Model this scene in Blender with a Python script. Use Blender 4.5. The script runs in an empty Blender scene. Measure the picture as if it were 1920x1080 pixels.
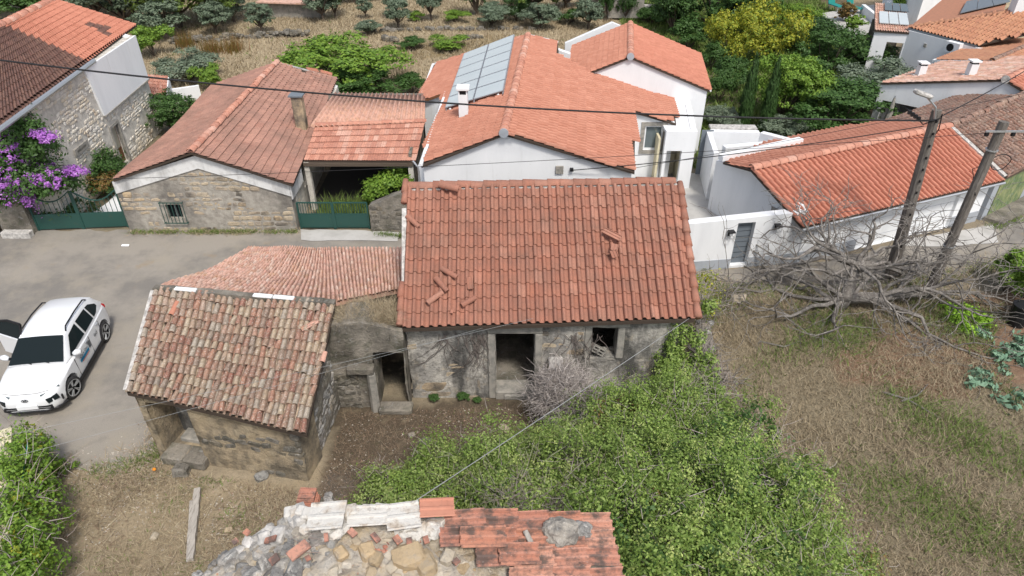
import bpy, bmesh, math, random
import numpy as np
from mathutils import Vector, Matrix, noise
R=math.radians
random.seed(7); rng=np.random.default_rng(7)
SC=bpy.context.scene; COL=SC.collection
# ---------------- camera ----------------
FPX=1290.0; PITCH=R(34.5); CH=14.0
cam=bpy.data.cameras.new('camera'); camo=bpy.data.objects.new('camera',cam); COL.objects.link(camo)
cam.sensor_width=36; cam.lens=36*FPX/1920; cam.clip_start=.1; cam.clip_end=1500
camo.location=(0,0,CH); camo.rotation_euler=(math.pi/2-PITCH,0,0)
SC.camera=camo
# ---------------- sky, sun ----------------
W=bpy.data.worlds.new('World'); SC.world=W; W.use_nodes=True
wn=W.node_tree; bg=wn.nodes['Background']
sky=wn.nodes.new('ShaderNodeTexSky'); sky.sky_type='NISHITA'; sky.sun_disc=False
SUN_EL=R(57); SUN_AZ=R(157)     # compass direction the light comes from (from +Y clockwise)
sky.sun_elevation=SUN_EL; sky.sun_rotation=SUN_AZ; sky.dust_density=3.0; sky.air_density=1.0; sky.ozone_density=1
hs=wn.nodes.new('ShaderNodeHueSaturation'); hs.inputs['Saturation'].default_value=.62
wn.links.new(sky.outputs[0],hs.inputs['Color']); wn.links.new(hs.outputs[0],bg.inputs[0]); bg.inputs[1].default_value=.13
sl=bpy.data.lights.new('sun','SUN'); sl.energy=2.1; sl.angle=R(9); sl.color=(1,.95,.87)
so=bpy.data.objects.new('sun',sl); COL.objects.link(so)
so.rotation_euler=Vector((-math.sin(SUN_AZ)*math.cos(SUN_EL),-math.cos(SUN_AZ)*math.cos(SUN_EL),-math.sin(SUN_EL))).to_track_quat('-Z','Y').to_euler()
SC.view_settings.view_transform='Standard'; SC.view_settings.look='None'; SC.view_settings.gamma=1
SC.view_settings.use_curve_mapping=False; SC.view_settings.exposure=.50
# ---------------- coordinate helpers (survey of the site) ----------------
_s,_c=math.sin(PITCH),math.cos(PITCH)
def ray(px,py):
    u=540-py; return Vector((px-960,FPX*_c+u*_s,-FPX*_s+u*_c))
def at(px,py,z=0.0):
    d=ray(px,py); k=(z-CH)/d.z; return Vector((d.x*k,d.y*k,z))
def aty(px,py,Y):
    d=ray(px,py); k=Y/d.y; return Vector((d.x*k,Y,CH+d.z*k))
def onp(px,py,P0,n):
    d=ray(px,py); O=Vector((0,0,CH)); n=Vector(n); return O+d*(n.dot(Vector(P0)-O)/n.dot(d))
CAM=Vector((0,0,CH))
# ---------------- object helpers ----------------
WM={}
def par(o,p,local=False):
    o.parent=p
    if not local: o.matrix_parent_inverse=WM.get(p.name,Matrix()).inverted()
def tag(o,label=None,cat=None,group=None,kind=None):
    if label: o['label']=label
    if cat: o['category']=cat
    if group: o['group']=group
    if kind: o['kind']=kind
    return o
def empty(name,loc,label,cat,group=None,rz=0.0):
    o=bpy.data.objects.new(name,None); COL.objects.link(o); o.location=loc; o.rotation_euler=(0,0,rz)
    WM[o.name]=Matrix.Translation(Vector(loc))@Matrix.Rotation(rz,4,'Z'); o.empty_display_size=.2
    return tag(o,label,cat,group)
def link(name,me,parent=None,local=False,M=None):
    o=bpy.data.objects.new(name,me); COL.objects.link(o)
    if parent: par(o,parent,local)
    if M is not None: o.matrix_basis=M; WM[o.name]=M if not local else M
    return o
def npmesh(name,V,F,m,smooth=False):
    V=np.asarray(V,dtype=np.float32).reshape(-1,3); F=np.asarray(F,dtype=np.int32); n,k=F.shape
    me=bpy.data.meshes.new(name); me.vertices.add(len(V)); me.vertices.foreach_set('co',V.ravel())
    me.loops.add(n*k); me.loops.foreach_set('vertex_index',F.ravel())
    me.polygons.add(n); me.polygons.foreach_set('loop_start',np.arange(0,n*k,k,dtype=np.int32))
    try: me.polygons.foreach_set('loop_total',np.full(n,k,dtype=np.int32))
    except Exception: pass
    if smooth: me.polygons.foreach_set('use_smooth',np.ones(n,dtype=bool))
    if m: me.materials.append(m)
    me.update(calc_edges=True); return me
class MB:
    def __init__(s): s.V=[]; s.F=[]
    def add(s,v,f):
        o=len(s.V); s.V+= [tuple(p) for p in v]; s.F+=[tuple(i+o for i in q) for q in f]; return s
    def box(s,c,d,M=None):
        c=Vector(c); h=[x/2 for x in d]; M=M or Matrix.Identity(3)
        v=[c+M@Vector((x*h[0],y*h[1],z*h[2])) for x in(-1,1) for y in(-1,1) for z in(-1,1)]
        return s.add(v,[(0,1,3,2),(4,6,7,5),(0,4,5,1),(2,3,7,6),(0,2,6,4),(1,5,7,3)])
    def beam(s,a,b,w,h):
        a,b=Vector(a),Vector(b); y=(b-a).normalized(); up=Vector((0,0,1)) if abs(y.z)<.95 else Vector((1,0,0))
        x=y.cross(up).normalized(); z=x.cross(y); M=Matrix((x,y,z)).transposed()
        return s.box((a+b)/2,(w,(b-a).length,h),M)
    def tube(s,pts,rad,n=6,cap=True):
        pts=[Vector(p) for p in pts]
        if not hasattr(rad,'__len__'): rad=[rad]*len(pts)
        vs=[]; pr=None
        for i,p in enumerate(pts):
            t=(pts[min(i+1,len(pts)-1)]-pts[max(i-1,0)]).normalized()
            if pr is None: pr=t.orthogonal().normalized()
            x=(pr-t*pr.dot(t))
            x=x.normalized() if x.length>1e-5 else t.orthogonal().normalized()
            pr=x; y=t.cross(x)
            for k in range(n):
                a=2*math.pi*k/n; vs.append(p+(x*math.cos(a)+y*math.sin(a))*rad[i])
        f=[(i*n+k,i*n+(k+1)%n,(i+1)*n+(k+1)%n,(i+1)*n+k) for i in range(len(pts)-1) for k in range(n)]
        if cap: f+=[tuple(reversed(range(n))),tuple(range((len(pts)-1)*n,len(pts)*n))]
        return s.add(vs,f)
    def prism(s,poly,z0,z1):
        n=len(poly); z=(lambda v:v if hasattr(v,'__len__') else [v]*n); a,b=z(z0),z(z1)
        v=[(p[0],p[1],a[i]) for i,p in enumerate(poly)]+[(p[0],p[1],b[i]) for i,p in enumerate(poly)]
        return s.add(v,[tuple(reversed(range(n))),tuple(range(n,2*n))]+[(i,(i+1)%n,n+(i+1)%n,n+i) for i in range(n)])
    def build(s,name,m,parent=None,smooth=False,local=False,bevel=0,M=None,recalc=True):
        me=bpy.data.meshes.new(name); me.from_pydata(s.V,[],s.F)
        if m: me.materials.append(m)
        if recalc or bevel:
            bm=bmesh.new(); bm.from_mesh(me)
            if bevel: bmesh.ops.bevel(bm,geom=list(bm.edges),offset=bevel,segments=1,affect='EDGES')
            bmesh.ops.recalc_face_normals(bm,faces=bm.faces); bm.to_mesh(me); bm.free()
        if smooth: me.polygons.foreach_set('use_smooth',[True]*len(me.polygons))
        me.update(); return link(name,me,parent,local,M)
# ---------------- materials ----------------
def NN(nt,t,**k):
    n=nt.nodes.new(t)
    for a,v in k.items(): setattr(n,a,v)
    return n
def mixc(nt,fac,a,b,mode='MIX'):
    n=NN(nt,'ShaderNodeMix',data_type='RGBA',blend_type=mode)
    for i,v in((0,fac),(6,a),(7,b)):
        if hasattr(v,'links'): nt.links.new(v,n.inputs[i])
        elif i==0: n.inputs[0].default_value=v
        else: n.inputs[i].default_value=(*v,1) if len(v)==3 else v
    return n.outputs[2]
def noise_n(nt,vec,scale,detail=5,rough=.6,stretch=(1,1,1)):
    mp=NN(nt,'ShaderNodeMapping'); mp.inputs['Scale'].default_value=stretch; nt.links.new(vec,mp.inputs['Vector'])
    n=NN(nt,'ShaderNodeTexNoise'); n.inputs['Scale'].default_value=scale; n.inputs['Detail'].default_value=detail; n.inputs['Roughness'].default_value=rough
    nt.links.new(mp.outputs[0],n.inputs['Vector']); return n.outputs['Fac']
def rnd(nt):
    oi=NN(nt,'ShaderNodeObjectInfo'); g=NN(nt,'ShaderNodeNewGeometry')
    a=NN(nt,'ShaderNodeMath',operation='ADD'); nt.links.new(oi.outputs['Random'],a.inputs[0]); nt.links.new(g.outputs['Random Per Island'],a.inputs[1])
    f=NN(nt,'ShaderNodeMath',operation='FRACT'); nt.links.new(a.outputs[0],f.inputs[0]); return f.outputs[0]
def mat(name,base=(.5,.5,.5),layers=(),rough=.85,bump=None,rcols=None,rval=0,spec=.25,metal=0,trans=0,attr=None,coat=0):
    """layers: (colour, scale, threshold, softness, amount, stretch)"""
    m=bpy.data.materials.new(name); m.use_nodes=True; nt=m.node_tree; b=nt.nodes['Principled BSDF']
    g=NN(nt,'ShaderNodeNewGeometry'); pos=g.outputs['Position']
    col=NN(nt,'ShaderNodeRGB'); col.outputs[0].default_value=(*base,1); c=col.outputs[0]
    if attr:
        a=NN(nt,'ShaderNodeAttribute',attribute_name=attr); c=a.outputs['Color']
    if rcols:
        cr=NN(nt,'ShaderNodeValToRGB'); cr.color_ramp.interpolation='LINEAR'; e=cr.color_ramp.elements
        n=len(rcols)
        for i,q in enumerate(rcols):
            if i<2: e[i].position=i/(n-1) if n>1 else 0; e[i].color=(*q,1)
            else: x=e.new(i/(n-1)); x.color=(*q,1)
        if n>2:
            e[0].position=0
            for i,q in enumerate(rcols):
                pass
        els=sorted(e,key=lambda x:x.position)
        # rebuild evenly
        while len(cr.color_ramp.elements)>1: cr.color_ramp.elements.remove(cr.color_ramp.elements[0])
        cr.color_ramp.elements[0].position=0; cr.color_ramp.elements[0].color=(*rcols[0],1)
        for i,q in enumerate(rcols[1:],1):
            x=cr.color_ramp.elements.new(i/(n-1)); x.color=(*q,1)
        nt.links.new(rnd(nt),cr.inputs[0]); c=cr.outputs[0]
    if rval:
        mm=NN(nt,'ShaderNodeMapRange'); nt.links.new(rnd(nt),mm.inputs[0]); mm.inputs[3].default_value=1-rval; mm.inputs[4].default_value=1+rval
        vm=NN(nt,'ShaderNodeVectorMath',operation='SCALE'); nt.links.new(c,vm.inputs[0]); nt.links.new(mm.outputs[0],vm.inputs['Scale']); c=vm.outputs[0]
    for L in layers:
        L=tuple(L)+(0,0,1,.15,1,(1,1,1))[len(L):] if len(L)<6 else L
        lc,sc,th,sf,am,st=L
        nf=noise_n(nt,pos,sc,6,.65,st)
        mr=NN(nt,'ShaderNodeMapRange'); nt.links.new(nf,mr.inputs[0]); mr.inputs[1].default_value=th-sf; mr.inputs[2].default_value=th+sf; mr.inputs[3].default_value=0; mr.inputs[4].default_value=am
        c=mixc(nt,mr.outputs[0],c,lc)
    nt.links.new(c,b.inputs['Base Color'])
    b.inputs['Roughness'].default_value=rough; b.inputs['Specular IOR Level'].default_value=spec; b.inputs['Metallic'].default_value=metal
    if coat: b.inputs['Coat Weight'].default_value=coat
    if bump:
        nf=noise_n(nt,pos,bump[0],6,.7); bp=NN(nt,'ShaderNodeBump'); bp.inputs['Strength'].default_value=bump[1]; bp.inputs['Distance'].default_value=bump[2]
        nt.links.new(nf,bp.inputs['Height']); nt.links.new(bp.outputs[0],b.inputs['Normal'])
    if trans:
        t=NN(nt,'ShaderNodeBsdfTranslucent'); nt.links.new(c,t.inputs[0]); ms=NN(nt,'ShaderNodeMixShader'); ms.inputs[0].default_value=trans
        nt.links.new(b.outputs[0],ms.inputs[1]); nt.links.new(t.outputs[0],ms.inputs[2]); nt.links.new(ms.outputs[0],nt.nodes['Material Output'].inputs[0])
    return m
T1=(1,1,1); TV=(1,1,.25)
M={}
M['tile_a']=mat('tile_red',rcols=[(.32,.135,.092),(.38,.17,.118),(.35,.15,.10),(.43,.21,.15)],layers=[((.15,.10,.08),1.6,.54,.2,.6,T1),((.09,.07,.06),22,.62,.12,.45,T1),((.5,.42,.34),30,.69,.05,.5,T1)],bump=(40,.25,.01))
M['tile_f']=mat('tile_orange',rcols=[(.45,.20,.135),(.49,.23,.16),(.46,.21,.145),(.52,.25,.175)],layers=[((.30,.11,.07),3,.58,.18,.5,T1),((.16,.09,.06),14,.66,.1,.4,T1)],bump=(40,.15,.01))
M['tile_h']=mat('tile_salmon',rcols=[(.44,.185,.125),(.52,.225,.155),(.47,.195,.135)],layers=[((.33,.11,.065),4,.58,.16,.4,T1)],bump=(40,.15,.01))
M['tile_old']=mat('tile_old_lichen',rcols=[(.28,.14,.10),(.36,.27,.19),(.41,.33,.24),(.28,.13,.095),(.32,.23,.17),(.37,.19,.13),(.37,.32,.26),(.25,.17,.13)],layers=[((.10,.08,.065),9,.58,.14,.6,T1),((.60,.55,.48),26,.60,.07,.75,T1),((.26,.20,.08),12,.66,.06,.5,T1)],bump=(50,.6,.015))
M['tile_c']=mat('tile_pink_old',rcols=[(.56,.32,.25),(.62,.40,.32),(.50,.29,.22),(.64,.48,.40)],layers=[((.14,.09,.07),5,.58,.12,.6,T1),((.62,.56,.5),20,.64,.05,.7,T1),((.45,.25,.08),3,.62,.1,.4,T1)],bump=(50,.5,.015))
M['tile_d']=mat('tile_brown',rcols=[(.36,.185,.14),(.42,.23,.175),(.38,.205,.16),(.46,.25,.19)],layers=[((.15,.10,.08),.9,.54,.2,.65,T1),((.13,.10,.08),16,.58,.12,.5,T1)],bump=(40,.3,.01))
M['tile_e']=mat('tile_worn_pink',rcols=[(.48,.22,.155),(.56,.29,.21),(.42,.19,.135),(.60,.37,.29)],layers=[((.18,.1,.08),10,.6,.1,.55,T1)],bump=(40,.3,.01))
M['tile_l']=mat('tile_dark_aged',rcols=[(.15,.075,.06),(.19,.10,.08),(.22,.12,.09)],layers=[((.07,.05,.045),5,.5,.2,.7,T1),((.3,.22,.18),14,.64,.08,.5,T1)],bump=(40,.3,.01))
M['tile_i']=mat('tile_mossy',rcols=[(.27,.13,.09),(.32,.2,.15),(.24,.14,.11),(.36,.24,.18)],layers=[((.08,.06,.05),5,.52,.15,.7,T1),((.45,.42,.38),18,.6,.07,.6,T1)],bump=(50,.5,.015))
M['tile_k']=mat('tile_tan',rcols=[(.42,.20,.12),(.48,.25,.15),(.40,.19,.12)],layers=[((.2,.12,.09),6,.6,.12,.5,T1)])
M['tile_m']=mat('tile_ruin',rcols=[(.46,.215,.145),(.40,.18,.13),(.54,.29,.21)],layers=[((.08,.075,.07),5.5,.53,.08,.85,T1),((.12,.10,.09),30,.6,.08,.5,T1),((.55,.53,.5),40,.68,.04,.7,T1)],bump=(60,.5,.01))
M['under']=mat('roof_underside',(.06,.045,.035),rough=.95)
M['mortar']=mat('mortar_white',(.6,.58,.55),[((.2,.19,.18),7,.5,.15,.8,T1)],bump=(25,.6,.03))
M['white']=mat('white_render',(.76,.775,.79),[((.60,.62,.64),1.2,.6,.2,.6,TV),((.42,.42,.40),2.2,.68,.08,.4,(1,1,.12)),((.5,.47,.42),6,.7,.08,.35,T1)],bump=(60,.08,.005))
M['whiteD']=mat('stained_white_render',(.70,.70,.69),[((.22,.22,.22),1.0,.56,.1,.8,(1,1,.3)),((.4,.38,.35),5,.6,.12,.5,T1)],bump=(30,.2,.01))
M['greyband']=mat('grey_plinth_paint',(.36,.385,.42),[((.28,.3,.32),3,.6,.1,.5,T1)])
M['plaster']=mat('old_grey_plaster',(.56,.53,.475),[((.26,.25,.235),1.1,.50,.1,.8,(1,1,.55)),((.06,.06,.058),.9,.55,.08,.9,(1.2,1,.4)),((.50,.43,.33),1.7,.62,.06,.7,T1),((.09,.085,.075),7,.58,.1,.6,T1)],bump=(14,.9,.05))
M['plasterB']=mat('old_ochre_plaster',(.44,.355,.24),[((.16,.14,.11),1.4,.5,.1,.8,(1,1,.6)),((.44,.37,.26),2.4,.6,.07,.7,T1),((.07,.065,.055),3,.57,.1,.7,T1)],bump=(14,1,.06))
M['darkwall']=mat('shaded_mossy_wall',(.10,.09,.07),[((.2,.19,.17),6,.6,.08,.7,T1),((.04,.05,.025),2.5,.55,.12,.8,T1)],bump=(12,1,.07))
M['earthwall']=mat('dirty_wall_plaster',(.31,.28,.235),[((.10,.09,.075),1.5,.5,.12,.85,T1),((.4,.39,.37),6,.63,.06,.7,T1),((.06,.07,.04),2.5,.6,.1,.6,T1)],bump=(12,1,.07))
M['stoneL']=mat('limestone_block',rcols=[(.64,.59,.50),(.70,.66,.58),(.60,.53,.43),(.66,.58,.45),(.72,.70,.64),(.56,.52,.47)],layers=[((.46,.27,.12),1.6,.64,.06,.6,T1),((.2,.19,.18),8,.62,.08,.6,T1)],bump=(20,.9,.03))
M['stoneD']=mat('tawny_block',rcols=[(.42,.34,.24),(.48,.40,.29),(.36,.31,.25),(.50,.38,.24),(.40,.36,.31)],layers=[((.06,.06,.06),.7,.57,.07,.85,T1),((.17,.15,.13),9,.6,.1,.6,T1)],bump=(20,.9,.03))
M['stoneR']=mat('rubble_stone',rcols=[(.27,.265,.25),(.38,.37,.35),(.20,.195,.19),(.34,.29,.22),(.44,.42,.39),(.25,.23,.21)],layers=[((.08,.08,.08),6,.55,.1,.7,T1),((.68,.66,.62),10,.62,.06,.7,T1),((.45,.3,.15),5,.68,.06,.6,T1)],bump=(22,1,.04))
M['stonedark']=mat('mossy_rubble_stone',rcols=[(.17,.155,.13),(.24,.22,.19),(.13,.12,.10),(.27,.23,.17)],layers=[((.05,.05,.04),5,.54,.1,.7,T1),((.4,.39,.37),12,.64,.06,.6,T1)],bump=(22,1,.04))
M['mortarL']=mat('lime_mortar',(.62,.59,.53),[((.27,.25,.22),3,.55,.15,.7,T1)],bump=(25,.8,.03))
M['mortarD']=mat('grey_mortar',(.42,.39,.34),[((.08,.075,.07),.8,.58,.1,.8,T1),((.17,.15,.13),4,.55,.15,.7,T1)],bump=(25,.8,.03))
M['frame']=mat('stone_frame',(.33,.31,.275),[((.15,.15,.14),4,.54,.12,.8,T1)],bump=(25,.5,.02))
M['concrete']=mat('pale_concrete',(.46,.45,.43),[((.33,.32,.30),1.2,.55,.12,.7,T1),((.25,.24,.22),9,.66,.08,.4,T1)],bump=(30,.2,.01))
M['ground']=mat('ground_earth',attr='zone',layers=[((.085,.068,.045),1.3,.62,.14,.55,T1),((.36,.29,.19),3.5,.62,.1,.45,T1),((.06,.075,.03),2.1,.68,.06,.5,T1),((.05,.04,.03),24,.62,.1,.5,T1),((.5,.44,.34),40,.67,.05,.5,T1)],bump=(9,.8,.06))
M['asphalt']=mat('worn_asphalt',(.285,.26,.225),[((.165,.155,.142),.32,.52,.08,.8,T1),((.31,.275,.22),.5,.6,.09,.75,T1),((.14,.13,.12),1.1,.66,.08,.5,T1),((.13,.125,.12),45,.6,.08,.55,T1),((.5,.47,.42),60,.66,.05,.5,T1),((.27,.21,.14),.9,.66,.05,.6,T1)],bump=(50,.4,.01))
M['wood']=mat('weathered_wood',(.40,.37,.33),[((.17,.15,.13),6,.55,.1,.7,(6,.6,6))],bump=(30,.5,.01))
M['pole']=mat('pole_wood',(.13,.115,.10),[((.24,.22,.2),7,.56,.1,.7,(3,3,.3)),((.06,.05,.05),10,.6,.1,.7,(3,3,.3))],bump=(30,.7,.02))
M['bark']=mat('grey_dead_bark',(.24,.22,.20),[((.08,.07,.06),5,.52,.14,.85,T1),((.5,.48,.45),14,.62,.08,.6,T1)],bump=(25,.9,.02))
M['trunk']=mat('brown_bark',(.11,.085,.065),bump=(20,.8,.03))
M['twig']=mat('dead_twigs',rcols=[(.36,.32,.29),(.44,.39,.36),(.27,.23,.21),(.30,.23,.19)])
M['green']=mat('dark_green_metal',(.018,.07,.058),[((.07,.07,.05),5,.66,.08,.5,T1)],rough=.5,spec=.5)
M['grey_door']=mat('grey_metal_door',(.15,.175,.20),rough=.5,spec=.5)
M['metal']=mat('galvanised_metal',(.5,.52,.54),rough=.4,metal=.7)
M['black']=mat('black_plastic',(.015,.015,.017),rough=.5)
M['rubber']=mat('rubber',(.03,.03,.032),[((.09,.085,.08),8,.6,.1,.6,T1)],rough=.9)
M['glass']=mat('dark_glass',(.012,.018,.02),rough=.09,spec=.12)
M['winglass']=mat('window_glass',(.10,.13,.14),rough=.03,spec=.9)
M['panel']=mat('solar_glass',(.50,.545,.555),rough=.25,spec=.8,layers=[((.40,.45,.46),.6,.5,.2,.6,T1)])
M['paint']=mat('white_car_paint',(.74,.76,.78),rough=.22,spec=.6,coat=.8)
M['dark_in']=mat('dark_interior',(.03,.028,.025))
M['brown_door']=mat('brown_wood_door',(.17,.075,.035),[((.1,.05,.03),6,.55,.1,.6,(4,4,.4))])
M['curtain']=mat('striped_door_panel',(.30,.28,.22))
M['litter']=mat('brown_litter',rcols=[(.17,.12,.08),(.22,.16,.11),(.12,.085,.06),(.28,.22,.16)])
M['twigdark']=mat('dark_dead_stems',(.13,.11,.10))
M['wire']=mat('black_cable',(.02,.02,.022),rough=.6)
M['wireg']=mat('grey_cable',(.30,.31,.31),rough=.5)
M['cream']=mat('cream_render',(.66,.60,.42),[((.4,.36,.27),3,.6,.12,.6,T1)])
M['mural']=mat('weathered_green_panel',(.14,.20,.09),[((.32,.33,.16),2.4,.52,.1,.8,T1),((.05,.08,.05),4,.58,.1,.8,(3,3,1)),((.25,.30,.32),5,.64,.07,.6,T1)])
M['soil']=mat('garden_soil',(.20,.12,.075),[((.11,.07,.045),4,.52,.12,.7,T1),((.33,.24,.17),18,.64,.07,.6,T1)],bump=(12,1,.05))
def leafm(n,cols,tr=.25,rough=.55): return mat(n,rcols=cols,trans=tr,rough=rough,spec=.35)
M['ivy']=leafm('ivy_leaf',[(.115,.19,.035),(.175,.27,.05),(.26,.36,.08),(.14,.225,.04),(.33,.43,.12),(.075,.14,.026)])
M['bright']=leafm('bright_leaf',[(.10,.19,.025),(.16,.28,.035),(.23,.35,.05),(.12,.23,.03)])
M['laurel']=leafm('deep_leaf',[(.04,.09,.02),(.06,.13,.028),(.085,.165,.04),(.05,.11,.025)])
M['darkleaf']=leafm('dark_leaf',[(.035,.08,.02),(.05,.105,.026),(.065,.13,.032)])
M['olive']=leafm('olive_leaf',[(.11,.155,.095),(.15,.20,.13),(.20,.25,.17),(.125,.175,.105)])
M['yellow']=leafm('yellow_leaf',[(.33,.34,.03),(.42,.40,.04),(.24,.30,.03),(.15,.22,.03)])
M['walnut']=leafm('walnut_leaf',[(.10,.155,.025),(.14,.20,.035),(.08,.125,.02),(.17,.22,.04)])
M['cypress']=leafm('cypress_leaf',[(.035,.08,.018),(.05,.105,.025),(.028,.06,.014)],.1)
M['silver']=leafm('silver_leaf',[(.17,.22,.15),(.23,.28,.20),(.12,.17,.10)])
M['fuchsia']=leafm('purple_bract',[(.42,.14,.56),(.52,.22,.64),(.36,.10,.5),(.6,.34,.7)])
M['redleaf']=leafm('rust_leaf',[(.22,.10,.04),(.14,.14,.03),(.3,.16,.06)])
M['cabbage']=leafm('cabbage_leaf',[(.14,.25,.16),(.20,.32,.21)],.1)
M['lettuce']=leafm('lettuce_leaf',[(.22,.42,.03),(.3,.5,.05)],.2)
M['straw']=leafm('straw_blade',[(.42,.35,.23),(.36,.29,.19),(.29,.23,.15),(.50,.43,.30),(.24,.18,.12)],.1,.9)
M['strawbrown']=leafm('brown_blade',[(.29,.235,.15),(.36,.30,.20),(.22,.17,.11),(.42,.36,.25)],.1,.9)
M['weed']=leafm('weed_blade',[(.12,.19,.04),(.18,.25,.06),(.10,.15,.035)],.2,.8)

# ---------------- walls ----------------
def wall(name,p0,p1,th,prof,m,parent=None,holes=(),z0=0.0,rough=0,cell=.22,holesR=None):
    """vertical wall from p0 to p1 (xy); the outer face is on p0-p1, body goes to the left-hand normal by th (away if p0->p1 is left-to-right seen from outside). prof: [(s,z)]; holes (s0,s1,z0,z1)"""
    p0=Vector((p0[0],p0[1],0)); p1=Vector((p1[0],p1[1],0)); L=(p1-p0).length; d=(p1-p0)/L; n=Vector((-d.y,d.x,0))
    if not hasattr(prof,'__len__'): prof=[(0,prof),(L,prof)]
    top=lambda s: float(np.interp(s,[q[0] for q in prof],[q[1] for q in prof]))
    ss={0,L}|{q[0] for q in prof if 0<q[0]<L}|{h[0] for h in holes}|{h[1] for h in holes}
    if rough:
        k=max(2,int(L/cell)); ss|={L*i/k for i in range(k)}
    ss=sorted(ss); ss=[s for i,s in enumerate(ss) if i==0 or s-ss[i-1]>1e-3]
    mb=MB(); P=lambda s,z,o=0: p0+d*s+n*o+Vector((0,0,z))
    for a,b in zip(ss[:-1],ss[1:]):
        mid=(a+b)/2; ints=[(z0,None)]
        hs_=sorted([h for h in holes if h[0]<mid<h[1]],key=lambda h:h[2])
        cur=z0; segs=[]
        for h in hs_:
            if h[2]>cur+1e-4: segs.append((cur,cur,h[2],h[2]))
            cur=h[3]
        segs.append((cur,cur,top(a),top(b)))
        for za,zb,ta,tb in segs:
            nz=1
            if rough: nz=max(1,int((ta-za)/cell))
            for k in range(nz):
                f0,f1=k/nz,(k+1)/nz
                A0,B0=za+(ta-za)*f0,zb+(tb-zb)*f0; A1,B1=za+(ta-za)*f1,zb+(tb-zb)*f1
                mb.add([P(a,A0),P(b,B0),P(b,B1),P(a,A1)],[(0,1,2,3)])
                mb.add([P(a,A0,th),P(b,B0,th),P(b,B1,th),P(a,A1,th)],[(3,2,1,0)])
                for s,lo,hi,nb in((a,A0,A1,mid-(b-a)),(b,B0,B1,mid+(b-a))):
                    pass
            mb.add([P(a,ta),P(b,tb),P(b,tb,th),P(a,ta,th)],[(0,1,2,3)])
            mb.add([P(a,za),P(b,zb),P(b,zb,th),P(a,za,th)],[(3,2,1,0)])
    for s,z1_,sg in((0,top(0),1),(L,top(L),-1)):
        mb.add([P(s,z0),P(s,z1_),P(s,z1_,th),P(s,z0,th)],[(0,1,2,3)])
    for h in holes:
        for s in(h[0],h[1]):
            if 1e-3<s<L-1e-3: mb.add([P(s,h[2]),P(s,h[3]),P(s,h[3],th),P(s,h[2],th)],[(0,1,2,3)])
    me=bpy.data.meshes.new(name); me.from_pydata([tuple(v) for v in mb.V],[],mb.F); me.materials.append(m)
    bm=bmesh.new(); bm.from_mesh(me); bmesh.ops.remove_doubles(bm,verts=bm.verts,dist=.002)
    if rough:
        for v in bm.verts:
            if v.co.z>z0+.01: v.co+=noise.noise_vector(v.co*1.7)*rough+noise.noise_vector(v.co*5)*rough*.5
    bmesh.ops.recalc_face_normals(bm,faces=bm.faces); bm.to_mesh(me); bm.free()
    return link(name,me,parent)
# ---------------- stones ----------------
def stone_proto(seed,m,flat=False):
    r=random.Random(seed); b=bmesh.new(); bmesh.ops.create_cube(b,size=1)
    bmesh.ops.bevel(b,geom=list(b.edges),offset=.2,segments=1,affect='EDGES')
    for v in b.verts: v.co+=Vector((r.uniform(-.09,.09),r.uniform(-.09,.09),r.uniform(-.09,.09)))
    me=bpy.data.meshes.new('stone'); b.to_mesh(me); b.free(); me.materials.append(m); return me
SP={}
def protos(m):
    if m.name not in SP: SP[m.name]=[stone_proto(i,m) for i in range(6)]
    return SP[m.name]
def scatter_pieces(name,items,parent,nmax=300,joined=None,mats=None):
    """items: (mesh, Matrix4). Nearest nmax are objects, the rest one joined stuff part"""
    items=sorted(items,key=lambda q:-(q[1].to_scale().x*q[1].to_scale().z/((q[1].translation-CAM).length_squared)))
    for me,Mx in items[:nmax]:
        o=bpy.data.objects.new(name,me); COL.objects.link(o)
        o.parent=parent; o.matrix_parent_inverse=WM.get(parent.name,Matrix()).inverted(); o.matrix_basis=Mx
    rest=items[nmax:]
    if rest:
        cache={}; VV=[]; FF=[]; off=0; FT=[]
        for me,Mx in rest:
            if me.name not in cache:
                co=np.zeros(len(me.vertices)*3,dtype=np.float32); me.vertices.foreach_get('co',co)
                q=[];t=[]
                for p in me.polygons:
                    vs=list(p.vertices)
                    if len(vs)==4: q.append(vs)
                    else:
                        for k in range(1,len(vs)-1): t.append([vs[0],vs[k],vs[k+1]])
                cache[me.name]=(co.reshape(-1,3),np.array(q,dtype=np.int32).reshape(-1,4),np.array(t,dtype=np.int32).reshape(-1,3))
            co,q,t=cache[me.name]; A=np.array(Mx); VV.append(co@A[:3,:3].T+A[:3,3]); FF.append(q+off); FT.append(t+off); off+=len(co)
        V=np.concatenate(VV); Q=np.concatenate(FF); T=np.concatenate(FT)
        F=np.concatenate([np.stack([Q[:,0],Q[:,1],Q[:,2]],1),np.stack([Q[:,0],Q[:,2],Q[:,3]],1),T]) if len(Q) else T
        o=link(name+'_field',npmesh(name+'_field',V,F,rest[0][0].materials[0],smooth=bool(rest[0][0].polygons[0].use_smooth)),parent); o['kind']='stuff'
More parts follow.
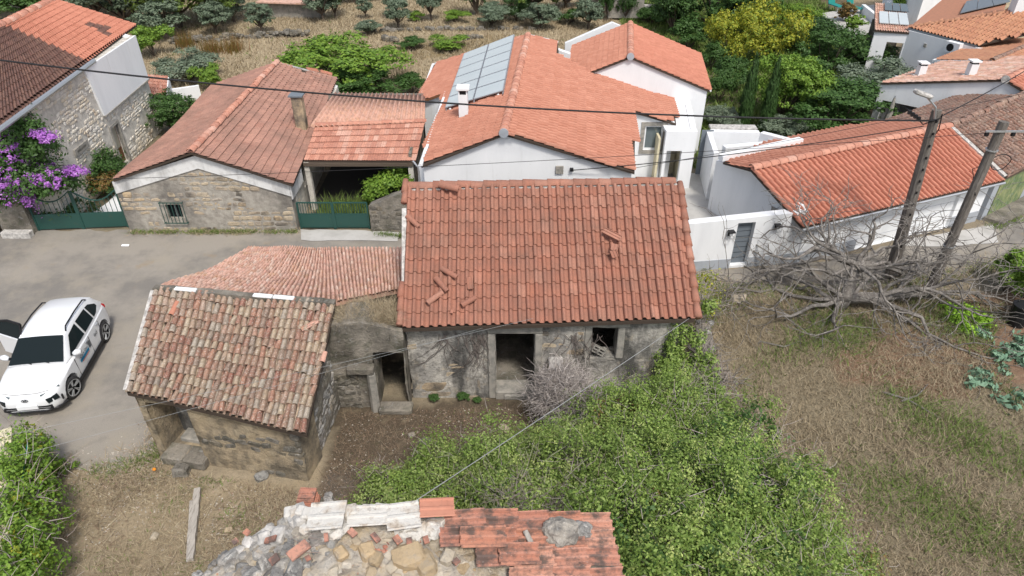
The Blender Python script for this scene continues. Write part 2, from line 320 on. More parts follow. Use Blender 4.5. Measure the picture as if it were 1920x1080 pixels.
def clad(parent,p0,p1,prof,m,holes=(),z0=0.0,ch=.2,sl=.34,nmax=300,gap=.02,depth=.1,proud=.0,name='stone',th_off=0.0,rot=.05,seed=1,skip=0.0):
    p0=Vector((p0[0],p0[1],0)); p1=Vector((p1[0],p1[1],0)); L=(p1-p0).length; d=(p1-p0)/L; n=Vector((-d.y,d.x,0))
    r=random.Random(seed); top=lambda s: float(np.interp(s,[q[0] for q in prof],[q[1] for q in prof]))
    items=[]; z=z0; pr=protos(m); zmax=max(q[1] for q in prof)
    while z<zmax:
        h=ch*r.uniform(.7,1.3); s=-r.uniform(0,sl)
        while s<L:
            l=sl*r.uniform(.55,1.5); c=s+l/2; hh=h*r.uniform(.8,1.05)
            lo,hi=max(s,0),min(s+l,L); c=(lo+hi)/2; l=hi-lo
            zc=z+h/2
            ok=l>.08 and zc+hh*.35<top(c)
            if skip and (noise.noise(Vector((c*.9+seed,zc*1.1,0)))>.28-skip*.4 or r.random()<skip*.35): ok=False
            for q in holes:
                if lo<q[1]-.02 and hi>q[0]+.02 and z<q[3] and z+h>q[2]: ok=False
            if ok:
                X=d; Z=Vector((0,0,1)); a=r.uniform(-rot,rot)
                x=X*math.cos(a)+Z*math.sin(a); zz=-X*math.sin(a)+Z*math.cos(a)
                Rm=Matrix((x*(l-gap)*1.06,-n*depth,zz*(hh-gap)*1.06)).transposed().to_4x4()
                pos=p0+d*c+Vector((0,0,zc))+n*(depth*.5-proud-r.uniform(.01,.04)+th_off)
                items.append((r.choice(pr),Matrix.Translation(pos)@Rm))
            s+=hi-s if hi-s>0.05 else .05
            s=max(s,hi)
        z+=h
    scatter_pieces(name,items,parent,nmax)
# ---------------- tiles ----------------
def tile_mesh(kind,m):
    if kind=='s':     # roll and pan
        pr=[(0,-.005),(.03,.04),(.11,.078),(.25,.094),(.39,.078),(.49,.03),(.55,-.005),(.76,-.02),(1.03,-.005)]; th=.02; lift=.04
    elif kind=='barrel':
        pr=[(.5-.44*math.cos(a),.085*math.sin(a)) for a in[math.pi*i/6 for i in range(7)]]; th=.016; lift=.045
    elif kind=='rib':
        pr=[(0,.012),(.07,.018),(.13,.0),(.40,.0),(.46,.014),(.54,.014),(.60,.0),(.87,.0),(.93,.018),(1.01,.012)]; th=.02; lift=.05
    elif kind=='ribm':
        pr=[(0,.03),(.05,.055),(.10,.05),(.14,.0),(.40,.0),(.45,.04),(.55,.045),(.60,.0),(.86,.0),(.90,.05),(.96,.055),(1.01,.03)]; th=.03; lift=.045
    elif kind=='fine':
        pr=[(0,.0),(.2,.045),(.42,.05),(.6,.0),(1.02,.0)]; th=.015; lift=.035
    V=[];F=[];n=len(pr)
    tp=.13 if kind=='barrel' else 0
    for y,l,t in((0,lift,0),(1,0,tp)):
        for x,z in pr: V.append((x+(.5-x)*t*1.2-.5,y,z*(1-t*.6)+l))
    for x,z in pr: V.append((x-.5 if kind!='barrel' else (x-.5)*.92,0.0,z*(.85 if kind=='barrel' else 1)+lift-th))
    V+=V[:n]
    for i in range(n-1):
        F.append((i,i+1,n+i+1,n+i)); F.append((2*n+i,2*n+i+1,3*n+i+1,3*n+i))
    me=bpy.data.meshes.new('tile'); me.from_pydata(V,[],F); me.materials.append(m)
    sm=[True,False]*(n-1) if kind in('s','barrel','fine') else [False]*len(F)
    me.polygons.foreach_set('use_smooth',sm); me.update(); return me
TM={}
def tmesh(kind,m):
    k=kind+m.name
    if k not in TM: TM[k]=tile_mesh(kind,m)
    return TM[k]
def inpoly(x,y,poly):
    c=False; n=len(poly); j=n-1
    for i in range(n):
        xi,yi=poly[i][0],poly[i][1]; xj,yj=poly[j][0],poly[j][1]
        if (yi>y)!=(yj>y) and x<(xj-xi)*(y-yi)/(yj-yi)+xi: c=not c
        j=i
    return c
def tile_roof(parent,EL,ER,RR,RL,nu,nv,kind,m,nmax=300,jit=0.0,clip=None,holes=None,lap=1.14,sag=None,deck=True,thick=.08,stagger=0,name='tile',miss=0,deckm=None,altm=None,dz=.05,dk=.0):
    EL,ER,RR,RL=map(Vector,(EL,ER,RR,RL)); me=tmesh(kind,m); r=random.Random(nu*nv)
    sag=sag or (lambda u,v:0.0)
    def P(u,v): return EL*(1-u)*(1-v)+ER*u*(1-v)+RR*u*v+RL*(1-u)*v+Vector((0,0,sag(u,v)))
    rf=parent
    if deck:
        g=6; mb=MB()
        if clip:
            nn=(ER-EL).cross(RL-EL).normalized()
            def pz(x,y): return EL.z-(nn.x*(x-EL.x)+nn.y*(y-EL.y))/nn.z
            mb.prism(clip,[pz(p[0],p[1])-thick-.01 for p in clip],[pz(p[0],p[1])-.012 for p in clip])
        else:
            for i in range(g):
                for j in range(g):
                    q=[p-Vector((0,0,dk)) for p in(P(i/g,j/g),P((i+1)/g,j/g),P((i+1)/g,(j+1)/g),P(i/g,(j+1)/g))]
                    mb.add(q,[(0,1,2,3)]); lo=[p-Vector((0,0,thick)) for p in q]; mb.add(lo,[(3,2,1,0)])
                    for a,b,c in((0,1,j==0),(1,2,i==g-1),(2,3,j==g-1),(3,0,i==0)):
                        if c: mb.add([q[a],q[b],lo[b],lo[a]],[(0,1,2,3)])
        rf=mb.build('roof',deckm or M['under'],parent,recalc=False)
    items=[]
    for i in range(nu):
        for j in range(nv):
            u=(i+.5+(stagger*.5 if j%2 else 0))/nu; v=j/nv
            p=P(u,v); c=P(u,v+.5/nv)
            if clip and not inpoly(c.x,c.y,clip): continue
            if holes and any(inpoly(c.x,c.y,h) for h in holes): continue
            if miss and r.random()<miss: continue
            q=P(u,v+1/nv); y=(q-p); ly=y.length; y/=ly
            x=(P(u+.5/nu,v)-P(u-.5/nu,v)); lx=x.length; z=x.cross(y).normalized(); x=y.cross(z)
            if jit:
                a=r.gauss(0,jit); x,y=x*math.cos(a)+y*math.sin(a),y*math.cos(a)-x*math.sin(a)
                p=p+y*r.gauss(0,jit*.35)+x*r.gauss(0,jit*.12)+z*r.uniform(0,jit*.25)
            Rm=Matrix((x*lx,y*ly*lap,z)).transposed().to_4x4()
            tm=me
            if altm:
                k=altm(c)
                if k: tm=tmesh(kind,k)
            items.append((tm,Matrix.Translation(p+z*dz*.3)@Rm))
    if altm:
        groups={}
        for it in items: groups.setdefault(it[0].name,[]).append(it)
        for g_ in groups.values(): scatter_pieces(name,g_,rf,nmax//len(groups))
    else: scatter_pieces(name,items,rf,nmax)
    return rf
def ridge(parent,a,b,n,m,r_=.12,name='ridge_tile',lift=.03,jit=.01,over=1.1,skip=()):
    a,b=Vector(a),Vector(b); y=(b-a)/n; L=y.length; yd=y/L; x=yd.cross(Vector((0,0,1))).normalized(); z=x.cross(yd)
    key='rt'+m.name
    if key not in TM:
        V=[];F=[];k=7
        for yy,s in((0,1.1),(1,.92),(0,.95)):
            for i in range(k):
                t=math.pi*i/(k-1); V.append((-math.cos(t)*s,yy,math.sin(t)*s*.8-.15))
        for i in range(k-1): F+=[(i,i+1,k+i+1,k+i),(2*k+i,2*k+i+1,i+1,i)]
        me=bpy.data.meshes.new('ridge_tile'); me.from_pydata(V,[],F); me.materials.append(m)
        me.polygons.foreach_set('use_smooth',[True,False]*(k-1)); TM[key]=me
    for i in range(n):
        if i in skip: continue
        p=a+y*i+Vector((random.gauss(0,jit),random.gauss(0,jit),lift+random.gauss(0,jit*.5)))
        Rm=Matrix((x*r_,yd*L*over,z*r_)).transposed().to_4x4()
        o=bpy.data.objects.new(name,TM[key]); COL.objects.link(o); par(o,parent); o.matrix_basis=Matrix.Translation(p)@Rm
def part_box(name,parent,c,d,m,rz=0,bevel=0):
    return MB().box(c,d,Matrix.Rotation(rz,3,'Z')).build(name,m,parent,bevel=bevel)
# ---------------- foliage ----------------
def leaf_arrays(P,Nrm,size,r,asp=.55):
    n=len(P); a=r.normal(size=(n,3)); t=np.cross(a,Nrm); t/=np.linalg.norm(t,axis=1,keepdims=True)+1e-9
    b=np.cross(Nrm,t); s=(size*r.uniform(.6,1.3,n))[:,None]
    V=np.empty((n,4,3)); V[:,0]=P-t*s*.5; V[:,1]=P-b*s*asp*.5+Nrm*s*.08; V[:,2]=P+t*s*.5; V[:,3]=P+b*s*asp*.5+Nrm*s*.08
    F=np.arange(n*4).reshape(n,4); return V.reshape(-1,3),F
def blob_points(blobs,n,r,clump=.16,fill=.3,down=.35,up=.3,bump=0,bs=.9,cpl=42):
    """leaf positions on clumps spread through a union of ellipsoids"""
    w=np.array([b[1][0]*b[1][1]+b[1][0]*b[1][2] for b in blobs]); w=w/w.sum()
    PP=[];NNn=[]
    for (c,rad),wi in zip(blobs,w):
        m=max(8,int(n*wi)); nc=max(6,m//cpl); c=np.array(c); rad=np.array(rad)
        d=r.normal(size=(nc,3)); d/=np.linalg.norm(d,axis=1,keepdims=True); d[:,2]=np.where(d[:,2]<-down,-d[:,2],d[:,2])
        rr=np.where(r.random(nc)<fill,r.uniform(.35,.8,nc),r.uniform(.82,1.12,nc))[:,None]
        if bump: rr=rr*np.array([[1+bump*(noise.noise(Vector(c+q*rad)*bs)+.5*noise.noise(Vector(c+q*rad)*bs*2.7))] for q in d])
        cc=d*rr; idx=r.integers(0,nc,m); off=r.normal(size=(m,3))*clump*r.uniform(.6,1.3,(nc,1))[idx]
        p=cc[idx]+off; N=d[idx]*.7+off/ (clump+1e-6)*.35+r.normal(size=(m,3))*.5+np.array([0,0,up]); N/=np.linalg.norm(N,axis=1,keepdims=True)
        PP.append(c+p*rad); NNn.append(N)
    return np.concatenate(PP),np.concatenate(NNn)
def foliage_mesh(name,blobs,n,size,m,seed=0,**k):
    r=np.random.default_rng(seed); P,N=blob_points(blobs,n,r,**k); V,F=leaf_arrays(P,N,size,r); return npmesh(name,V,F,m)
def tubes_mesh(name,segs,m,n=4):
    """segs: (a,b,ra,rb) as one mesh"""
    A=np.array([list(s[0]) for s in segs]);B=np.array([list(s[1]) for s in segs]);ra=np.array([s[2] for s in segs]);rb=np.array([s[3] for s in segs])
    t=B-A; t/=np.linalg.norm(t,axis=1,keepdims=True)+1e-9; u=np.where(np.abs(t[:,2:3])<.9,np.array([[0,0,1.]]),np.array([[1.,0,0]])); x=np.cross(t,u); x/=np.linalg.norm(x,axis=1,keepdims=True); y=np.cross(t,x)
    N=len(segs); V=np.empty((N,2*n,3))
    for k in range(n):
        a=2*math.pi*k/n; o=x*math.cos(a)+y*math.sin(a); V[:,k]=A-t*ra[:,None]*.5+o*ra[:,None]; V[:,n+k]=B+o*rb[:,None]
    F=np.array([[k,(k+1)%n,n+(k+1)%n,n+k] for k in range(n)])
    FF=(F[None]+(np.arange(N)*2*n)[:,None,None]).reshape(-1,4)
    return npmesh(name,V.reshape(-1,3),FF,m,smooth=n>4)
TREE={}
def tree_kind(kind,leafmat,n,size,shape,seed,trunk_h=.35,trunk_r=.03,blobs_n=14,clump=.2,spread=.62,flat=.8):
    """unit tree: height 1, crown radius .5"""
    r=np.random.default_rng(seed); bl=[]
    cz=trunk_h+(1-trunk_h)*.5; rz=(1-trunk_h)*.5
    if shape=='cone':
        for i in range(9):
            z=.06+.88*i/8; q=.5*(1-abs(z-.35)*1.25)**.8*(.9 if z<.9 else .6); q=max(q,.06); bl.append(((r.normal()*.03,r.normal()*.03,z),(q,q,.12)))
    else:
        for i in range(blobs_n):
            d=r.normal(size=3); d/=np.linalg.norm(d); d[2]=d[2]*.95+.05; q=r.uniform(.2,.32)*(.8 if shape=='round' else 1)
            bl.append(((d[0]*.5*spread,d[1]*.5*spread,cz+d[2]*rz*.62),(q,q,q*rz*2*.8)))
    me=foliage_mesh('foliage',bl,n,size,leafmat,seed,clump=clump,fill=.35)
    segs=[]
    top=(r.normal()*.03,r.normal()*.03,trunk_h)
    segs.append(((0,0,-.02),(top[0]*.5,top[1]*.5,trunk_h*.5),trunk_r*1.2,trunk_r)); segs.append(((top[0]*.5,top[1]*.5,trunk_h*.5),top,trunk_r,trunk_r*.85))
    for b in bl: 
        mid=tuple((top[i]*.5+b[0][i]*.5)+r.normal()*.02 for i in range(3)); segs.append((top,mid,trunk_r*.6,trunk_r*.4)); segs.append((mid,b[0],trunk_r*.4,trunk_r*.12))
    TREE[kind]=(me,tubes_mesh('trunk',segs,M['trunk'],6))
def plant(kind,name,loc,w,h,label,cat,group=None,rz=None,wy=None):
    e=empty(name,loc,label,cat,group,rz=random.uniform(0,6.28) if rz is None else rz)
    S=Matrix.Diagonal((w,wy or w,h,1))
    a=bpy.data.objects.new('crown' if cat=='tree' else 'foliage',TREE[kind][0]); COL.objects.link(a); a.parent=e; a.matrix_basis=S
    b=bpy.data.objects.new('trunk' if cat=='tree' else 'stem',TREE[kind][1]); COL.objects.link(b); b.parent=e; b.matrix_basis=S
    return e
def blades(name,P,h,wd,m,r,lean=.5,kind='stuff',label=None,cat=None,parent=None):
    n=len(P); hh=(h*r.uniform(.5,1.4,n)); a=r.uniform(0,2*math.pi,n); l=r.normal(size=(n,2))*lean
    V=np.empty((n,3,3)); dx=np.stack([np.cos(a),np.sin(a),np.zeros(n)],1)*(wd*r.uniform(.6,1.4,n))[:,None]
    V[:,0]=P-dx; V[:,1]=P+dx; V[:,2]=P+np.stack([l[:,0]*hh,l[:,1]*hh,hh],1)
    o=link(name,npmesh(name,V.reshape(-1,3),np.arange(n*3).reshape(n,3),m),parent); o['kind']=kind
    if label: tag(o,label,cat)
    return o
def slab(name,pts,n,t0,t1,m,parent,bevel=0):
    n=Vector(n).normalized(); pts=[Vector(p) for p in pts]; k=len(pts)
    mb=MB().add([p+n*t0 for p in pts]+[p+n*t1 for p in pts],[tuple(reversed(range(k))),tuple(range(k,2*k))]+[(i,(i+1)%k,k+(i+1)%k,k+i) for i in range(k)])
    return mb.build(name,m,parent,bevel=bevel)
def rect_on(O,d,s0,s1,z0,z1):
    O=Vector((O[0],O[1],0)); d=Vector((d[0],d[1],0)).normalized()
    return [O+d*s0+Vector((0,0,z0)),O+d*s1+Vector((0,0,z0)),O+d*s1+Vector((0,0,z1)),O+d*s0+Vector((0,0,z1))]
# =====================================================================
# GROUND
# =====================================================================
def gz(x,y):
    return .22*math.sin(x*.11+y*.05)*min(1,max(0,(y-42)/12))
PZ=lambda *q:[tuple(at(*p)[:2]) for p in q]
ZONES=[ # polygon in ground coordinates, colour of the soil
 ([(-60,40),(60,40),(60,120),(-60,120)],(.40,.325,.21)),
 ([(-30,38),(8,38),(12,60),(-30,60)],(.35,.28,.18)),
 (PZ((1240,70),(1330,120),(1300,300),(1500,270),(1650,235),(1700,150),(1640,60),(1560,-40),(1240,-40)),(.12,.10,.06)),
 (PZ((700,95),(1000,60),(1020,90),(720,120)),(.25,.19,.10)),
 ([(-30,7),(-3,7),(-3,13.5),(-6,12.5),(-9.2,12.5),(-10.5,11.6),(-30,10)],(.32,.265,.185)),
 (PZ((105,860),(290,840),(300,900),(640,900),(640,1080),(100,1080)),(.31,.25,.165)),
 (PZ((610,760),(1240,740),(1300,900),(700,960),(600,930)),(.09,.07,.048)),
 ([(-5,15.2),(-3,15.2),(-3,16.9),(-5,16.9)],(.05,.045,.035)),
 (PZ((560,930),(640,860),(700,900),(650,960)),(.12,.10,.08)),
 ([(5.2,5),(5.2,20),(8,20),(12,19.7),(20,20),(30,24),(60,24),(60,5)],(.215,.18,.12)),
 (PZ((1560,690),(1700,600),(1800,560),(1930,540),(1990,720),(1800,760),(1650,730)),(.20,.125,.08)),
 ([(-21,25),(-15.9,25),(-16,30),(-18.3,38),(-14,38),(-22,38)],(.16,.14,.09)),
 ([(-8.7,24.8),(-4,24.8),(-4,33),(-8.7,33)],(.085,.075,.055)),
]
xs=np.concatenate([[-400,-250,-150,-100,-70],np.arange(-50,50.1,.3),[70,100,150,250,400]])
ys=np.concatenate([[-200,-80,-30,0],np.arange(4,76,.3),[82,100,150,250,450]])
GX,GY=np.meshgrid(xs,ys); nx,ny=len(xs),len(ys)
jx=np.zeros_like(GX);jy=np.zeros_like(GX);GZ=np.zeros_like(GX)
for i in range(ny):
    for j in range(nx):
        v=noise.noise_vector(Vector((xs[j]*.9,ys[i]*.9,0))); jx[i,j]=v.x*.9; jy[i,j]=v.y*.9
        near=ys[i]<14 or xs[j]>5.4 and ys[i]<19.5
        GZ[i,j]=gz(xs[j],ys[i])+(.05*noise.noise(Vector((xs[j]*.5,ys[i]*.5,3)))+.03*noise.noise(Vector((xs[j]*2,ys[i]*2,3))) if near or ys[i]>42 else .012*v.z)
ZC=np.zeros((ny,nx,4)); ZC[...,:3]=(.24,.20,.14); ZC[...,3]=1
def npin(X,Y,poly):
    c=np.zeros(X.shape,bool); n=len(poly); j=n-1
    for i in range(n):
        xi,yi=poly[i]; xj,yj=poly[j]
        with np.errstate(divide='ignore',invalid='ignore'):
            c^=((yi>Y)!=(yj>Y))&(X<(xj-xi)*(Y-yi)/((yj-yi) or 1e-9)+xi)
        j=i
    return c
for poly,colr in ZONES:
    ZC[...,:3][npin(GX+jx,GY+jy,poly)]=colr
idx=np.arange(nx*ny).reshape(ny,nx)
F=np.stack([idx[:-1,:-1],idx[:-1,1:],idx[1:,1:],idx[1:,:-1]],-1).reshape(-1,4)
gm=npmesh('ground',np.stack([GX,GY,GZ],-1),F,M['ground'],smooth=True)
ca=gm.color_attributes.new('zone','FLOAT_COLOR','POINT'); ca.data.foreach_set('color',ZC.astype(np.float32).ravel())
link('ground',gm)['kind']='structure'
def sheet(name,poly,z,m,jit=.12,step=.35,kind='structure',parent=None):
    pts=[]
    for a,b in zip(poly,poly[1:]+poly[:1]):
        a,b=Vector((a[0],a[1],0)),Vector((b[0],b[1],0)); k=max(1,int((b-a).length/step))
        for i in range(k):
            p=a.lerp(b,i/k); v=noise.noise_vector(p*1.3); w=noise.noise_vector(p*4); pts.append((p.x+(v.x+w.x*.5)*jit,p.y+(v.y+w.y*.5)*jit,z))
    bm=bmesh.new(); f=bm.faces.new([bm.verts.new(p) for p in pts]); bmesh.ops.triangulate(bm,faces=[f]); bmesh.ops.recalc_face_normals(bm,faces=bm.faces)
    for f in bm.faces:
        if f.normal.z<0: f.normal_flip()
    me=bpy.data.meshes.new(name); bm.to_mesh(me); bm.free(); me.materials.append(m); o=link(name,me,parent)
    if kind: o['kind']=kind
    return o
sheet('road',[(-30,24.3),(-21,24.5),(-15,24.5),(-8.8,24.5),(-4.3,24.2),(-3.9,22.6),(4.5,22.5),(6.5,21.4),(11.4,22.0),(15,23.3),(19.6,24.9),(24,26.8),(34,31.5),(38,29),(24,23.6),(20,22.4),(15.5,20.9),(12.5,20.2),(9,20.2),(5.6,20.3),(5.3,18.6),(-3.2,18.9),(-3.6,19.8),(-9,19.8),(-10,15.6),(-9.4,12.6),(-10.4,11.9),(-11.6,12.2),(-14,11.0),(-30,10)],.022,M['asphalt'],jit=.25)
sheet('driveway_apron',[(15.2,23.25),(17.2,23.2),(19.3,23.5),(19.9,24.9),(15.2,23.6)],.045,M['concrete'],jit=.05)
sheet('gate_apron',[(-8.6,24.55),(-4.5,24.4),(-4.5,23.6),(-8.4,23.7)],.045,M['concrete'],jit=.12)
sheet('garden_path',[(-18.0,25),(-16.2,25),(-16.4,30),(-17.4,34),(-17.8,34),(-17.6,28)],.05,M['white'],jit=.15)
sheet('courtyard_paving',[(4.9,22.0),(11,22.4),(8.7,26.4),(9.3,29.6),(7,30.5),(7,28.3),(5,28.9)],.05,M['concrete'],jit=0)
sheet('pool_terrace',[tuple(at(*p)[:2]) for p in((1480,40),(1650,12),(1700,30),(1660,62),(1560,85),(1510,70))],.25,M['concrete'],jit=.1)
# =====================================================================
# RUINED HOUSE WITH THE RED ROLL-TILE ROOF
# =====================================================================
A=empty('ruined_house',(.9,16.8,0),'ruined grey house with big red roll-tile roof, dark doorway and no glass in its window','house')
AY=14.72
dh=(2.42,3.50,.0,2.40); wh=(5.06,5.76,1.52,2.6)   # along the wall from x=-2.88
wall('front_wall',(-2.88,AY),(4.72,AY),.5,[(0,2.72),(7.6,2.98)],M['plaster'],A,holes=[dh,wh],rough=.035,cell=.2)
wall('back_wall',(4.9,18.95),(-3.1,18.75),.4,4.6,M['plaster'],A)
wall('side_wall',(4.72,AY+.5),(4.95,18.7),.45,[(0,3.0),(3.5,4.6)],M['earthwall'],A,rough=.04)
wall('side_wall',(-3.12,18.5),(-2.88,AY+.5),.4,[(0,4.5),(3.4,2.8)],M['earthwall'],A,rough=.04)
MB().box((1,16.9,.12),(7.2,3.9,.26)).build('floor',M['earthwall'],A)
# dressed stones round the openings
o=-2.88
for c,d in(((o+2.96,AY+.13,2.53),(1.52,.36,.26)),((o+2.31,AY+.13,1.2),(.20,.36,2.36)),((o+3.61,AY+.13,1.2),(.20,.36,2.36)),((o+2.96,AY+.20,.14),(1.1,.55,.30)),
           ((o+5.43,AY+.13,2.71),(1.25,.34,.2)),((o+4.96,AY+.15,2.05),(.2,.34,1.1)),((o+5.86,AY+.15,2.05),(.2,.34,1.1)),((o+5.41,AY+.17,1.46),(.85,.3,.1))):
    part_box('stone_surround',A,c,d,M['frame'],bevel=.02)
# rough blocks showing through the render low on the left
clad(A,(-2.9,AY),(-.9,AY),[(0,2.1),(2.0,1.2)],M['stoneD'],ch=.32,sl=.6,nmax=40,depth=.08,proud=0,th_off=.03,seed=4)
clad(A,(.8,AY),(2.0,AY),[(0,2.5),(1.2,2.5)],M['stoneD'],holes=[(0,2,0,1.55)],ch=.26,sl=.4,nmax=20,depth=.08,th_off=.03,seed=9,z0=1.6)
EL,ER=Vector((-2.90,14.42,2.80)),Vector((4.84,14.55,3.02)); RR,RL=Vector((4.94,18.72,4.92)),Vector((-3.09,18.42,4.9))
def sagA(u,v): return .035*noise.noise(Vector((u*5,v*4,1)))-.05*math.sin(math.pi*u)*math.sin(math.pi*v)
tile_roof(A,EL,ER,RR,RL,33,11,'s',M['tile_a'],nmax=300,jit=.012,sag=sagA,thick=.1,dk=.03)
ridge(A,RL+Vector((-.02,.08,0)),RR+Vector((-.1,.08,0)),21,M['tile_a'],r_=.15,lift=.07,jit=.012)
MB().beam(RL+Vector((0,.1,-.09)),RR+Vector((0,.1,-.09)),.34,.2).build('ridge_mortar',M['mortar'],A)
MB().beam(EL+Vector((-.04,.9,.36)),RL+Vector((-.03,-.7,-.3)),.13,.1).build('verge_mortar',M['mortar'],A)
for q in(0,1,2,9.5,10.4):
    k=(q+.5)/11; p=EL.lerp(RL,k); part=MB().tube([p+Vector((-.06,-.2,.02)),p+Vector((-.06,.22,.22))],[.1,.085],8).build('verge_tile',M['tile_a'],A,smooth=True)
for k in np.linspace(0,1,11)[:-1]:
    p=ER.lerp(RR,k); q=ER.lerp(RR,k+.11); MB().tube([p+Vector((.08,0,.04)),q+Vector((.08,0,.0))],[.12,.095],8).build('verge_tile',M['tile_a'],A,smooth=True)
nA=(ER-EL).cross(RL-EL).normalized()
# worn stub wall and step in front
e=empty('stub_wall',at(1043,735),'short crumbling pier of masonry against the ruined house, white with lichen on top','wall')
p=aty(1043,675,14.4)
MB().box((p.x,14.4,.78),(.46,.6,1.56)).build('pier',M['earthwall'],e,bevel=.05); MB().box((p.x,14.4,1.58),(.40,.54,.1)).build('cap_stone',M['mortar'],e,bevel=.03)
tag(MB().box((at(975,750).x,at(975,750).y+.15,.1),(.95,.35,.2)).build('door_step',M['stoneD'].copy() if False else M['frame'],None,bevel=.04),'long worn stone step on the ground below the dark doorway','step')
def cinder(name,loc,rot,label):
    mb=MB()
    for x in(-.2,0,.2): mb.box((x,0,0),(.035,.19,.19))
    for y in(-.085,0,.085): mb.box((0,y,0),(.4,.025,.185))
    o=mb.build(name,M['frame'],None); o.location=loc; o.rotation_euler=rot; return tag(o,label,'block')
cinder('cinder_block',aty(1120,655,AY+.10)+Vector((0,0,.0)),(R(80),R(38),R(10)),'hollow concrete block leaning in the left corner of the ruined window')
# loose tiles on the roof
def loose(px0,py0,px1,py1,label,kind='barrel',m=None,P0=EL,n=nA,w=.17,lift=.12,name='loose_tile',cat='tile'):
    a=onp(px0,py0,P0,n)+n*lift; b=onp(px1,py1,P0,n)+n*lift
    y=(b-a).normalized(); x=y.cross(n).normalized()
    if kind=='barrel':
        V=[];F=[];k=8
        for t_,rr in((0,1.),(1,.82)):
            for i in range(k+1):
                t=math.pi*i/k; V.append(a+(b-a)*t_+(x*-math.cos(t)*rr+n*math.sin(t)*rr*.9)*w*.5)
            for i in range(k+1):
                t=math.pi*i/k; V.append(a+(b-a)*t_+(x*-math.cos(t)*rr*.84+n*math.sin(t)*rr*.74)*w*.5)
        q=k+1
        for i in range(k): F+=[(i,i+1,2*q+i+1,2*q+i),(q+i,q+i+1,3*q+i+1,3*q+i)[::-1],(i,q+i,q+i+1,i+1),(2*q+i,2*q+i+1,3*q+i+1,3*q+i)]
        F+=[(0,2*q,3*q,q),(k,q+k,3*q+k,2*q+k)]
        mb=MB().add(V,F)
    else:
        mb=MB(); Mx=Matrix((x,y,n)).transposed(); L=(b-a).length; c=(a+b)/2
        mb.box(c,(w,L,.02),Mx); mb.box(c+x*w*.45+n*.02,(w*.1,L,.04),Mx); mb.box(c-x*w*.45+n*.02,(w*.1,L,.04),Mx); mb.box(c+n*.015,(w*.1,L*.98,.03),Mx)
    return tag(mb.build(name,m or M['tile_a'],None,smooth=False),label,cat,None)
loose(765,409,787,430,'loose roll tile lying askew at the upper left verge of the red roof')
loose(829,507,858,524,'topmost loose barrel tile of the group lying low on the left of the red roof')
loose(818,525,840,550,'loose barrel tile pointing down right, middle of the group on the red roof')
loose(802,572,831,551,'loose barrel tile pointing up right, leftmost of the group near the red eave')
loose(866,576,893,561,'loose barrel tile lying alone just above the red eave')
loose(881,524,883,546,'flat broken tile piece set in the red roof beside the loose barrel tiles','flat',w=.16)
loose(1131,436,1162,452,'upturned flat tile lying high on the right of the red roof','flat',w=.19)
loose(1153,462,1150,474,'small square tile fragment just below the upturned tile on the red roof','flat',w=.2)
loose(1148,474,1153,487,'lower square tile fragment below another on the right of the red roof','flat',w=.19)
loose(847,592,848,585,'small round tile shard resting between the rolls near the red eave',w=.1)
loose(826,352,862,362,'displaced ridge tile tipped over the front of the red ridge at its left end',w=.26,lift=.2)
# =====================================================================
# SMALL OLD SHED IN FRONT (barrel tiles) AND ITS BACK ROOF
# =====================================================================
B=empty('tiled_shed',(-7.2,13.6,0),'small crumbling shed with a lichen-covered barrel-tile roof and deep doorway','shed')
BL,BR=(-9.28,12.46),(-5.18,11.66)
bl=math.hypot(BR[0]-BL[0],BR[1]-BL[1])
wall('front_wall',BL,BR,.85,[(0,2.42),(bl,1.98)],M['plasterB'],B,holes=[(.22,1.35,.28,2.05)],rough=.05,cell=.2)
dB=Vector((BR[0]-BL[0],BR[1]-BL[1],0)).normalized(); nB=Vector((-dB.y,dB.x,0))
wall('inner_wall',Vector((*BL,0))+nB*.8+dB*.2,Vector((*BL,0))+nB*.8+dB*1.9,.1,2.1,M['plaster'],B,holes=[(.62,1.2,.3,1.9)])
slab('doorway_shadow_wall',[Vector((*BL,0))+nB*1.6+dB*s+Vector((0,0,z)) for s,z in((.3,0),(3,0),(3,2.3),(.3,2.3))],nB,0,.1,M['earthwall'],B)
wall('left_wall',(-9.62,15.3),(BL[0]-.06,BL[1]+.8),.4,[(0,3.25),(2.1,2.55)],M['mortar'],B,rough=.03)
wall('right_wall',(BR[0]+.08,BR[1]+.8),(-4.88,14.9),.6,[(0,2.2),(2.4,3.0)],M['earthwall'],B,rough=.07,cell=.18)
clad(B,(BR[0]+.02,BR[1]+.15),(-4.88,14.9),[(0,1.95),(3.1,3.0)],M['stoneR'],ch=.2,sl=.27,nmax=150,depth=.16,th_off=.02,rot=.25,seed=3)
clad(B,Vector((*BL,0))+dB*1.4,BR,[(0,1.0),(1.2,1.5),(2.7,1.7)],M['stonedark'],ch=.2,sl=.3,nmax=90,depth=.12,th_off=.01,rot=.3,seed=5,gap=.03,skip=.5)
for s,w_ in((.5,.62),(1.12,.6)):
    c=Vector((*BL,0))+dB*s+nB*.05; part_box('threshold_stone',B,(c.x,c.y,.17),(w_,.55,.3),M['earthwall'],math.atan2(dB.y,dB.x),bevel=.04)
c=Vector((*BL,0))+dB*.9+nB*.6; part_box('threshold_stone',B,(c.x,c.y,.34),(1.0,.4,.16),M['frame'],math.atan2(dB.y,dB.x),bevel=.03)
bEL=at(238,736,2.45); bER=at(575,815,1.98); bRR=at(628,573,3.2); bRL=at(290,545,3.42)
def sagB(u,v): return .07*noise.noise(Vector((u*3.1,v*2.6,5)))+.03*noise.noise(Vector((u*9,v*7,2)))-.10*math.sin(math.pi*v)*math.sin(math.pi*u)
tile_roof(B,bEL,bER,bRR,bRL,29,12,'barrel',M['tile_old'],nmax=300,jit=.055,sag=sagB,lap=1.18,thick=.1)
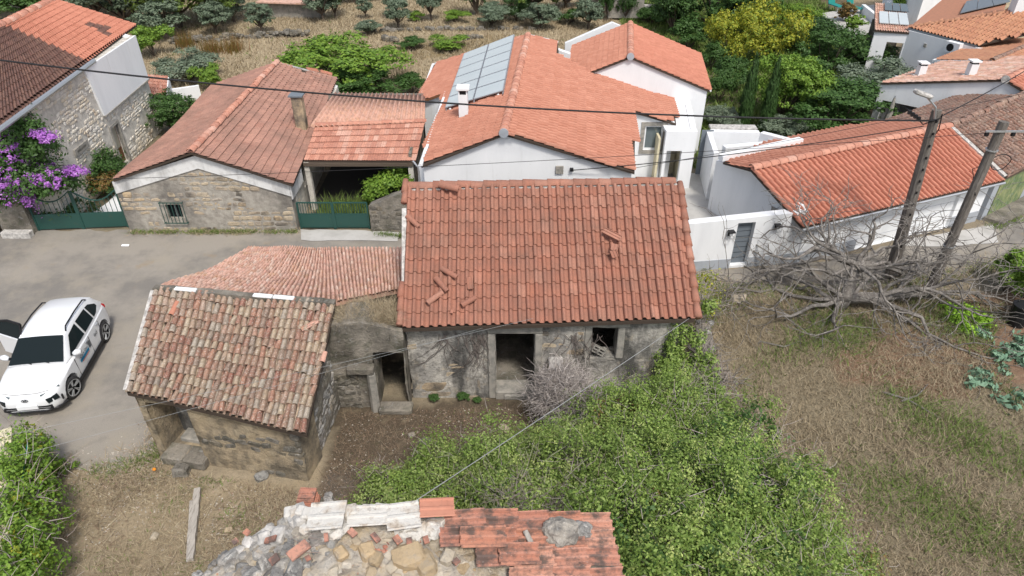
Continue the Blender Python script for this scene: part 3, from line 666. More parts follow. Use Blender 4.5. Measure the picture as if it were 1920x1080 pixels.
nBr=(bER-bEL).cross(bRL-bEL).normalized()
# concave channel tiles between the covers
mb=MB()
for i in range(29):
    for j in range(12):
        u0=i/29
        for t_ in range(2): pass
        P=lambda u,v: bEL*(1-u)*(1-v)+bER*u*(1-v)+bRR*u*v+bRL*(1-u)*v+Vector((0,0,sagB(u,v)))
        a,b=P(u0-.2/29,j/12),P(u0+.2/29,j/12); c2,d2=P(u0+.2/29,(j+1.1)/12),P(u0-.2/29,(j+1.1)/12); m0,m1=(a+b)/2,(c2+d2)/2
        up=nBr*.03; mb.add([a+up*1.6,m0+up*.7,b+up*1.6,c2+up,m1,d2+up],[(0,1,4,5),(1,2,3,4)])
o=mb.build('channel_tiles',M['tile_old'],B,recalc=False); o['kind']='stuff'
# mortared crest, partly white
cr=MB(); n_=16
for i in range(n_):
    a=bRL.lerp(bRR,i/n_); b=bRL.lerp(bRR,(i+1)/n_); cr.beam(a+Vector((0,.03,.06)),b+Vector((0,.03,.06+random.uniform(-.015,.015))),.2+random.uniform(-.03,.03),.12)
cr.build('crest',M['earthwall'],B)
for t0,t1 in((.12,.24),(.555,.66),(.665,.78)):
    MB().beam(bRL.lerp(bRR,t0)+Vector((0,.0,.13)),bRL.lerp(bRR,t1)+Vector((0,.0,.13)),.14,.06).build('ridge_cap',M['white'],B,bevel=.015)
MB().beam(bEL+Vector((-.03,.05,.02)),bRL+Vector((0,-.05,.02)),.13,.1).build('verge_mortar',M['mortar'],B)
loose(568,625,600,608,'flat pinkish tile lying loose near the top right of the lichen-covered shed roof','flat',M['tile_c'],bEL,nBr,.13,.16)
loose(323,595,335,570,'bright orange tile near the upper left corner of the shed roof','barrel',M['tile_f'],bEL,nBr,.15,.10)
loose(605,683,611,664,'whitish orange broken tile on the right edge of the shed roof','barrel',M['tile_e'],bEL,nBr,.15,.1)
# back roof of the shed (separate falling roof behind the crest)
Cc=empty('pink_roofed_outbuilding',(-6.2,17.6,0),'low outbuilding behind the shed under a sagging pink old barrel-tile roof','shed')
cNL=Vector((bRL.x-.02,bRL.y+.16,3.36)); cNR=Vector((bRR.x,bRR.y+.12,3.2)); cFR=at(620,470,2.05); cFL=at(466,468,2.0)
def sagC(u,v): return .05*noise.noise(Vector((u*3,v*3,9)))-.13*math.sin(math.pi*v)
# seen from behind: eave is far; build with the eave at the far side
tile_roof(Cc,cFR,cFL,cNL,cNR,36,16,'barrel',M['tile_c'],nmax=200,jit=.035,sag=sagC,lap=1.2,thick=.12,deckm=M['tile_c'],dk=-.015)
c2N=at(756,543,2.45); c2M=at(655,548,2.75)
tile_roof(Cc,at(756,470,2.05),cFR,cNR,c2N,20,15,'barrel',M['tile_c'],nmax=100,jit=.03,lap=1.2,thick=.12,deckm=M['tile_c'],dk=-.015)
wall('back_wall',(-3.6,19.6),(-8.8,19.7),.4,1.9,M['earthwall'],Cc)
wall('left_wall',(-8.85,19.7),(-9.6,15.4),.4,[(0,1.85),(4.3,3.1)],M['earthwall'],Cc)
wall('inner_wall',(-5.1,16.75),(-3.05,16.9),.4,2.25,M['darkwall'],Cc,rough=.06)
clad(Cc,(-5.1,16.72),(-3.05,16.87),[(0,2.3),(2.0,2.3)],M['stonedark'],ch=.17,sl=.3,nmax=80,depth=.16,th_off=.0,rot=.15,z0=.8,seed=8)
loose(694,517,724,515,'dark slat of wood lying across the pink sagging roof','flat',M['tile_l'],c2N,(cFR-c2N).cross(c2M-c2N)*-1 if False else Vector((0,.3,1)).normalized(),.07,.12,'plank','plank')
# link wall with doorway between shed and ruined house
E=empty('yard_wall',(-3.9,14.6,0),'dark crumbling wall with a doorway joining the shed to the ruined house, dry grass on top','wall')
wall('wall_body',(-4.95,14.32),(-2.9,14.36),.85,[(0,2.95),(1.0,3.05),(2.05,2.75)],M['earthwall'],E,holes=[(1.18,2.0,.0,2.0)],rough=.06,cell=.18)
clad(E,(-4.95,14.30),(-4.25,14.30),[(0,1.3),(.7,1.2)],M['stonedark'],ch=.2,sl=.25,nmax=30,depth=.2,rot=.3,th_off=.02,seed=6)
MB().tube([(-3.88,14.22,0),(-3.87,14.24,1.35)],[.13,.12],7).build('stone_post',M['frame'],E)
part_box('lintel',E,(-4.15,14.28,1.5),(.75,.3,.24),M['earthwall'],bevel=.04)
part_box('threshold_stone',E,(-3.3,14.2,.1),(.95,.4,.2),M['earthwall'],bevel=.04)
r=np.random.default_rng(3); n=5200
P=np.stack([r.uniform(-4.85,-3.0,n),r.uniform(14.45,15.35,n),np.full(n,2.85)+r.normal(size=n)*.04],1)
blades('dry_grass',P,.26,.008,M['straw'],r,.8,parent=E)
# =====================================================================
# STONE HOUSE WITH CHIMNEY (left middle)
# =====================================================================
D=empty('stone_house',(-12.2,30,0),'long low stone house with brown tiled gable roof, white gable band and stone chimney','house')
DY=24.5
prD=[(0,2.22),(3.5,3.3),(6.85,2.1)]
wall('gable_wall',(-15.6,DY),(-8.75,DY),.5,prD,M['mortarD'],D,holes=[(1.75,2.35,.55,1.2)])
clad(D,(-15.6,DY),(-8.75,DY),[(0,1.7),(3.5,2.8),(6.85,1.6)],M['stoneD'],holes=[(1.6,2.5,.45,1.3)],ch=.21,sl=.36,nmax=240,depth=.09,th_off=.01,gap=.045,seed=11,rot=.13,skip=.25)
mb=MB()
for a,b in(((0,2.2),(3.5,3.28)),((3.5,3.28),(6.87,2.08))):
    x0,x1=-15.6+a[0],-15.6+b[0]; mb.add([(x0,DY-.05,a[1]-.5),(x1,DY-.05,b[1]-.5),(x1,DY-.05,b[1]+.02),(x0,DY-.05,a[1]+.02),(x0,DY+.01,a[1]-.5),(x1,DY+.01,b[1]-.5),(x1,DY+.01,b[1]+.02),(x0,DY+.01,a[1]+.02)],[(0,1,2,3),(0,4,5,1),(4,0,3,7),(1,5,6,2)])
mb.build('render_band',M['whiteD'],D)
wall('right_wall',(-8.75,DY+.5),(-9.3,36.3),.4,2.05,M['mortarL'],D,holes=[(1.6,2.3,.9,1.7)])
clad(D,(-8.75,DY+.5),(-9.0,29),[(0,1.5),(4,1.5)],M['stoneL'],holes=[(1.4,2.5,.8,1.8)],ch=.2,sl=.3,nmax=50,depth=.08,th_off=.02,seed=12)
slab('render_band',rect_on((-8.72,DY),(0,1),-.04,1.6,1.45,2.2),(1,0,0),0,.05,M['whiteD'],D)
part_box('window_pane',D,(-9.05,27.0,1.3),(.05,.7,.8),M['glass']); 
wall('left_wall',(-15.9,36.3),(-15.6,DY+.5),.4,2.1,M['mortarL'],D)
wall('far_gable',(-9.3,36.4),(-15.9,36.4),.4,[(0,2.1),(3.3,3.2),(6.6,2.1)],M['whiteD'],D)
wf=part_box('window',D,(-13.55,DY+.22,.87),(.62,.05,.68),M['glass']); part_box('mullion',wf,(-13.55,DY+.17,.87),(.05,.05,.68),M['metal'])
g=MB()
for x in np.linspace(-14.0,-13.1,7): g.tube([(x,DY-.12,.4),(x,DY-.12,1.35)],.014,5)
for z in(.42,1.33): g.beam((-14.03,DY-.12,z),(-13.07,DY-.12,z),.03,.03)
for x in(-14,-13.1):
    for z in (.42,1.33): g.beam((x,DY-.12,z),(x,DY+.02,z),.02,.02)
g.build('window_grille',M['green'],D)
rF,rB=Vector((-12.12,DY-.22,3.5)),at(520,117,3.5)
dEL,dEFL=at(212,338,2.33),at(398,160,2.35); dER,dEFR=at(549,347,2.16),at(632,147,2.25)
sagD=lambda u,v:-.07*math.sin(math.pi*u)*math.sin(math.pi*v)+.02*noise.noise(Vector((u*6,v*3,0)))
sagDL=lambda u,v:-.2*math.sin(math.pi*u)**2*(1-v)-.1*math.sin(math.pi*v)*math.sin(math.pi*u)
hole=[tuple(onp(*q,rF,(dEFR-dER).cross(rF-dER))[:2]) for q in((553,134),(568,131),(582,139),(570,143))]
tile_roof(D,dER,dEFR,rB,rF,44,12,'rib',M['tile_d'],nmax=200,sag=sagD,jit=.012,holes=[hole])
tile_roof(D,dEFL,dEL,rF,rB,44,12,'rib',M['tile_d'],nmax=100,sag=sagDL,jit=.01)
ridge(D,rF+Vector((0,-.03,.0)),rB,29,M['tile_e'],r_=.15,lift=.07)
nD=(dEFR-dER).cross(rF-dER).normalized()
MB().beam(rB,dEFR,.16,.06).build('verge_mortar',M['mortar'],D)
for i,(a,b) in enumerate((((575,133),(596,136)),((580,140),(600,146)),((600,137),(622,143)),((541,128),(548,133)),((566,146),(585,150)))):
    loose(*a,*b,['broken red tile at the ragged hole in the brown roof top','slipped red tile just below the hole in the brown roof','red tile lying askew at the far right corner of the brown roof','dark broken tile chunk left of the hole in the brown roof','lowest slipped tile below the hole in the brown roof'][i],'flat',[M['tile_f'],M['tile_e'],M['tile_f'],M['tile_i'],M['tile_e']][i],dER,nD,.35,.1)
cb=onp(567,240,dER,nD); tz=aty(553,182,cb.y).z; ch=part_box('chimney',D,(cb.x,cb.y,(cb.z+tz)/2-.1),(.46,.42,tz-cb.z+.3),M['stoneD'],bevel=.03)
part_box('chimney_cap',ch,(cb.x,cb.y,tz+.1),(.62,.55,.06),M['grey_door']); part_box('smoke_gap',ch,(cb.x,cb.y,tz+.06),(.38,.34,.07),M['black'])
# =====================================================================
# CARPORT between stone house and white house
# =====================================================================
K=empty('carport',(-6.3,27.8,0),'open carport with ribbed pink tile lean-to roof and corrugated roof behind it','carport')
kz=2.25
kEL,kER,kRR,kRL=at(570,302,kz),at(780,303,kz),at(797,229,2.85),at(592,237,2.85)
tile_roof(K,kEL,kER,kRR,kRL,23,6,'rib',M['tile_e'],nmax=140,jit=.012)
mb=MB(); c0,c1,c2_,c3=at(580,238,2.9),at(797,229,2.9),at(797,177,3.25),at(627,174,3.25)
nw=22*6
for i in range(nw+1):
    u=i/nw; o_=.06*math.sin(u*22*2*math.pi)
    a=c0.lerp(c1,u); b=c3.lerp(c2_,u); mb.V+=[(a.x,a.y,a.z+o_),(b.x,b.y,b.z+o_),(a.x,a.y,a.z+o_-.02),(b.x,b.y,b.z+o_-.02)]
for i in range(nw):
    k=4*i; mb.F+=[(k,k+4,k+5,k+1),(k+2,k+3,k+7,k+6),(k,k+2,k+6,k+4),(k+1,k+5,k+7,k+3)]
mb.build('corrugated_sheet',M['tile_c'],K,smooth=True,recalc=False)
ridge(K,kRL+Vector((0,0,.02)),kRR+Vector((0,0,.02)),10,M['tile_e'],r_=.13,lift=.05)
for x in(-8.5,-4.2): part_box('post',K,(x,26.4,1.1),(.2,.2,2.2),M['mortarL'])
wall('back_wall',(-8.7,32),(-4.2,32),.2,3.1,M['earthwall'],K)
wall('side_wall',(-4.15,26.5),(-4.25,32),.12,2.5,M['earthwall'],K)
MB().beam((-8.6,26.3,2.12),(-4.1,26.3,2.12),.12,.14).build('beam',M['trunk'],K)
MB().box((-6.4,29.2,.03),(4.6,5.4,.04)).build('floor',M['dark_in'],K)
def gate(name,label,a,b,zt,zp,nb,arc=0,split=1):
    a,b=Vector((*a,0)),Vector((*b,0)); d=(b-a).normalized(); L=(b-a).length; e=empty(name,(a+b)/2,label,'gate')
    Z=lambda z:Vector((0,0,z))
    for k in range(split):
        p,q=a.lerp(b,k/split)+d*.03,a.lerp(b,(k+1)/split)-d*.03
        n=Vector((-d.y,d.x,0)); slab('panel',[p+Z(.08),q+Z(.08),q+Z(zp),p+Z(zp)],n,0,.04,M['green'],e)
        f=MB(); tp=lambda t:zt-arc*math.sin(math.pi*t)
        for t in(0,1): f.beam(p.lerp(q,t)+Z(.05),p.lerp(q,t)+Z(tp(t)),.06,.06)
        for i in range(8): f.beam(p.lerp(q,i/8)+Z(tp(i/8) if arc else zt),p.lerp(q,(i+1)/8)+Z(tp((i+1)/8) if arc else zt),.05,.045)
        f.build('frame',M['green'] if arc==0 else M['green'],e)
        for i in range(1,nb):
            t=i/nb; MB().tube([p.lerp(q,t)+Z(zp),p.lerp(q,t)+Z(tp(t))],.014,5).build('bar',M['green'],e)
    return e
gate('metal_gate','low dark green metal gate with bars in front of the carport yard',(-8.65,24.62),(-5.8,24.62),1.22,.72,13,0,2)
gate('metal_gate','dark green double gate with curved top rails beside the purple bougainvillea',(-19.3,24.45),(-15.75,24.75),1.75,.75,9,.45,2)
e=empty('yard_wall',(-5.1,24.5,0),'short grey stone yard wall between the carport gate and the white house','wall')
wall('wall_body',(-5.72,24.45),(-3.95,24.2),.4,[(0,1.15),(.9,1.6),(1.75,1.95)],M['earthwall'],e,rough=.02)
clad(e,(-5.72,24.45),(-3.95,24.2),[(0,1.1),(.9,1.5),(1.75,1.85)],M['stonedark'],ch=.22,sl=.33,nmax=40,depth=.06,th_off=.02)
e=empty('gate_pillar',(-20,24.3,0),'broad mossy plastered pillar left of the curved green gate, low concrete block at its foot','wall')
wall('pillar_body',(-20.6,24.25),(-19.35,24.25),.9,1.45,M['earthwall'],e,rough=.02)
part_box('foot_block',e,(-19.85,23.98,.14),(1.15,.3,.28),M['mortar'],bevel=.02)
wall('wall_body',(-26,23.9),(-20.85,24.2),.4,1.4,M['stoneD'],e,rough=.03); MB().tube([(-20.75,24.15,0),(-20.75,24.15,1.45)],.09,6).build('drain_pipe',M['black'],e)
# =====================================================================
# BIG HOUSE AT THE LEFT EDGE
# =====================================================================
L=empty('farmhouse',(-21,29,0),'tall stone farmhouse at the left edge, half dark and half orange tiled roof','house')
lw0,lw1=Vector((-18.28,24.9,0)),Vector((-18.85,35.4,0)); ld=(lw1-lw0).normalized(); ln=Vector((ld.y,-ld.x,0)); LL=(lw1-lw0).length
def onL(px,py):
    p=onp(px,py,lw0,ln); return ((p-lw0).dot(ld),p.z)
def Lp(s,z): return lw0+ld*s+Vector((0,0,z))
zL=4.95
sc=onL(193,217)[0]
dq=[onL(*q) for q in((205,243),(224,236),(243,303),(229,316))]; ds0,ds1=min(q[0] for q in dq)+.15,max(q[0] for q in dq)-.15; dz1=max(q[1] for q in dq); dz0=.2
wq=[onL(*q) for q in((136,277),(160,262),(161,283),(142,297))]; ws0,ws1=min(q[0] for q in wq),max(q[0] for q in wq); wz0,wz1=min(q[1] for q in wq)+.1,max(q[1] for q in wq)-.1
wall('side_wall',lw0,lw1,.5,zL,M['mortarL'],L,holes=[(ds0,ds1,dz0,dz1),(ws0+.2,ws1-.2,wz0+.2,wz1-.2)])
wa,wb=onL(193,217)[1],onL(272,150)[1]
clad(L,lw0,lw1,[(0,zL),(sc,zL),(sc+.02,wa-.05),(LL,wb-.05)],M['stoneL'],holes=[(ds0-.15,ds1+.15,0,dz1+.15),(ws0,ws1,wz0,wz1)],ch=.165,sl=.22,nmax=300,gap=.03,depth=.09,th_off=.0,seed=21,rot=.25,skip=.35)
slab('white_render',[Lp(sc,wa),Lp(LL,wb),Lp(LL,zL),Lp(sc-.35,zL)],ln,.0,.09,M['white'],L)
slab('ledge',[Lp(sc,wa-.05),Lp(LL,wb-.05),Lp(LL,wb),Lp(sc,wa)],ln,.0,.14,M['frame'],L)
dr=slab('door',[Lp(ds0,dz0),Lp(ds1,dz0),Lp(ds1,dz1),Lp(ds0,dz1)],ln,-.2,-.15,M['brown_door'],L)
for i in range(5):
    s=ds0+.12+(ds1-ds0-.24)*(i+.5)/5; w_=(ds1-ds0)/14; slab('door_slat',[Lp(s-w_,dz0+.75),Lp(s+w_,dz0+.75),Lp(s+w_,dz1-.1),Lp(s-w_,dz1-.1)],ln,-.14,-.11,M['curtain'],dr)
for q in((ds0-.13,ds0,dz0,dz1+.12),(ds1,ds1+.13,dz0,dz1+.12),(ds0,ds1,dz1,dz1+.12)):
    slab('door_frame',[Lp(q[0],q[2]),Lp(q[1],q[2]),Lp(q[1],q[3]),Lp(q[0],q[3])],ln,-.1,.06,M['frame'],L)
for q in((ws0,ws0+.2,wz0,wz1),(ws1-.2,ws1,wz0,wz1),(ws0+.2,ws1-.2,wz1-.2,wz1),(ws0+.2,ws1-.2,wz0,wz0+.2)):
    slab('window_frame',[Lp(q[0],q[2]),Lp(q[1],q[2]),Lp(q[1],q[3]),Lp(q[0],q[3])],ln,-.05,.07,M['frame'],L)
slab('window',[Lp(ws0+.2,wz0+.2),Lp(ws1-.2,wz0+.2),Lp(ws1-.2,wz1-.2),Lp(ws0+.2,wz1-.2)],ln,-.3,-.25,M['glass'],L)
wall('far_wall',(-18.9,35.4),(-26,35.0),.4,[(0,4.9),(3.6,6.3),(7.1,4.9)],M['white'],L)
wall('left_wall',(-26,35),(-26,24.9),.4,4.9,M['mortarL'],L)
wall('near_wall',(-26,24.9),(-18.28,24.9),.4,[(0,4.9),(4,6.3),(7.7,4.9)],M['mortarL'],L)
lEL=at(0,233,5.05); lER=at(256,47,5.05); lRR=at(101,0,6.55); lRL=at(0,50,6.6)
# extend the roof out of the frame towards the camera side
k=.6/(lER-lEL).length; lEL0=lEL-(lER-lEL)*k; lRL0=lRL-(lRR-lRL).normalized()*((lRL-lRR).length*0+((lEL0-lEL).length))
tb=.455
yb=lambda c: M['tile_l'] if inpoly(c.x,c.y,[(-60,0),(-10,0),tuple(at(172,114,5.05)[:2]),tuple(at(18,52,6.5)[:2]),(-60,33)]) or inpoly(c.x,c.y,[tuple(onp(*q,lEL,(lER-lEL).cross(lRL-lEL))[:2]) for q in((160,50),(172,44),(205,52),(203,58),(190,57),(208,64),(205,68),(188,63),(185,57))]) else None
Lr=(lER-lEL0).length
tile_roof(L,lEL0,lER,lRR,lRL0,int(Lr/.25),12,'s',M['tile_h'],nmax=300,jit=.006,altm=yb)
ridge(L,lRL0,lRR,int((lRR-lRL0).length/.42),M['tile_e'],r_=.2,lift=.07)
o=lambda p,q:p+q
bk=[lRL0,lRR,lRR+Vector((-4.2,.4,-1.6)),lRL0+Vector((-4.2,.3,-1.6))]
slab('back_roof',bk,(0,0,1),-.1,0,M['tile_h'],L)
MB().tube([lEL0+Vector((.1,0,-.08)),at(172,114,5.0)+Vector((.1,0,0))],.1,8).build('gutter',M['metal'],L)
# little tiled hut behind
hL=empty('garden_hut',at(310,185),'tiny white hut with orange tiled roof behind the farmhouse wall','hut')
a=at(318,190); hx,hy=-18.0,38.5
h0=aty(282,178,hy); h1=aty(311,181,hy); h2=aty(315,144,hy+2.3); h3=aty(272,141,hy+2.3)
tile_roof(hL,h0,h1,h2,h3,8,6,'fine',M['tile_e'],nmax=60,jit=.01)
wall('front_wall',(h0.x,hy+.15),(h1.x,hy+.15),.2,h0.z-.05,M['whiteD'],hL); wall('side_wall',(h1.x,hy+.15),(h2.x+.1,hy+2.2),.2,[(0,h1.z),(2.05,h2.z)],M['white'],hL)
wall('side_wall',(h1.x,hy+.9),(h1.x+1.3,hy+1.6),.2,h1.z+.1,M['white'],hL)
# =====================================================================
# WHITE MODERN HOUSE (centre)
# =====================================================================
Fh=empty('white_house',(1.5,29,0),'white rendered house in the centre with new orange roof, solar panels and white chimney','house')
P0=Vector((-.28,22.6,4.95)); rd=Vector((.085,.996,0)).normalized(); pd=Vector((rd.y,-rd.x,0))
nR=Vector((.31*pd.x,.31*pd.y,1)); nL=Vector((-.41*pd.x,-.41*pd.y,1))
def fr(s,t,k): return P0+rd*t+pd*s+Vector((0,0,-k*abs(s)))
onR=lambda px,py: onp(px,py,P0,nR); onLf=lambda px,py: onp(px,py,P0,nL)
tl=13.4
cR=[tuple(onR(*q)[:2]) for q in((946,250),(1190,323),(1191,209),(1268,232),(1261,186))]+[tuple(fr(6.2,12.0,.31)[:2]),tuple(fr(2.2,13.0,.31)[:2]),tuple(onR(1046,80)[:2]),tuple(onR(990,67)[:2])]
cR[5:6]=[tuple(onR(1111,137)[:2])]; cR[6:7]=[tuple(onR(1048,104)[:2])]
tile_roof(Fh,fr(8.6,-.1,.31),fr(8.6,tl+1,.31),fr(0,tl+1,.31),fr(0,-.1,.31),56,24,'s',M['tile_f'],nmax=200,clip=cR,jit=.005)
cL=[tuple(onLf(*q)[:2]) for q in((946,250),(990,67),(812,122),(787,190),(836,174),(790,311))]
tile_roof(Fh,fr(-5,tl+2,.41),fr(-5,-.1,.41),fr(0,-.1,.41),fr(0,tl+2,.41),60,14,'s',M['tile_f'],nmax=100,clip=cL,jit=.005)
ridge(Fh,fr(0,-.05,0),onR(990,67),33,M['tile_e'],r_=.16,lift=.09,jit=.003)
MB().tube([fr(0,-.1,0)+Vector((0,0,.03)),fr(0,.02,0)+Vector((0,0,.03))],.17,12).build('ridge_end_cap',M['greyband'],Fh)
fl,fr_=Vector((-3.16,22.72,0)),Vector((4.3,22.72,0))
wall('gable_wall',(-3.16,22.72),(4.3,22.72),.3,[(0,3.66),(2.9,4.85),(7.46,3.42)],M['white'],Fh,holes=[(2.5,3.35,1.2,2.72)])
part_box('window',Fh,(-3.16+2.93,22.9,1.95),(.8,.04,1.5),M['winglass'])
for q in((-3.16+2.93,2.78,1.15,.13),): part_box('window_frame',Fh,(q[0],22.69,q[1]),(q[2],.1,q[3]),M['frame'])
for x in(-.72,.25): part_box('window_frame',Fh,(x,22.69,1.95),(.13,.1,1.55),M['frame'])
a=aty(1049,318,22.7); part_box('meter_box',Fh,(a.x,22.68,a.z),(.28,.06,.3),M['frame'],bevel=.01)
a=aty(1072,318,22.65); part_box('cable_anchor',Fh,(a.x,22.65,a.z),(.12,.12,.1),M['black'])
wall('right_wall',(4.3,22.72),(5.1,29.0),.3,3.25,M['white'],Fh)
wall('left_wall',(-2.98,31.2),(-3.16,22.9),.3,3.4,M['white'],Fh)
wall('left_wall',(-4.1,37.3),(-4.15,31.4),.3,2.7,M['white'],Fh); wall('notch_wall',(-4.15,31.4),(-3.0,31.1),.3,[(0,2.95),(1.15,3.4)],M['white'],Fh)
wall('far_wall',(3,35.8),(-4.2,37.2),.3,[(0,4.0),(2.3,4.7),(7.3,2.8)],M['white'],Fh)
# wing with the small window
wy=29.15
a,b=aty(1190,300,wy),aty(1256,300,wy); za=aty(1192,212,wy).z; zb=aty(1262,232,wy).z
w0,w1=aty(1208,255,wy).x,aty(1242,255,wy).x; wz1_,wz0_=aty(1225,236,wy).z,aty(1225,281,wy).z
wall('wing_wall',(a.x-.3,wy),(b.x,wy),.3,[(0,za-.03),(b.x-a.x+.3,zb+.05)],M['white'],Fh,holes=[(w0-a.x+.3,w1-a.x+.3,wz0_,wz1_)])
wn_=part_box('window',Fh,((w0+w1)/2,wy+.12,(wz0_+wz1_)/2),(w1-w0,.03,wz1_-wz0_),M['winglass'])
for c,d in((((w0+w1)/2,wz1_-.03),(w1-w0,.07)),(((w0+w1)/2,wz0_+.03),(w1-w0,.07)),((w0+.03,(wz0_+wz1_)/2),(.07,wz1_-wz0_-.13)),((w1-.03,(wz0_+wz1_)/2),(.07,wz1_-wz0_-.13))):
    part_box('sash',wn_,(c[0],wy+.08,c[1]),(d[0],.07,d[1]),M['white'])
for c,d in((((w0+w1)/2,wz1_+.09),(w1-w0+.36,.17)),(((w0+w1)/2,wz0_-.09),(w1-w0+.36,.17)),((w0-.09,(wz0_+wz1_)/2),(.17,wz1_-wz0_)),((w1+.09,(wz0_+wz1_)/2),(.17,wz1_-wz0_))):
    part_box('window_surround',Fh,(c[0],wy-.01,c[1]),(d[0],.06,d[1]),M['frame'])
p=aty(1267,236,wy-.1); MB().tube([p,p+Vector((-.25,.05,-.25)),p+Vector((-.38,.05,-.5)),Vector((p.x-.42,wy-.06,.1))],.04,6).build('downpipe',M['metal'],Fh)
p=aty(780,315,22.6); MB().tube([p+Vector((-.1,.05,.25)),p+Vector((.08,.02,0)),Vector((p.x+.2,22.66,0))],.04,6).build('downpipe',M['metal'],Fh)
# white edge trims
for q in((onLf(790,311),onLf(836,174)),(onLf(787,190),onLf(812,122)),(onLf(812,122),onLf(990,67)),(onR(990,67),onR(1046,80)),):
    MB().beam(q[0]+Vector((0,0,.04)),q[1]+Vector((0,0,.04)),.10,.09).build('edge_trim',M['white'],Fh)
MB().beam(onLf(787,191)+Vector((0,-.02,-.02)),onLf(836,174)+Vector((0,-.02,-.02)),.07,.1).build('edge_flashing',M['brown_door'],Fh)
# chimney
b_=onLf(870,219); tz=aty(869,176,b_.y).z
c_=part_box('chimney',Fh,(b_.x,b_.y,(b_.z+tz)/2-.1),(.36,.4,tz-b_.z+.25),M['white'])
part_box('smoke_gap',c_,(b_.x,b_.y,tz+.1),(.33,.36,.2),M['black']); part_box('chimney_cap',c_,(b_.x,b_.y,tz+.25),(.5,.52,.12),M['white'],bevel=.02)
for x in(-.15,.15):
    for y in(-.17,.17): part_box('cap_post',c_,(b_.x+x,b_.y+y,tz+.09),(.05,.05,.2),M['white'])
# solar panels: a tilted rack of panels lying on the left slope, a thing of its own
q4=[onLf(838,212),onLf(948,180),onLf(968,72),onLf(873,108)]; nLn=nL.normalized()
sp=empty('solar_array',sum(q4,Vector())/4,'big array of pale solar panels lying on the left slope of the white house roof','solar panels')
pb=lambda u,v: (q4[0]*(1-u)*(1-v)+q4[1]*u*(1-v)+q4[2]*u*v+q4[3]*(1-u)*v)
for i in range(2):
    for j in range(6):
        e0,e1,f0,f1=i/2+.006,(i+1)/2-.006,j/6+.003,(j+1)/6-.003
        pts=[pb(e0,f0),pb(e1,f0),pb(e1,f1),pb(e0,f1)]
        pn=slab('panel',pts,nLn,.20,.235,M['metal'],sp)
        gg=.012; pts=[pb(e0+gg,f0+gg*.5),pb(e1-gg,f0+gg*.5),pb(e1-gg,f1-gg*.5),pb(e0+gg,f1-gg*.5)]
        slab('glass',pts,nLn,.236,.240,M['panel'],pn)
for u in(.02,.5,.98): MB().beam(pb(u,-.01)+nLn*.14,pb(u,1.01)+nLn*.14,.05,.06).build('rail',M['metal'],sp)
for u in(.08,.9): MB().tube([pb(u,.0),pb(u,0)+nLn*.16],.05,6).build('foot',M['white'],sp)
# boundary wall left of the white house
e=empty('boundary_wall',(-3.7,27,0),'white boundary wall stepping up between the carport and the white house','wall')
wall('wall_body',(-3.55,31),(-3.72,25.0),.34,2.55,M['white'],e); wall('wall_body',(-3.72,24.98),(-3.8,22.75),.3,[(0,1.75),(2.2,1.75)],M['white'],e)
# second white house with big gable
G2=empty('white_house',(5.3,31.5,0),'tall white gabled house with orange roof and dark porch, behind the centre house','house')
gy=32.2
pk,lf,rt=aty(1182,107,gy),aty(1110,135,gy),aty(1332,171,gy)
pkb=at(1182,45,pk.z); lfb=at(1047,92,aty(1112,134,gy-0).z-1.0); rtb=at(1310,112,rt.z)
lfe=lf+(lf-pk)*.75
lfb=at(1047,92,lfe.z)
def dirY(p): return p+(pkb-pk)
rtb=dirY(rt)
tile_roof(G2,rt,rtb,pkb,pk,28,13,'s',M['tile_h'],nmax=170,jit=.005)
tile_roof(G2,dirY(lfe),lfe,pk,pkb,28,12,'s',M['tile_f'],nmax=130,jit=.005)
ridge(G2,pk+Vector((0,-.02,0)),pkb,15,M['tile_e'],r_=.16,lift=.09,jit=.003)
MB().tube([pk+Vector((0,-.06,.03)),pk+Vector((0,.04,.03))],.17,12).build('ridge_end_cap',M['greyband'],G2)
x0=lfe.x+.1; x1=rt.x-.12
py_=28.3; pr0,pr1,pz=aty(1248,300,py_).x,aty(1276,300,py_).x,aty(1260,283,py_).z; px1_=at(1290,357).x+.05; px0_=aty(1246,300,py_).x-.08
kR=(pk.z-rt.z)/(rt.x-pk.x); kL=(pk.z-lfe.z)/(pk.x-lfe.x)
wall('gable_wall',(x0,gy+.1),(x1,gy+.1),.3,[(0,pk.z-kL*(pk.x-x0)-.06),(pk.x-x0,pk.z-.06),(x1-x0,pk.z-kR*(x1-pk.x)-.06)],M['white'],G2)
wall('porch_front',(px0_,py_),(px1_,py_),.25,2.75,M['white'],G2,holes=[(pr0-px0_,pr1-px0_,.1,pz)])
wall('porch_side',(px1_,py_+.26),(px1_+.5,gy+.05),.25,2.75,M['white'],G2)
MB().prism([(px0_,py_+.26),(px1_-.26,py_+.26),(px1_+.24,gy+.08),(px0_,gy+.08)],2.6,2.72).build('porch_roof',M['white'],G2)
wall('right_wall',(x1,gy+.1),(x1+.3,39.3),.3,pk.z-kR*(x1-pk.x)-.1,M['white'],G2)
wall('far_wall',(x1,39.3),(x0+.4,39.3),.3,[(0,rt.z),(x1-pk.x,pk.z-.1),(x1-x0-.4,lfe.z)],M['white'],G2)
part_box('porch_back',G2,((pr0+pr1)/2,py_+1.6,1.1),(1.6,.1,2.2),M['cream']); part_box('door',G2,(pr0+.12,py_+1.5,1.0),(.55,.06,1.95),M['brown_door'],bevel=.01)
part_box('porch_wall',G2,(pr1+.15,py_+.9,1.15),(.1,1.2,2.3),M['cream']); part_box('porch_wall',G2,(pr0-.3,py_+.9,1.15),(.1,1.2,2.3),M['cream'])
MB().beam(rt+Vector((0,0,.02)),rtb+Vector((0,0,.02)),.08,.1).build('edge_trim',M['white'],G2)
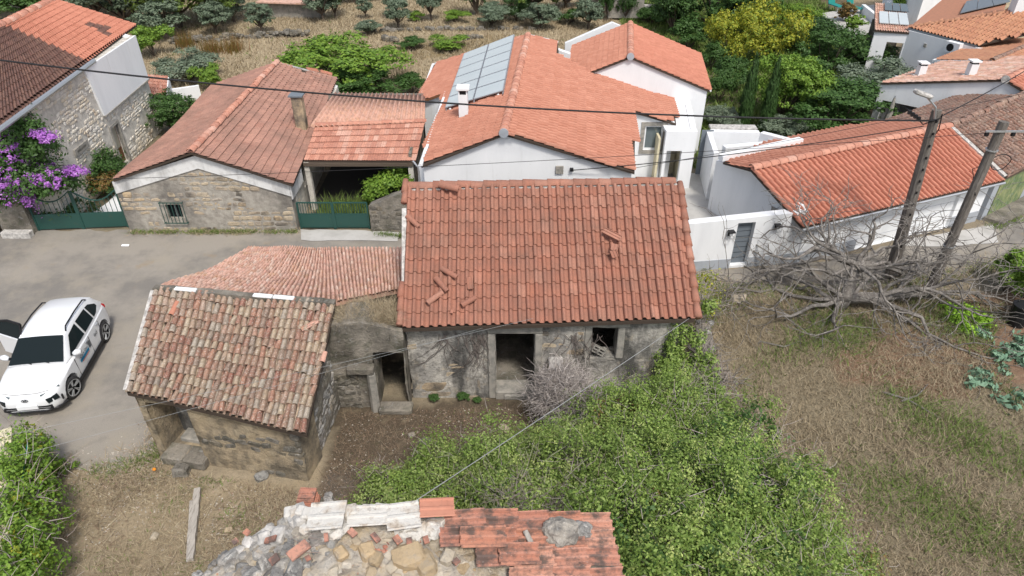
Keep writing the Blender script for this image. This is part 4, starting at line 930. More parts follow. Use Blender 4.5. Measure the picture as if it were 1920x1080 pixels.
# =====================================================================
# COURTYARD WALLS
# =====================================================================
Gw=empty('courtyard_wall',(8.8,21.9,0),'low white street wall with grey plinth and grey metal door, in front of the courtyard','wall')
g0=Vector((4.6,21.55,0)); g1=Vector((6.5,21.45,0)); g2=Vector((10.72,22.05,0))
gd=(g2-g1).normalized(); gL=(g2-g1).length; gn=Vector((-gd.y,gd.x,0))
sD=lambda px,py:(onp(px,py,g1,gn)-g1).dot(gd)
d0,d1=sD(1378,450),sD(1410,450); dz1=onp(1395,418,g1,gn).z
wall('wall_body',g0,g1,.3,2.03,M['white'],Gw)
wall('wall_body',g1,g2,.34,[(0,2.03),(gL,2.2)],M['white'],Gw,holes=[(d0,d1,.1,dz1)])
slab('plinth',[g1+gd*0,g1+gd*(d0-.02),g1+gd*(d0-.02)+Vector((0,0,.42)),g1+Vector((0,0,.42))],-gn,0,.02,M['greyband'],Gw)
slab('plinth',[g1+gd*(d1+.02),g1+gd*(gL-.02),g1+gd*(gL-.02)+Vector((0,0,.45)),g1+gd*(d1+.02)+Vector((0,0,.42))],-gn,0,.02,M['greyband'],Gw)
slab('plinth',[g0,g1-Vector((.01,0,0)),g1+Vector((-.01,0,.42)),g0+Vector((0,0,.42))],-gn,0,.02,M['greyband'],Gw)
sd=slab('door',[g1+gd*d0+Vector((0,0,.1)),g1+gd*d1+Vector((0,0,.1)),g1+gd*d1+Vector((0,0,dz1)),g1+gd*d0+Vector((0,0,dz1))],gn,.2,.26,M['grey_door'],Gw)
for i in range(1,8):
    z=.1+(dz1-.1)*i/8; slab('groove',[g1+gd*(d0+.03)+Vector((0,0,z)),g1+gd*(d1-.03)+Vector((0,0,z)),g1+gd*(d1-.03)+Vector((0,0,z+.012)),g1+gd*(d0+.03)+Vector((0,0,z+.012))],gn,.193,.199,M['black'],sd)
def lantern(px,py,label):
    p=onp(px,py,g1,gn); e=empty('wall_lamp',p,label,'lamp','square black lamps on the white street wall'); Mx=Matrix((gd,gn,Vector((0,0,1)))).transposed()
    MB().box(p-gn*.03,(.17,.06,.22),Mx).build('back_plate',M['black'],e)
    MB().box(p-gn*.15+Vector((0,0,.12)),(.22,.22,.04),Mx).build('cap',M['black'],e)
    f=MB(); 
    for a in(-.1,.1):
        f.box(p-gn*.25+gd*a,(.015,.015,.22),Mx)
        f.box(p-gn*.06+gd*a,(.015,.015,.22),Mx)
    f.box(p-gn*.25-Vector((0,0,.11)),(.21,.015,.015),Mx)
    for a in(-.1,.1): f.box(p-gn*.155+gd*a-Vector((0,0,.11)),(.015,.2,.015),Mx)
    f.build('cage',M['metal'],e); MB().tube([p-gn*.15+Vector((0,0,-.05)),p-gn*.15+Vector((0,0,.1))],.035,8).build('bulb',M['white'],e)
lantern(1368,436,'square black wall lamp left of the grey street door'); lantern(1455,424,'square black wall lamp right of the grey street door')
e=empty('courtyard_wall',(10,28.5,0),'white rear wall of the courtyard with a light capping in front of the lavender garden','wall')
c0=at(1333,372); 
p0=at(1328,247,2.2); p1=at(1425,249,2.2); p2=at(1498,270,2.35)
wall('wall_body',(p0.x+.15,p0.y),(p1.x,p1.y),.3,2.2,M['white'],e); wall('wall_body',(p1.x,p1.y),(p2.x+.3,p2.y-.1),.3,[(0,2.2),(3,2.4)],M['white'],e)
wall('wall_body',(8.75,27.2),(p0.x+.14,p0.y),.2,2.2,M['white'],e)
MB().beam((p0.x+.2,p0.y+.55,2.2),(p1.x,p1.y+.6,2.2),.5,.1).build('pebble_capping',M['mortar'],e)
tag(slab('metal_gate',[at(1303,330,0)+Vector((0,0,.1)),at(1322,330,0)+Vector((.05,0,.1)),at(1322,330,0)+Vector((.05,0,2.25)),at(1303,330,0)+Vector((0,0,2.25))],(0,1,0),0,.06,M['grey_door'],None),'narrow tall grey metal side gate between the tall white house and courtyard wall','gate')
# =====================================================================
# GARAGE with long orange roof
# =====================================================================
Hh=empty('garage',(14,24.5,0),'long low white garage along the street with bright orange roll-tile roof','garage')
hEL,hER=at(1505,427,1.82),at(1884,339,2.0); hRL,hRR=at(1408,318,3.05),at(1780,238,3.25)
tile_roof(Hh,hEL,hER,hRR,hRL,42,8,'s',M['tile_h'],nmax=300,jit=.004)
hFL=at(1354,304,2.55); hFR=at(1655,229,2.45); 
bk0=hRL+(hRL-hEL)*1.0; bk0.z=1.9
hBL=at(1357,303,2.45)
# back slope falls away behind the ridge
hBR=at(1650,231,2.3); hBM=at(1474,257,2.2)
clipb=[tuple(p[:2]) for p in(hRL,hRR,hBR,hBM,at(1500,272,2.3),hBL)]
nb_=(hRR-hRL).cross(hBR-hRL).normalized()
def onB(px,py): return onp(px,py,hRL,nb_)
clipb=[tuple(onB(*q)[:2]) for q in((1408,318),(1780,238),(1652,230),(1472,256),(1356,304))]
L0=hRL; ax=(hRR-hRL); up=nb_.cross(ax).normalized(); 
if up.z>0: up=-up
w_=ax.length; dp=3.9
tile_roof(Hh,hRR+up*dp,hRL-ax*.12+up*dp,hRL-ax*.12,hRR,42,10,'s',M['tile_f'],nmax=0,clip=clipb,jit=.004)
ridge(Hh,hRL,hRR,25,M['tile_e'],r_=.17,lift=.09,jit=.003)
MB().tube([hEL+Vector((0,-.05,-.07)),hER+Vector((0,-.05,-.07))],.05,6).build('gutter',M['metal'],Hh)
hb0,hb1=Vector((10.74,22.0,0)),Vector((19.35,25.3,0)); hd=(hb1-hb0).normalized(); hl=(hb1-hb0).length; hn=Vector((-hd.y,hd.x,0))
sH=lambda px,py:(onp(px,py,hb0,hn)-hb0).dot(hd)
q0,q1=sH(1600,470),sH(1783,410)
q0=max(.8,q0)
wall('front_wall',hb0,hb1,.3,[(0,1.72),(hl,1.92)],M['white'],Hh,holes=[(q0,q1,.02,1.55)])
gdr=slab('garage_door',[hb0+hd*q0+Vector((0,0,.02)),hb0+hd*q1+Vector((0,0,.02)),hb0+hd*q1+Vector((0,0,1.55)),hb0+hd*q0+Vector((0,0,1.55))],hn,.12,.16,M['whiteD'].copy() if False else M['white'],Hh)
for i in range(1,4):
    z=.02+1.53*i/4; slab('panel_joint',[hb0+hd*(q0+.02)+Vector((0,0,z)),hb0+hd*(q1-.02)+Vector((0,0,z)),hb0+hd*(q1-.02)+Vector((0,0,z+.012)),hb0+hd*(q0+.02)+Vector((0,0,z+.012))],hn,.112,.119,M['greyband'],gdr)
for a,b in((0,q0-.01),(q1+.01,hl)):
    if b>a: slab('plinth',[hb0+hd*a,hb0+hd*b,hb0+hd*b+Vector((0,0,.5)),hb0+hd*a+Vector((0,0,.5))],-hn,0,.02,M['greyband'],Hh)
gl0=Vector((8.4,26.3,0)); gl1=Vector((10.45,22.25,0)); gLn=(gl1-gl0).length
def ztopH(px,py): 
    d=(gl1-gl0).normalized(); n=Vector((-d.y,d.x,0)); q=onp(px,py,gl0,n); return ((q-gl0).dot(d),q.z)
tp=[ztopH(*q) for q in((1350,302),(1407,319),(1440,352),(1500,385))]
tp=[(max(0,min(gLn,s)),z-.05) for s,z in tp]
wall('gable_wall',gl0,gl1,.3,[(0,tp[0][1])]+[t for t in tp[1:]]+[(gLn,2.1)],M['white'],Hh)
p=[at(1350,302,2.5),at(1500,269,2.5)]; MB().beam(p[0]+Vector((0,0,.14)),p[1]+Vector((0,0,.14)),.28,.22).build('parapet',M['white'],Hh)
wall('back_wall',(17.6,30.4),(9.3,28.6),.3,2.0,M['white'],Hh)
p0_,p1_=onp(1443,349,gl0,Vector((-(gl1-gl0).normalized().y,(gl1-gl0).normalized().x,0))),Vector((10.55,22.3,2.12))
MB().beam(p0_+Vector((-.1,0,.03)),p0_.lerp(p1_,.72)+Vector((-.12,0,.03)),.2,.18).build('parapet',M['white'],Hh)
pd_=[ztopH(*q) for q in((1450,382),(1480,390))]
gdv=(gl1-gl0).normalized(); gnv=Vector((-gdv.y,gdv.x,0))
slab('small_door',[gl0+gdv*pd_[0][0]+Vector((0,0,0)),gl0+gdv*(pd_[0][0]+.9),gl0+gdv*(pd_[0][0]+.9)+Vector((0,0,1.75)),gl0+gdv*pd_[0][0]+Vector((0,0,1.75))],-gnv,.0,.05,M['frame'],Hh)
# old barn with mossy tiles to the right
I=empty('old_barn',(21,27.5,0),'old barn with dark mossy barrel-tile roof beside the orange garage roof','barn')
iEL,iRL=at(1890,330,2.1),hRR+Vector((.05,.0,.05)); iRR=at(1907,182,3.55)
iERr=iEL+(iRR-iRL)*1.6; iRR2=iRL+(iRR-iRL)*1.6; iERr=iEL+(iRR2-iRL)
sagI=lambda u,v:.06*noise.noise(Vector((u*5,v*3,2)))
tile_roof(I,iEL,iERr,iRR2,iRL,34,11,'barrel',M['tile_i'],nmax=300,jit=.03,sag=sagI,lap=1.2,deckm=M['tile_i'],dk=-.01)
bkL,bkR=at(1652,232,2.3),iRL+(iRR-iRL)*1.0+Vector((-1.6,3.6,-1.2)); bkR=at(1800,180,2.6)
tile_roof(I,bkR,bkL,iRL,iRR,24,12,'barrel',M['tile_i'],nmax=0,jit=.03,lap=1.2)
ridge(I,iRL,iRR2,18,M['tile_i'],r_=.14,lift=.07,jit=.02)
ib0=Vector((19.6,25.35,0)); ib1=Vector((26,29.6,0)); idr=(ib1-ib0).normalized(); inn=Vector((-idr.y,idr.x,0))
wall('front_wall',ib0,ib1,.3,2.05,M['greyband'],I)
slab('mural_door',[ib0+idr*.45+Vector((0,0,.1)),ib0+idr*3.1+Vector((0,0,.1)),ib0+idr*3.1+Vector((0,0,1.8)),ib0+idr*.45+Vector((0,0,1.8))],-inn,.0,.04,M['mural'],I)
MB().beam(ib0+idr*.2+Vector((0,-.1,1.92)),ib0+idr*4+Vector((0,-.1,1.92)),.14,.12).build('lintel',M['trunk'],I)
MB().beam(iEL+Vector((-.1,0,-.02)),iRL+Vector((-.05,-.05,.0)),.22,.1).build('verge_mortar',M['mortar'],I)
# raised pavement beside the barn
q=[ib0+idr*.1-inn*.05,ib1,ib1-inn*.8,ib0+idr*.3-inn*.75]
sw=MB().prism([tuple(v[:2]) for v in q],-.05,.16).build('pavement',M['earthwall'],None); sw['kind']='structure'
# =====================================================================
# HOUSES IN THE TOP RIGHT
# =====================================================================
J=empty('white_house',(23,36,0),'long white house with pink roof carrying two white chimneys, patio parasol at its corner','house')
ja,jb=at(1652,156,2.6),at(1885,150,3.85); jv=at(1760,118,2.6)-ja; jc=jb+(jb-ja)*.55; jc.z=at(1,1,1).z*0+2.75
jv=jv*1.15
jn=(jb-ja).cross(jv); jn=jn if jn.z>0 else -jn; jn.normalize()
tile_roof(J,ja+jv,ja,jb,jb+jv,22,14,'fine',M['tile_c'],nmax=150,jit=.004)
tile_roof(J,jc,jc+jv,jb+jv,jb,22,8,'s',M['tile_h'],nmax=80,jit=.004)
ridge(J,jb,jb+jv,12,M['tile_e'],r_=.18,lift=.09); MB().tube([jb+Vector((-.03,-.05,.03)),jb+Vector((.04,.04,.03))],.18,12).build('ridge_end_cap',M['mortar'],J)
jw0=Vector((ja.x+.06,ja.y+.08,0)); jw1=Vector((jc.x+.06,jc.y+.08,0)); jd=(jw1-jw0).normalized(); jN=Vector((-jd.y,jd.x,0)); jl1=(Vector((jb.x,jb.y,0))-Vector((ja.x,ja.y,0))).length; jl2=(jw1-jw0).length
sJ=lambda px,py:((onp(px,py,jw0,jN)-jw0).dot(jd),onp(px,py,jw0,jN).z)
h1_=sJ(1662,184); h2_=sJ(1732,205)
wall('front_wall',jw0,jw1,.25,[(0,2.52),(jl1,3.78),(jl2,2.7)],M['white'],J,holes=[(.3,min(h2_[0],jl1-.4),-.5,min(h1_[1],1.75))],z0=-.5)
wall('side_wall',jw0+jv,jw0+jN*.26,.25,2.5,M['white'],J,z0=-.5)
c_=jw0+jN*2.4; slab('patio_back',[c_+Vector((0,0,-.5)),c_+jd*4+Vector((0,0,-.5)),c_+jd*4+Vector((0,0,2.4)),c_+Vector((0,0,2.4))],jN,0,.1,M['greyband'],J)
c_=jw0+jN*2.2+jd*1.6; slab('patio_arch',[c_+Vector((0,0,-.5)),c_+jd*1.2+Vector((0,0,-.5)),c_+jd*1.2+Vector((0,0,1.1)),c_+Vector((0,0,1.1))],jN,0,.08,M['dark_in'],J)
c_=jw0+jN*1.2+jd*.9; MB().beam(c_+Vector((0,0,1.45)),c_+jd*2.2+Vector((0,0,1.45)),.15,.18).build('patio_beam',M['brown_door'],J)
for px,py,pt in((1724,142,122),(1818,142,119)):
    b_=onp(px,py,ja,jn); tz=aty(px+6,pt,b_.y).z; c_=part_box('chimney',J,(b_.x,b_.y,(b_.z+tz)/2-.1),(.36,.36,tz-b_.z+.2),M['white'])
    part_box('smoke_gap',c_,(b_.x,b_.y,tz+.05),(.30,.30,.10),M['black']); part_box('chimney_cap',c_,(b_.x,b_.y,tz+.13),(.46,.46,.07),M['white'])
    part_box('chimney_foot',c_,(b_.x-.1,b_.y-.1,b_.z+.02),(.5,.55,.06),M['mortar'])
pu=jw0-jN*.35+jd*.9; e=empty('parasol',pu,'closed grey patio parasol at the corner of the white chimney house','parasol')
MB().tube([pu,pu+Vector((0,0,2.2))],.03,6).build('pole',M['metal'],e); MB().tube([pu+Vector((0,0,.3)),pu+Vector((0,0,1.0)),pu+Vector((0,0,2.1))],[.28,.2,.05],9).build('canopy',M['frame'],e)
# brown hip-roofed bungalow
Kb=empty('bungalow',(27,43,0),'white bungalow with tan hipped roof, dark gutter and solar panels on its wing','house')
kz=3.0
kE0,kE1=at(1703,52,kz),at(1830,85,kz); kp0,kp1=at(1856,20,4.6),at(1990,8,4.6); kE2=at(2010,60,kz)
kpx=at(1850,22,4.5)
tile_roof(Kb,kE0,kE1,kpx,kpx+Vector((-.05,.05,0)),26,10,'s',M['tile_k'],nmax=0,deck=True) if False else None
def tri_roof(parent,A_,B_,C_,nu,nv,kind,m,nmax=60):
    return tile_roof(parent,A_,B_,B_*1+(C_-A_)-(C_-A_).project(B_-A_),A_+(C_-A_)-(C_-A_).project(B_-A_),nu,nv,kind,m,nmax=nmax,clip=[tuple(A_[:2]),tuple(B_[:2]),tuple(C_[:2])])
hip=at(1880,25,4.3)
pl=[tuple(q[:2]) for q in(kE0,kE1,at(1935,68,kz+.1),at(1990,55,kz+.1),at(1990,20,4.5),hip)]
nK=(kE1-kE0).cross(hip-kE0).normalized(); onK=lambda px,py: onp(px,py,kE0,nK)
cl=[tuple(onK(*q)[:2]) for q in((1703,52),(1830,85),(1935,62),(1960,30),(1885,22))]
ax=(kE1-kE0); u_=nK.cross(ax).normalized(); u_=u_ if u_.z>0 else -u_
tile_roof(Kb,kE0-ax*.3,kE1+ax*1.2,kE1+ax*1.2+u_*9,kE0-ax*.3+u_*9,50,20,'s',M['tile_k'],nmax=120,clip=cl)
# far slope with solar panels
kf=[kE0,hip,hip+Vector((2,3,0)),at(1795,-25,3.6)]
nF=(kf[1]-kf[0]).cross(kf[3]-kf[0]).normalized()
slab('far_slope',[kf[0],kf[1],kf[2],kf[3]],nF if nF.z>0 else -nF,-.12,-.02,M['tile_k'],Kb)
nf=nF if nF.z>0 else -nF; onF=lambda px,py: onp(px,py,kE0,nf)
s4=[onF(1800,27),onF(1895,5),onF(1880,-8),onF(1812,5)]
for i in range(3): slab('solar_panel',[s4[0].lerp(s4[1],i/3+.005),s4[0].lerp(s4[1],(i+1)/3-.005),s4[3].lerp(s4[2],(i+1)/3-.005),s4[3].lerp(s4[2],i/3+.005)],nf,.05,.1,M['grey_door'],Kb)
ridge(Kb,kE0,hip,18,M['tile_k'],r_=.14,lift=.07)
kw0,kw1=at(1703,60,2.8),at(1826,92,2.8)
kwd=(Vector((kw1.x,kw1.y,0))-Vector((kw0.x,kw0.y,0)))
b0=Vector((kw0.x,kw0.y,0)); b1=Vector((kw1.x,kw1.y,0)); kd=(b1-b0).normalized(); kn=Vector((-kd.y,kd.x,0))
wall('front_wall',b0,b1+kd*2,.3,2.9,M['white'],Kb)
MB().beam(kE0+Vector((0,-.05,-.06)),kE1+Vector((0,-.05,-.06)),.12,.12).build('gutter',M['grey_door'],Kb)
q=onp(1792,88,b0,kn); Mx=Matrix((kd,kn,Vector((0,0,1)))).transposed(); ac=MB().box(q-kn*.2,(.85,.35,.6),Mx).build('air_conditioner',M['white'],Kb); MB().tube([q-kn*.38-kd*.1,q-kn*.4-kd*.1],.22,12).build('fan_grille',M['black'],ac)
q=onp(1735,85,b0,kn); MB().box(q-kn*.03,(.18,.06,.2),Mx).build('vent',M['frame'],Kb)
# its low wing with porch opening
wz=2.7; a,b=at(1641,58,wz),b0+Vector((0,0,wz))
a0=Vector((a.x,a.y,0)); wd=(b0-a0).normalized(); wN=Vector((-wd.y,wd.x,0)); sW=lambda px,py:(onp(px,py,a0,wN)-a0)
o0,o1=sW(1658,95).dot(wd),sW(1703,85).dot(wd); oz=sW(1680,80).z
wall('wing_wall',a0,b0,.3,wz,M['white'],Kb,holes=[(o0,min(o1,(b0-a0).length-.05),.0,oz)])
wall('wing_back',a0+wN*3.2,b0+wN*3.2,.2,wz,M['earthwall'],Kb)
rr_=[a+Vector((-.1,-.1,.05)),b+Vector((.1,-.1,.05)),b+wN*4.5+Vector((0,0,.75)),a+wN*4.5+Vector((0,0,.75))]
tile_roof(Kb,rr_[0],rr_[1],rr_[2],rr_[3],14,12,'fine',M['tile_c'],nmax=60)
nw=(rr_[1]-rr_[0]).cross(rr_[3]-rr_[0]).normalized()
lw=lambda u,v: rr_[0]*(1-u)*(1-v)+rr_[1]*u*(1-v)+rr_[2]*u*v+rr_[3]*(1-u)*v
for i in range(3): slab('solar_panel',[lw(.12+i*.29,.2),lw(.12+i*.29+.27,.2),lw(.12+i*.29+.27,.62),lw(.12+i*.29,.62)],nw,.12,.17,M['panel'],Kb)
for i in range(3): slab('solar_panel',[lw(.3+i*.25,.68),lw(.3+i*.25+.23,.68),lw(.3+i*.25+.23,.97),lw(.3+i*.25,.97)],nw,.12,.17,M['winglass'],Kb)
# big chimney on the frame edge
q=onK(1905,20); c_=part_box('chimney',Kb,(q.x,q.y,5.0),(.6,.6,2.4),M['white'])
# neighbour roof between
K2=empty('brown_roofed_house',(28,38,0),'low house with smooth tan roof between the bungalow and the two-chimney house','house')
ka,kb=at(1754,112,2.6),at(1860,114,3.3); kv=at(1832,82,2.6)-ka; kc=kb+(kb-ka)*.9; kc.z=2.6
kv=kv*1.3
tile_roof(K2,ka+kv,ka,kb,kb+kv,24,10,'fine',M['tile_k'],nmax=120,jit=.004)
tile_roof(K2,kc,kc+kv,kb+kv,kb,24,8,'fine',M['tile_k'],nmax=60,jit=.004)
ridge(K2,kb,kb+kv,14,M['tile_i'],r_=.13,lift=.07)
q0=Vector((ka.x+.06,ka.y+.08,0)); q1=Vector((kc.x+.06,kc.y+.08,0)); wall('front_wall',q0,q1,.25,[(0,2.55),((Vector((kb.x,kb.y,0))-Vector((ka.x,ka.y,0))).length,3.25),((q1-q0).length,2.55)],M['white'],K2)
wall('side_wall',q0+kv,q0+Vector((0,.3,0)),.25,2.5,M['white'],K2)
MB().beam(ka+Vector((0,-.03,-.1)),kb+Vector((0,-.03,-.1)),.08,.2).build('fascia',M['white'],K2)
# pale block behind the bungalow
K3=empty('white_annexe',at(1770,40),'plain white annexe block rising behind the bungalow wing at the top edge','building')
a=at(1722,28,1.2); wall('front_wall',(a.x,a.y),(a.x+7,a.y+1),.3,5.0,M['white'],K3); wall('side_wall',(a.x,a.y+6),(a.x,a.y+.31),.3,5.0,M['white'],K3)
wall('back_wall',(a.x+7,a.y+7),(a.x,a.y+6.1),.3,5.0,M['white'],K3)
p=Vector((a.x-.2,a.y-.2,5)); tile_roof(K3,p,p+Vector((7.4,1,0)),p+Vector((7.4,7,1.3)),p+Vector((0,6,1.3)),20,14,'fine',M['tile_k'],nmax=50)
# far ruined garden wall / sheds at the top
e=empty('grey_shed',at(547,36),'low grey rendered shed wall among the olive trees at the top','shed')
a,b=at(492,36),at(600,40); wall('front_wall',(a.x,a.y),(b.x,b.y),1.2,1.35,M['frame'],e); MB().beam((a.x,a.y+.3,1.42),(b.x,b.y+.3,1.42),1.6,.1).build('roof',M['tile_c'],e); part_box('patch',e,(at(572,30).x,a.y-.02,.6),(1.1,.05,.9),M['greyband'])
e=empty('grey_shed',at(1195,30),'grey rendered outbuilding half hidden by ivy at the top edge','shed')
a,b=at(1140,34),at(1205,34); wall('front_wall',(a.x,a.y),(b.x,b.y),4,2.2,M['frame'],e); wall('low_wall',(b.x+.05,b.y),(b.x+3.2,b.y),.5,1.0,M['mortar'],e)
MB().beam((a.x,a.y+2,2.25),(b.x,b.y+2,2.25),4.2,.1).build('roof',M['tile_d'],e)
# sun loungers, pool rail
def lounger(px,py,label):
    p=at(px,py,.3); e=empty('sun_lounger',p,label,'sun lounger','teal sun loungers on the pool terrace',rz=R(15))
    MB().box((0,0,.35),(.65,1.3,.06)).build('seat',M['teal'],e,local=True); MB().box((0,.85,.68),(.65,.06,.85),Matrix.Rotation(R(-25),3,'X')).build('backrest',M['teal'],e,local=True)
    for x in(-.28,.28):
        for y in(-.55,.55): MB().box((x,y,.17),(.05,.05,.34)).build('leg',M['metal'],e,local=True)
M['teal']=mat('teal_fabric',(.02,.22,.20))
lounger(1567,18,'teal sun lounger on the left of the round red-green bush'); lounger(1602,22,'teal sun lounger on the right of the round red-green bush')
e=empty('terrace_parapet',at(1670,40),'white curved parapet with ironwork beside the round green bushes','wall')
a,b,c_=at(1612,22,.3),at(1655,58,.3),at(1672,20,.3)
wall('wall_body',(a.x,a.y),(b.x,b.y),.3,.9,M['white'],e); wall('wall_body',(b.x,b.y),(b.x+2.6,b.y+5),.3,1.4,M['white'],e)
# =====================================================================
# POLES, LAMP AND CABLES
# =====================================================================
pt1=aty(1757,206,21.3); pb1=Vector((13.85,21.0,0)); pt2=aty(1883,228,20.0); pb2=Vector((14.55,19.75,0))
e=empty('utility_pole',pb1,'taller dark utility pole with a street lamp on its sawn-off top','utility pole')
MB().tube([pb1,pb1.lerp(pt1,.5),pt1],[.21,.18,.145],10).build('shaft',M['pole'],e,smooth=False)
for k in np.linspace(.1,.95,14): 
    p=pb1.lerp(pt1,k); MB().box(p+Vector((-.02,-.19,0)),(.035,.06,.08)).build('climbing_slot',M['black'],e)
arm=MB().tube([pt1+Vector((-.05,-.12,-.25)),pt1+Vector((-.2,-.2,.15)),pt1+Vector((-.6,-.25,.5))],.035,6).build('lamp_arm',M['metal'],e)
MB().box(pt1+Vector((-.78,-.27,.6)),(.62,.24,.13),Matrix.Rotation(R(18),3,'Y')).build('lamp_head',M['mortar'],arm,bevel=.04)
MB().tube([pt1+Vector((.1,-.18,-.2)),pt1+Vector((-.35,-.1,-.45)),pt1+Vector((-.7,-.1,-.15)),pt1+Vector((-1.0,0,.05))],.02,5).build('cable_bracket',M['black'],e)
for i in range(4): MB().box(pt1+Vector((-.55-.12*i,-.1,-.25+.07*i)),(.09,.09,.12)).build('insulator',M['black'],e)
MB().tube([pt1+Vector((.15,-.1,-.1)),pt1+Vector((.22,-.1,-.6)),pt1+Vector((.13,-.1,-.9))],.02,5).build('cable_loop',M['black'],e)
e=empty('utility_pole',pb2,'shorter leaning timber pole right of the lamp pole, with a metal crossbar and coiled cable','utility pole')
MB().tube([pb2,pb2.lerp(pt2,.5),pt2],[.17,.155,.15],9).build('shaft',M['pole'],e)
MB().beam(pt2+Vector((-.55,-.16,-.25)),pt2+Vector((.75,-.16,-.25)),.05,.05).build('crossbar',M['metal'],e)
for x in(-.5,.3,.7): MB().box(pt2+Vector((x,-.17,-.33)),(.09,.09,.12)).build('insulator',M['black'],e)
coil=pt2+Vector((.45,.05,-1.35))
MB().tube([coil+Vector((.3*math.cos(t)*(1+.1*math.sin(3*t)),.0,.27*math.sin(t))) for t in np.linspace(0,4*math.pi*.98,40)],.014,5).build('cable_coil',M['black'],e)
MB().tube([pb2.lerp(pt2,.63)+Vector((0,-.18,0)),pt2+Vector((-.3,.1,-1.6)),coil+Vector((-.3,0,0))],.014,5).build('cable_loop',M['black'],e)
for k in(.33,.86): MB().tube([pb2.lerp(pt2,k)-Vector((0,0,.02)),pb2.lerp(pt2,k)+Vector((0,0,.02))],.185,10).build('cable_tie',M['metal'],e)
def cable(a,b,r_,m,label,sag=.3,n=24):
    a,b=Vector(a),Vector(b); pts=[a.lerp(b,i/n)-Vector((0,0,sag*4*(i/n)*(1-i/n))) for i in range(n+1)]
    return tag(MB().tube(pts,r_,5).build('cable',m,None,smooth=True),label,'cable')
cl0=aty(-160,92,22.5)
cable(cl0,pt1+Vector((-.05,-.15,-.3)),.03,M['wire'],'long black power cable sagging across the picture over all the roofs',.55)
cable(aty(-160,345,24),pt2+Vector((-.5,-.16,-.3)),.009,M['wire'],'thin dark line low over the carport, running to the shorter pole',.25)
cable(aty(1075,319,22.6),pt1+Vector((-.3,-.1,-.5)),.016,M['wire'],'black service cable from the white gable anchor towards the lamp pole',.15)
cable(aty(1190,315,23),aty(1990,160,26),.009,M['wire'],'thin line crossing above the garage roof towards the barn ridge',.1)
cable(aty(1292,597,14.4),aty(752,957,6.4),.008,M['wireg'],'thick grey stay wire sloping over the green creeper from the red roof corner',.03)
cable(aty(1000,597,14.4),aty(-90,838,9.3),.0035,M['wireg'],'thin grey wire over the yard wall and shed roof, upper of two',.06)
cable(aty(905,615,14.4),aty(30,855,9.0),.0035,M['wireg'],'thin grey wire from the red eave down over the shed roof, lower of two',.03)
cable(pt2+Vector((.7,-.16,-.3)),pt2+Vector((7,2,.4)),.014,M['wire'],'short cable leaving the crossbar of the shorter pole to the right',.1)
cable(pt1+Vector((.1,-.1,-.2)),pt1+Vector((8.5,6,.9)),.018,M['wire'],'twisted cable from the lamp pole over the mossy barn roof',.15)
# =====================================================================
# RUIN IN THE FOREGROUND
# =====================================================================
Rn=empty('collapsed_gable',(-1.5,4.6,0),'collapsed rubble gable in the foreground with a last strip of stained orange roof tiles','ruin')
ZP=7.6; O_=at(640,952,ZP)
zr=lambda x: ZP-.22*max(0,x-O_.x)-.42*max(0,O_.x-x-.35)
nRt=Vector((.22,0,1)); nLt=Vector((-.42,0,1)); OL=Vector((O_.x-.35,O_.y,ZP))
def onM(px,py):
    q=onp(px,py,O_,nRt) 
    if q.x<O_.x: q=at(px,py,ZP)
    if q.x<O_.x-.35: q=onp(px,py,OL,nLt)
    return q
outl=[onM(*q) for q in((345,1082),(420,1040),(480,1002),(528,975),(560,957),(640,951),(780,957),(845,968),(1140,978),(1172,1085))]
poly=[tuple(p[:2]) for p in outl]+[(outl[-1].x+.1,3.2),(outl[0].x-.4,3.2)]
mb=MB(); g=26
X0,X1=poly[-1][0],poly[-2][0]
# core: grid over the outline, rough top
xs_=np.linspace(X0,X1,60); ytop=np.interp(xs_,[p[0] for p in poly[:10]],[p[1] for p in poly[:10]])
ny_=14; V=[];Fq=[]
for i,x in enumerate(xs_):
    for j in range(ny_):
        y=3.2+(ytop[i]-3.2)*j/(ny_-1); e_=min(1,(ny_-1-j)/2)
        V.append((x,y+.03*noise.noise(Vector((x*6,1,0))),zr(x)-.035+.06*noise.noise(Vector((x*3.3,y*3.3,0)))+.05*noise.noise(Vector((x*9,y*9,4)))-.05*(1-e_)))
    V.append((x,ytop[i]+.03*noise.noise(Vector((x*6,1,0)))+.02,0))
for i in range(59):
    a=i*(ny_+1); b=a+ny_+1
    for j in range(ny_): Fq.append((a+j,b+j,b+j+1,a+j+1))
M['rubblecore']=mat('earth_and_lime_rubble',(.46,.38,.27),[((.60,.58,.54),3.5,.5,.12,.85,T1),((.16,.13,.10),7,.56,.12,.7,T1),((.42,.17,.09),12,.68,.05,.8,T1)],bump=(16,1,.05))
MB().add(V,Fq).build('rubble_core',M['rubblecore'],Rn,smooth=False,recalc=False)
rr=random.Random(5)
M['stoneW']=mat('pale_limestone',rcols=[(.42,.36,.27),(.55,.50,.42),(.36,.28,.18),(.48,.36,.22)],layers=[((.3,.29,.27),7,.6,.1,.6,T1)],bump=(22,.9,.03))
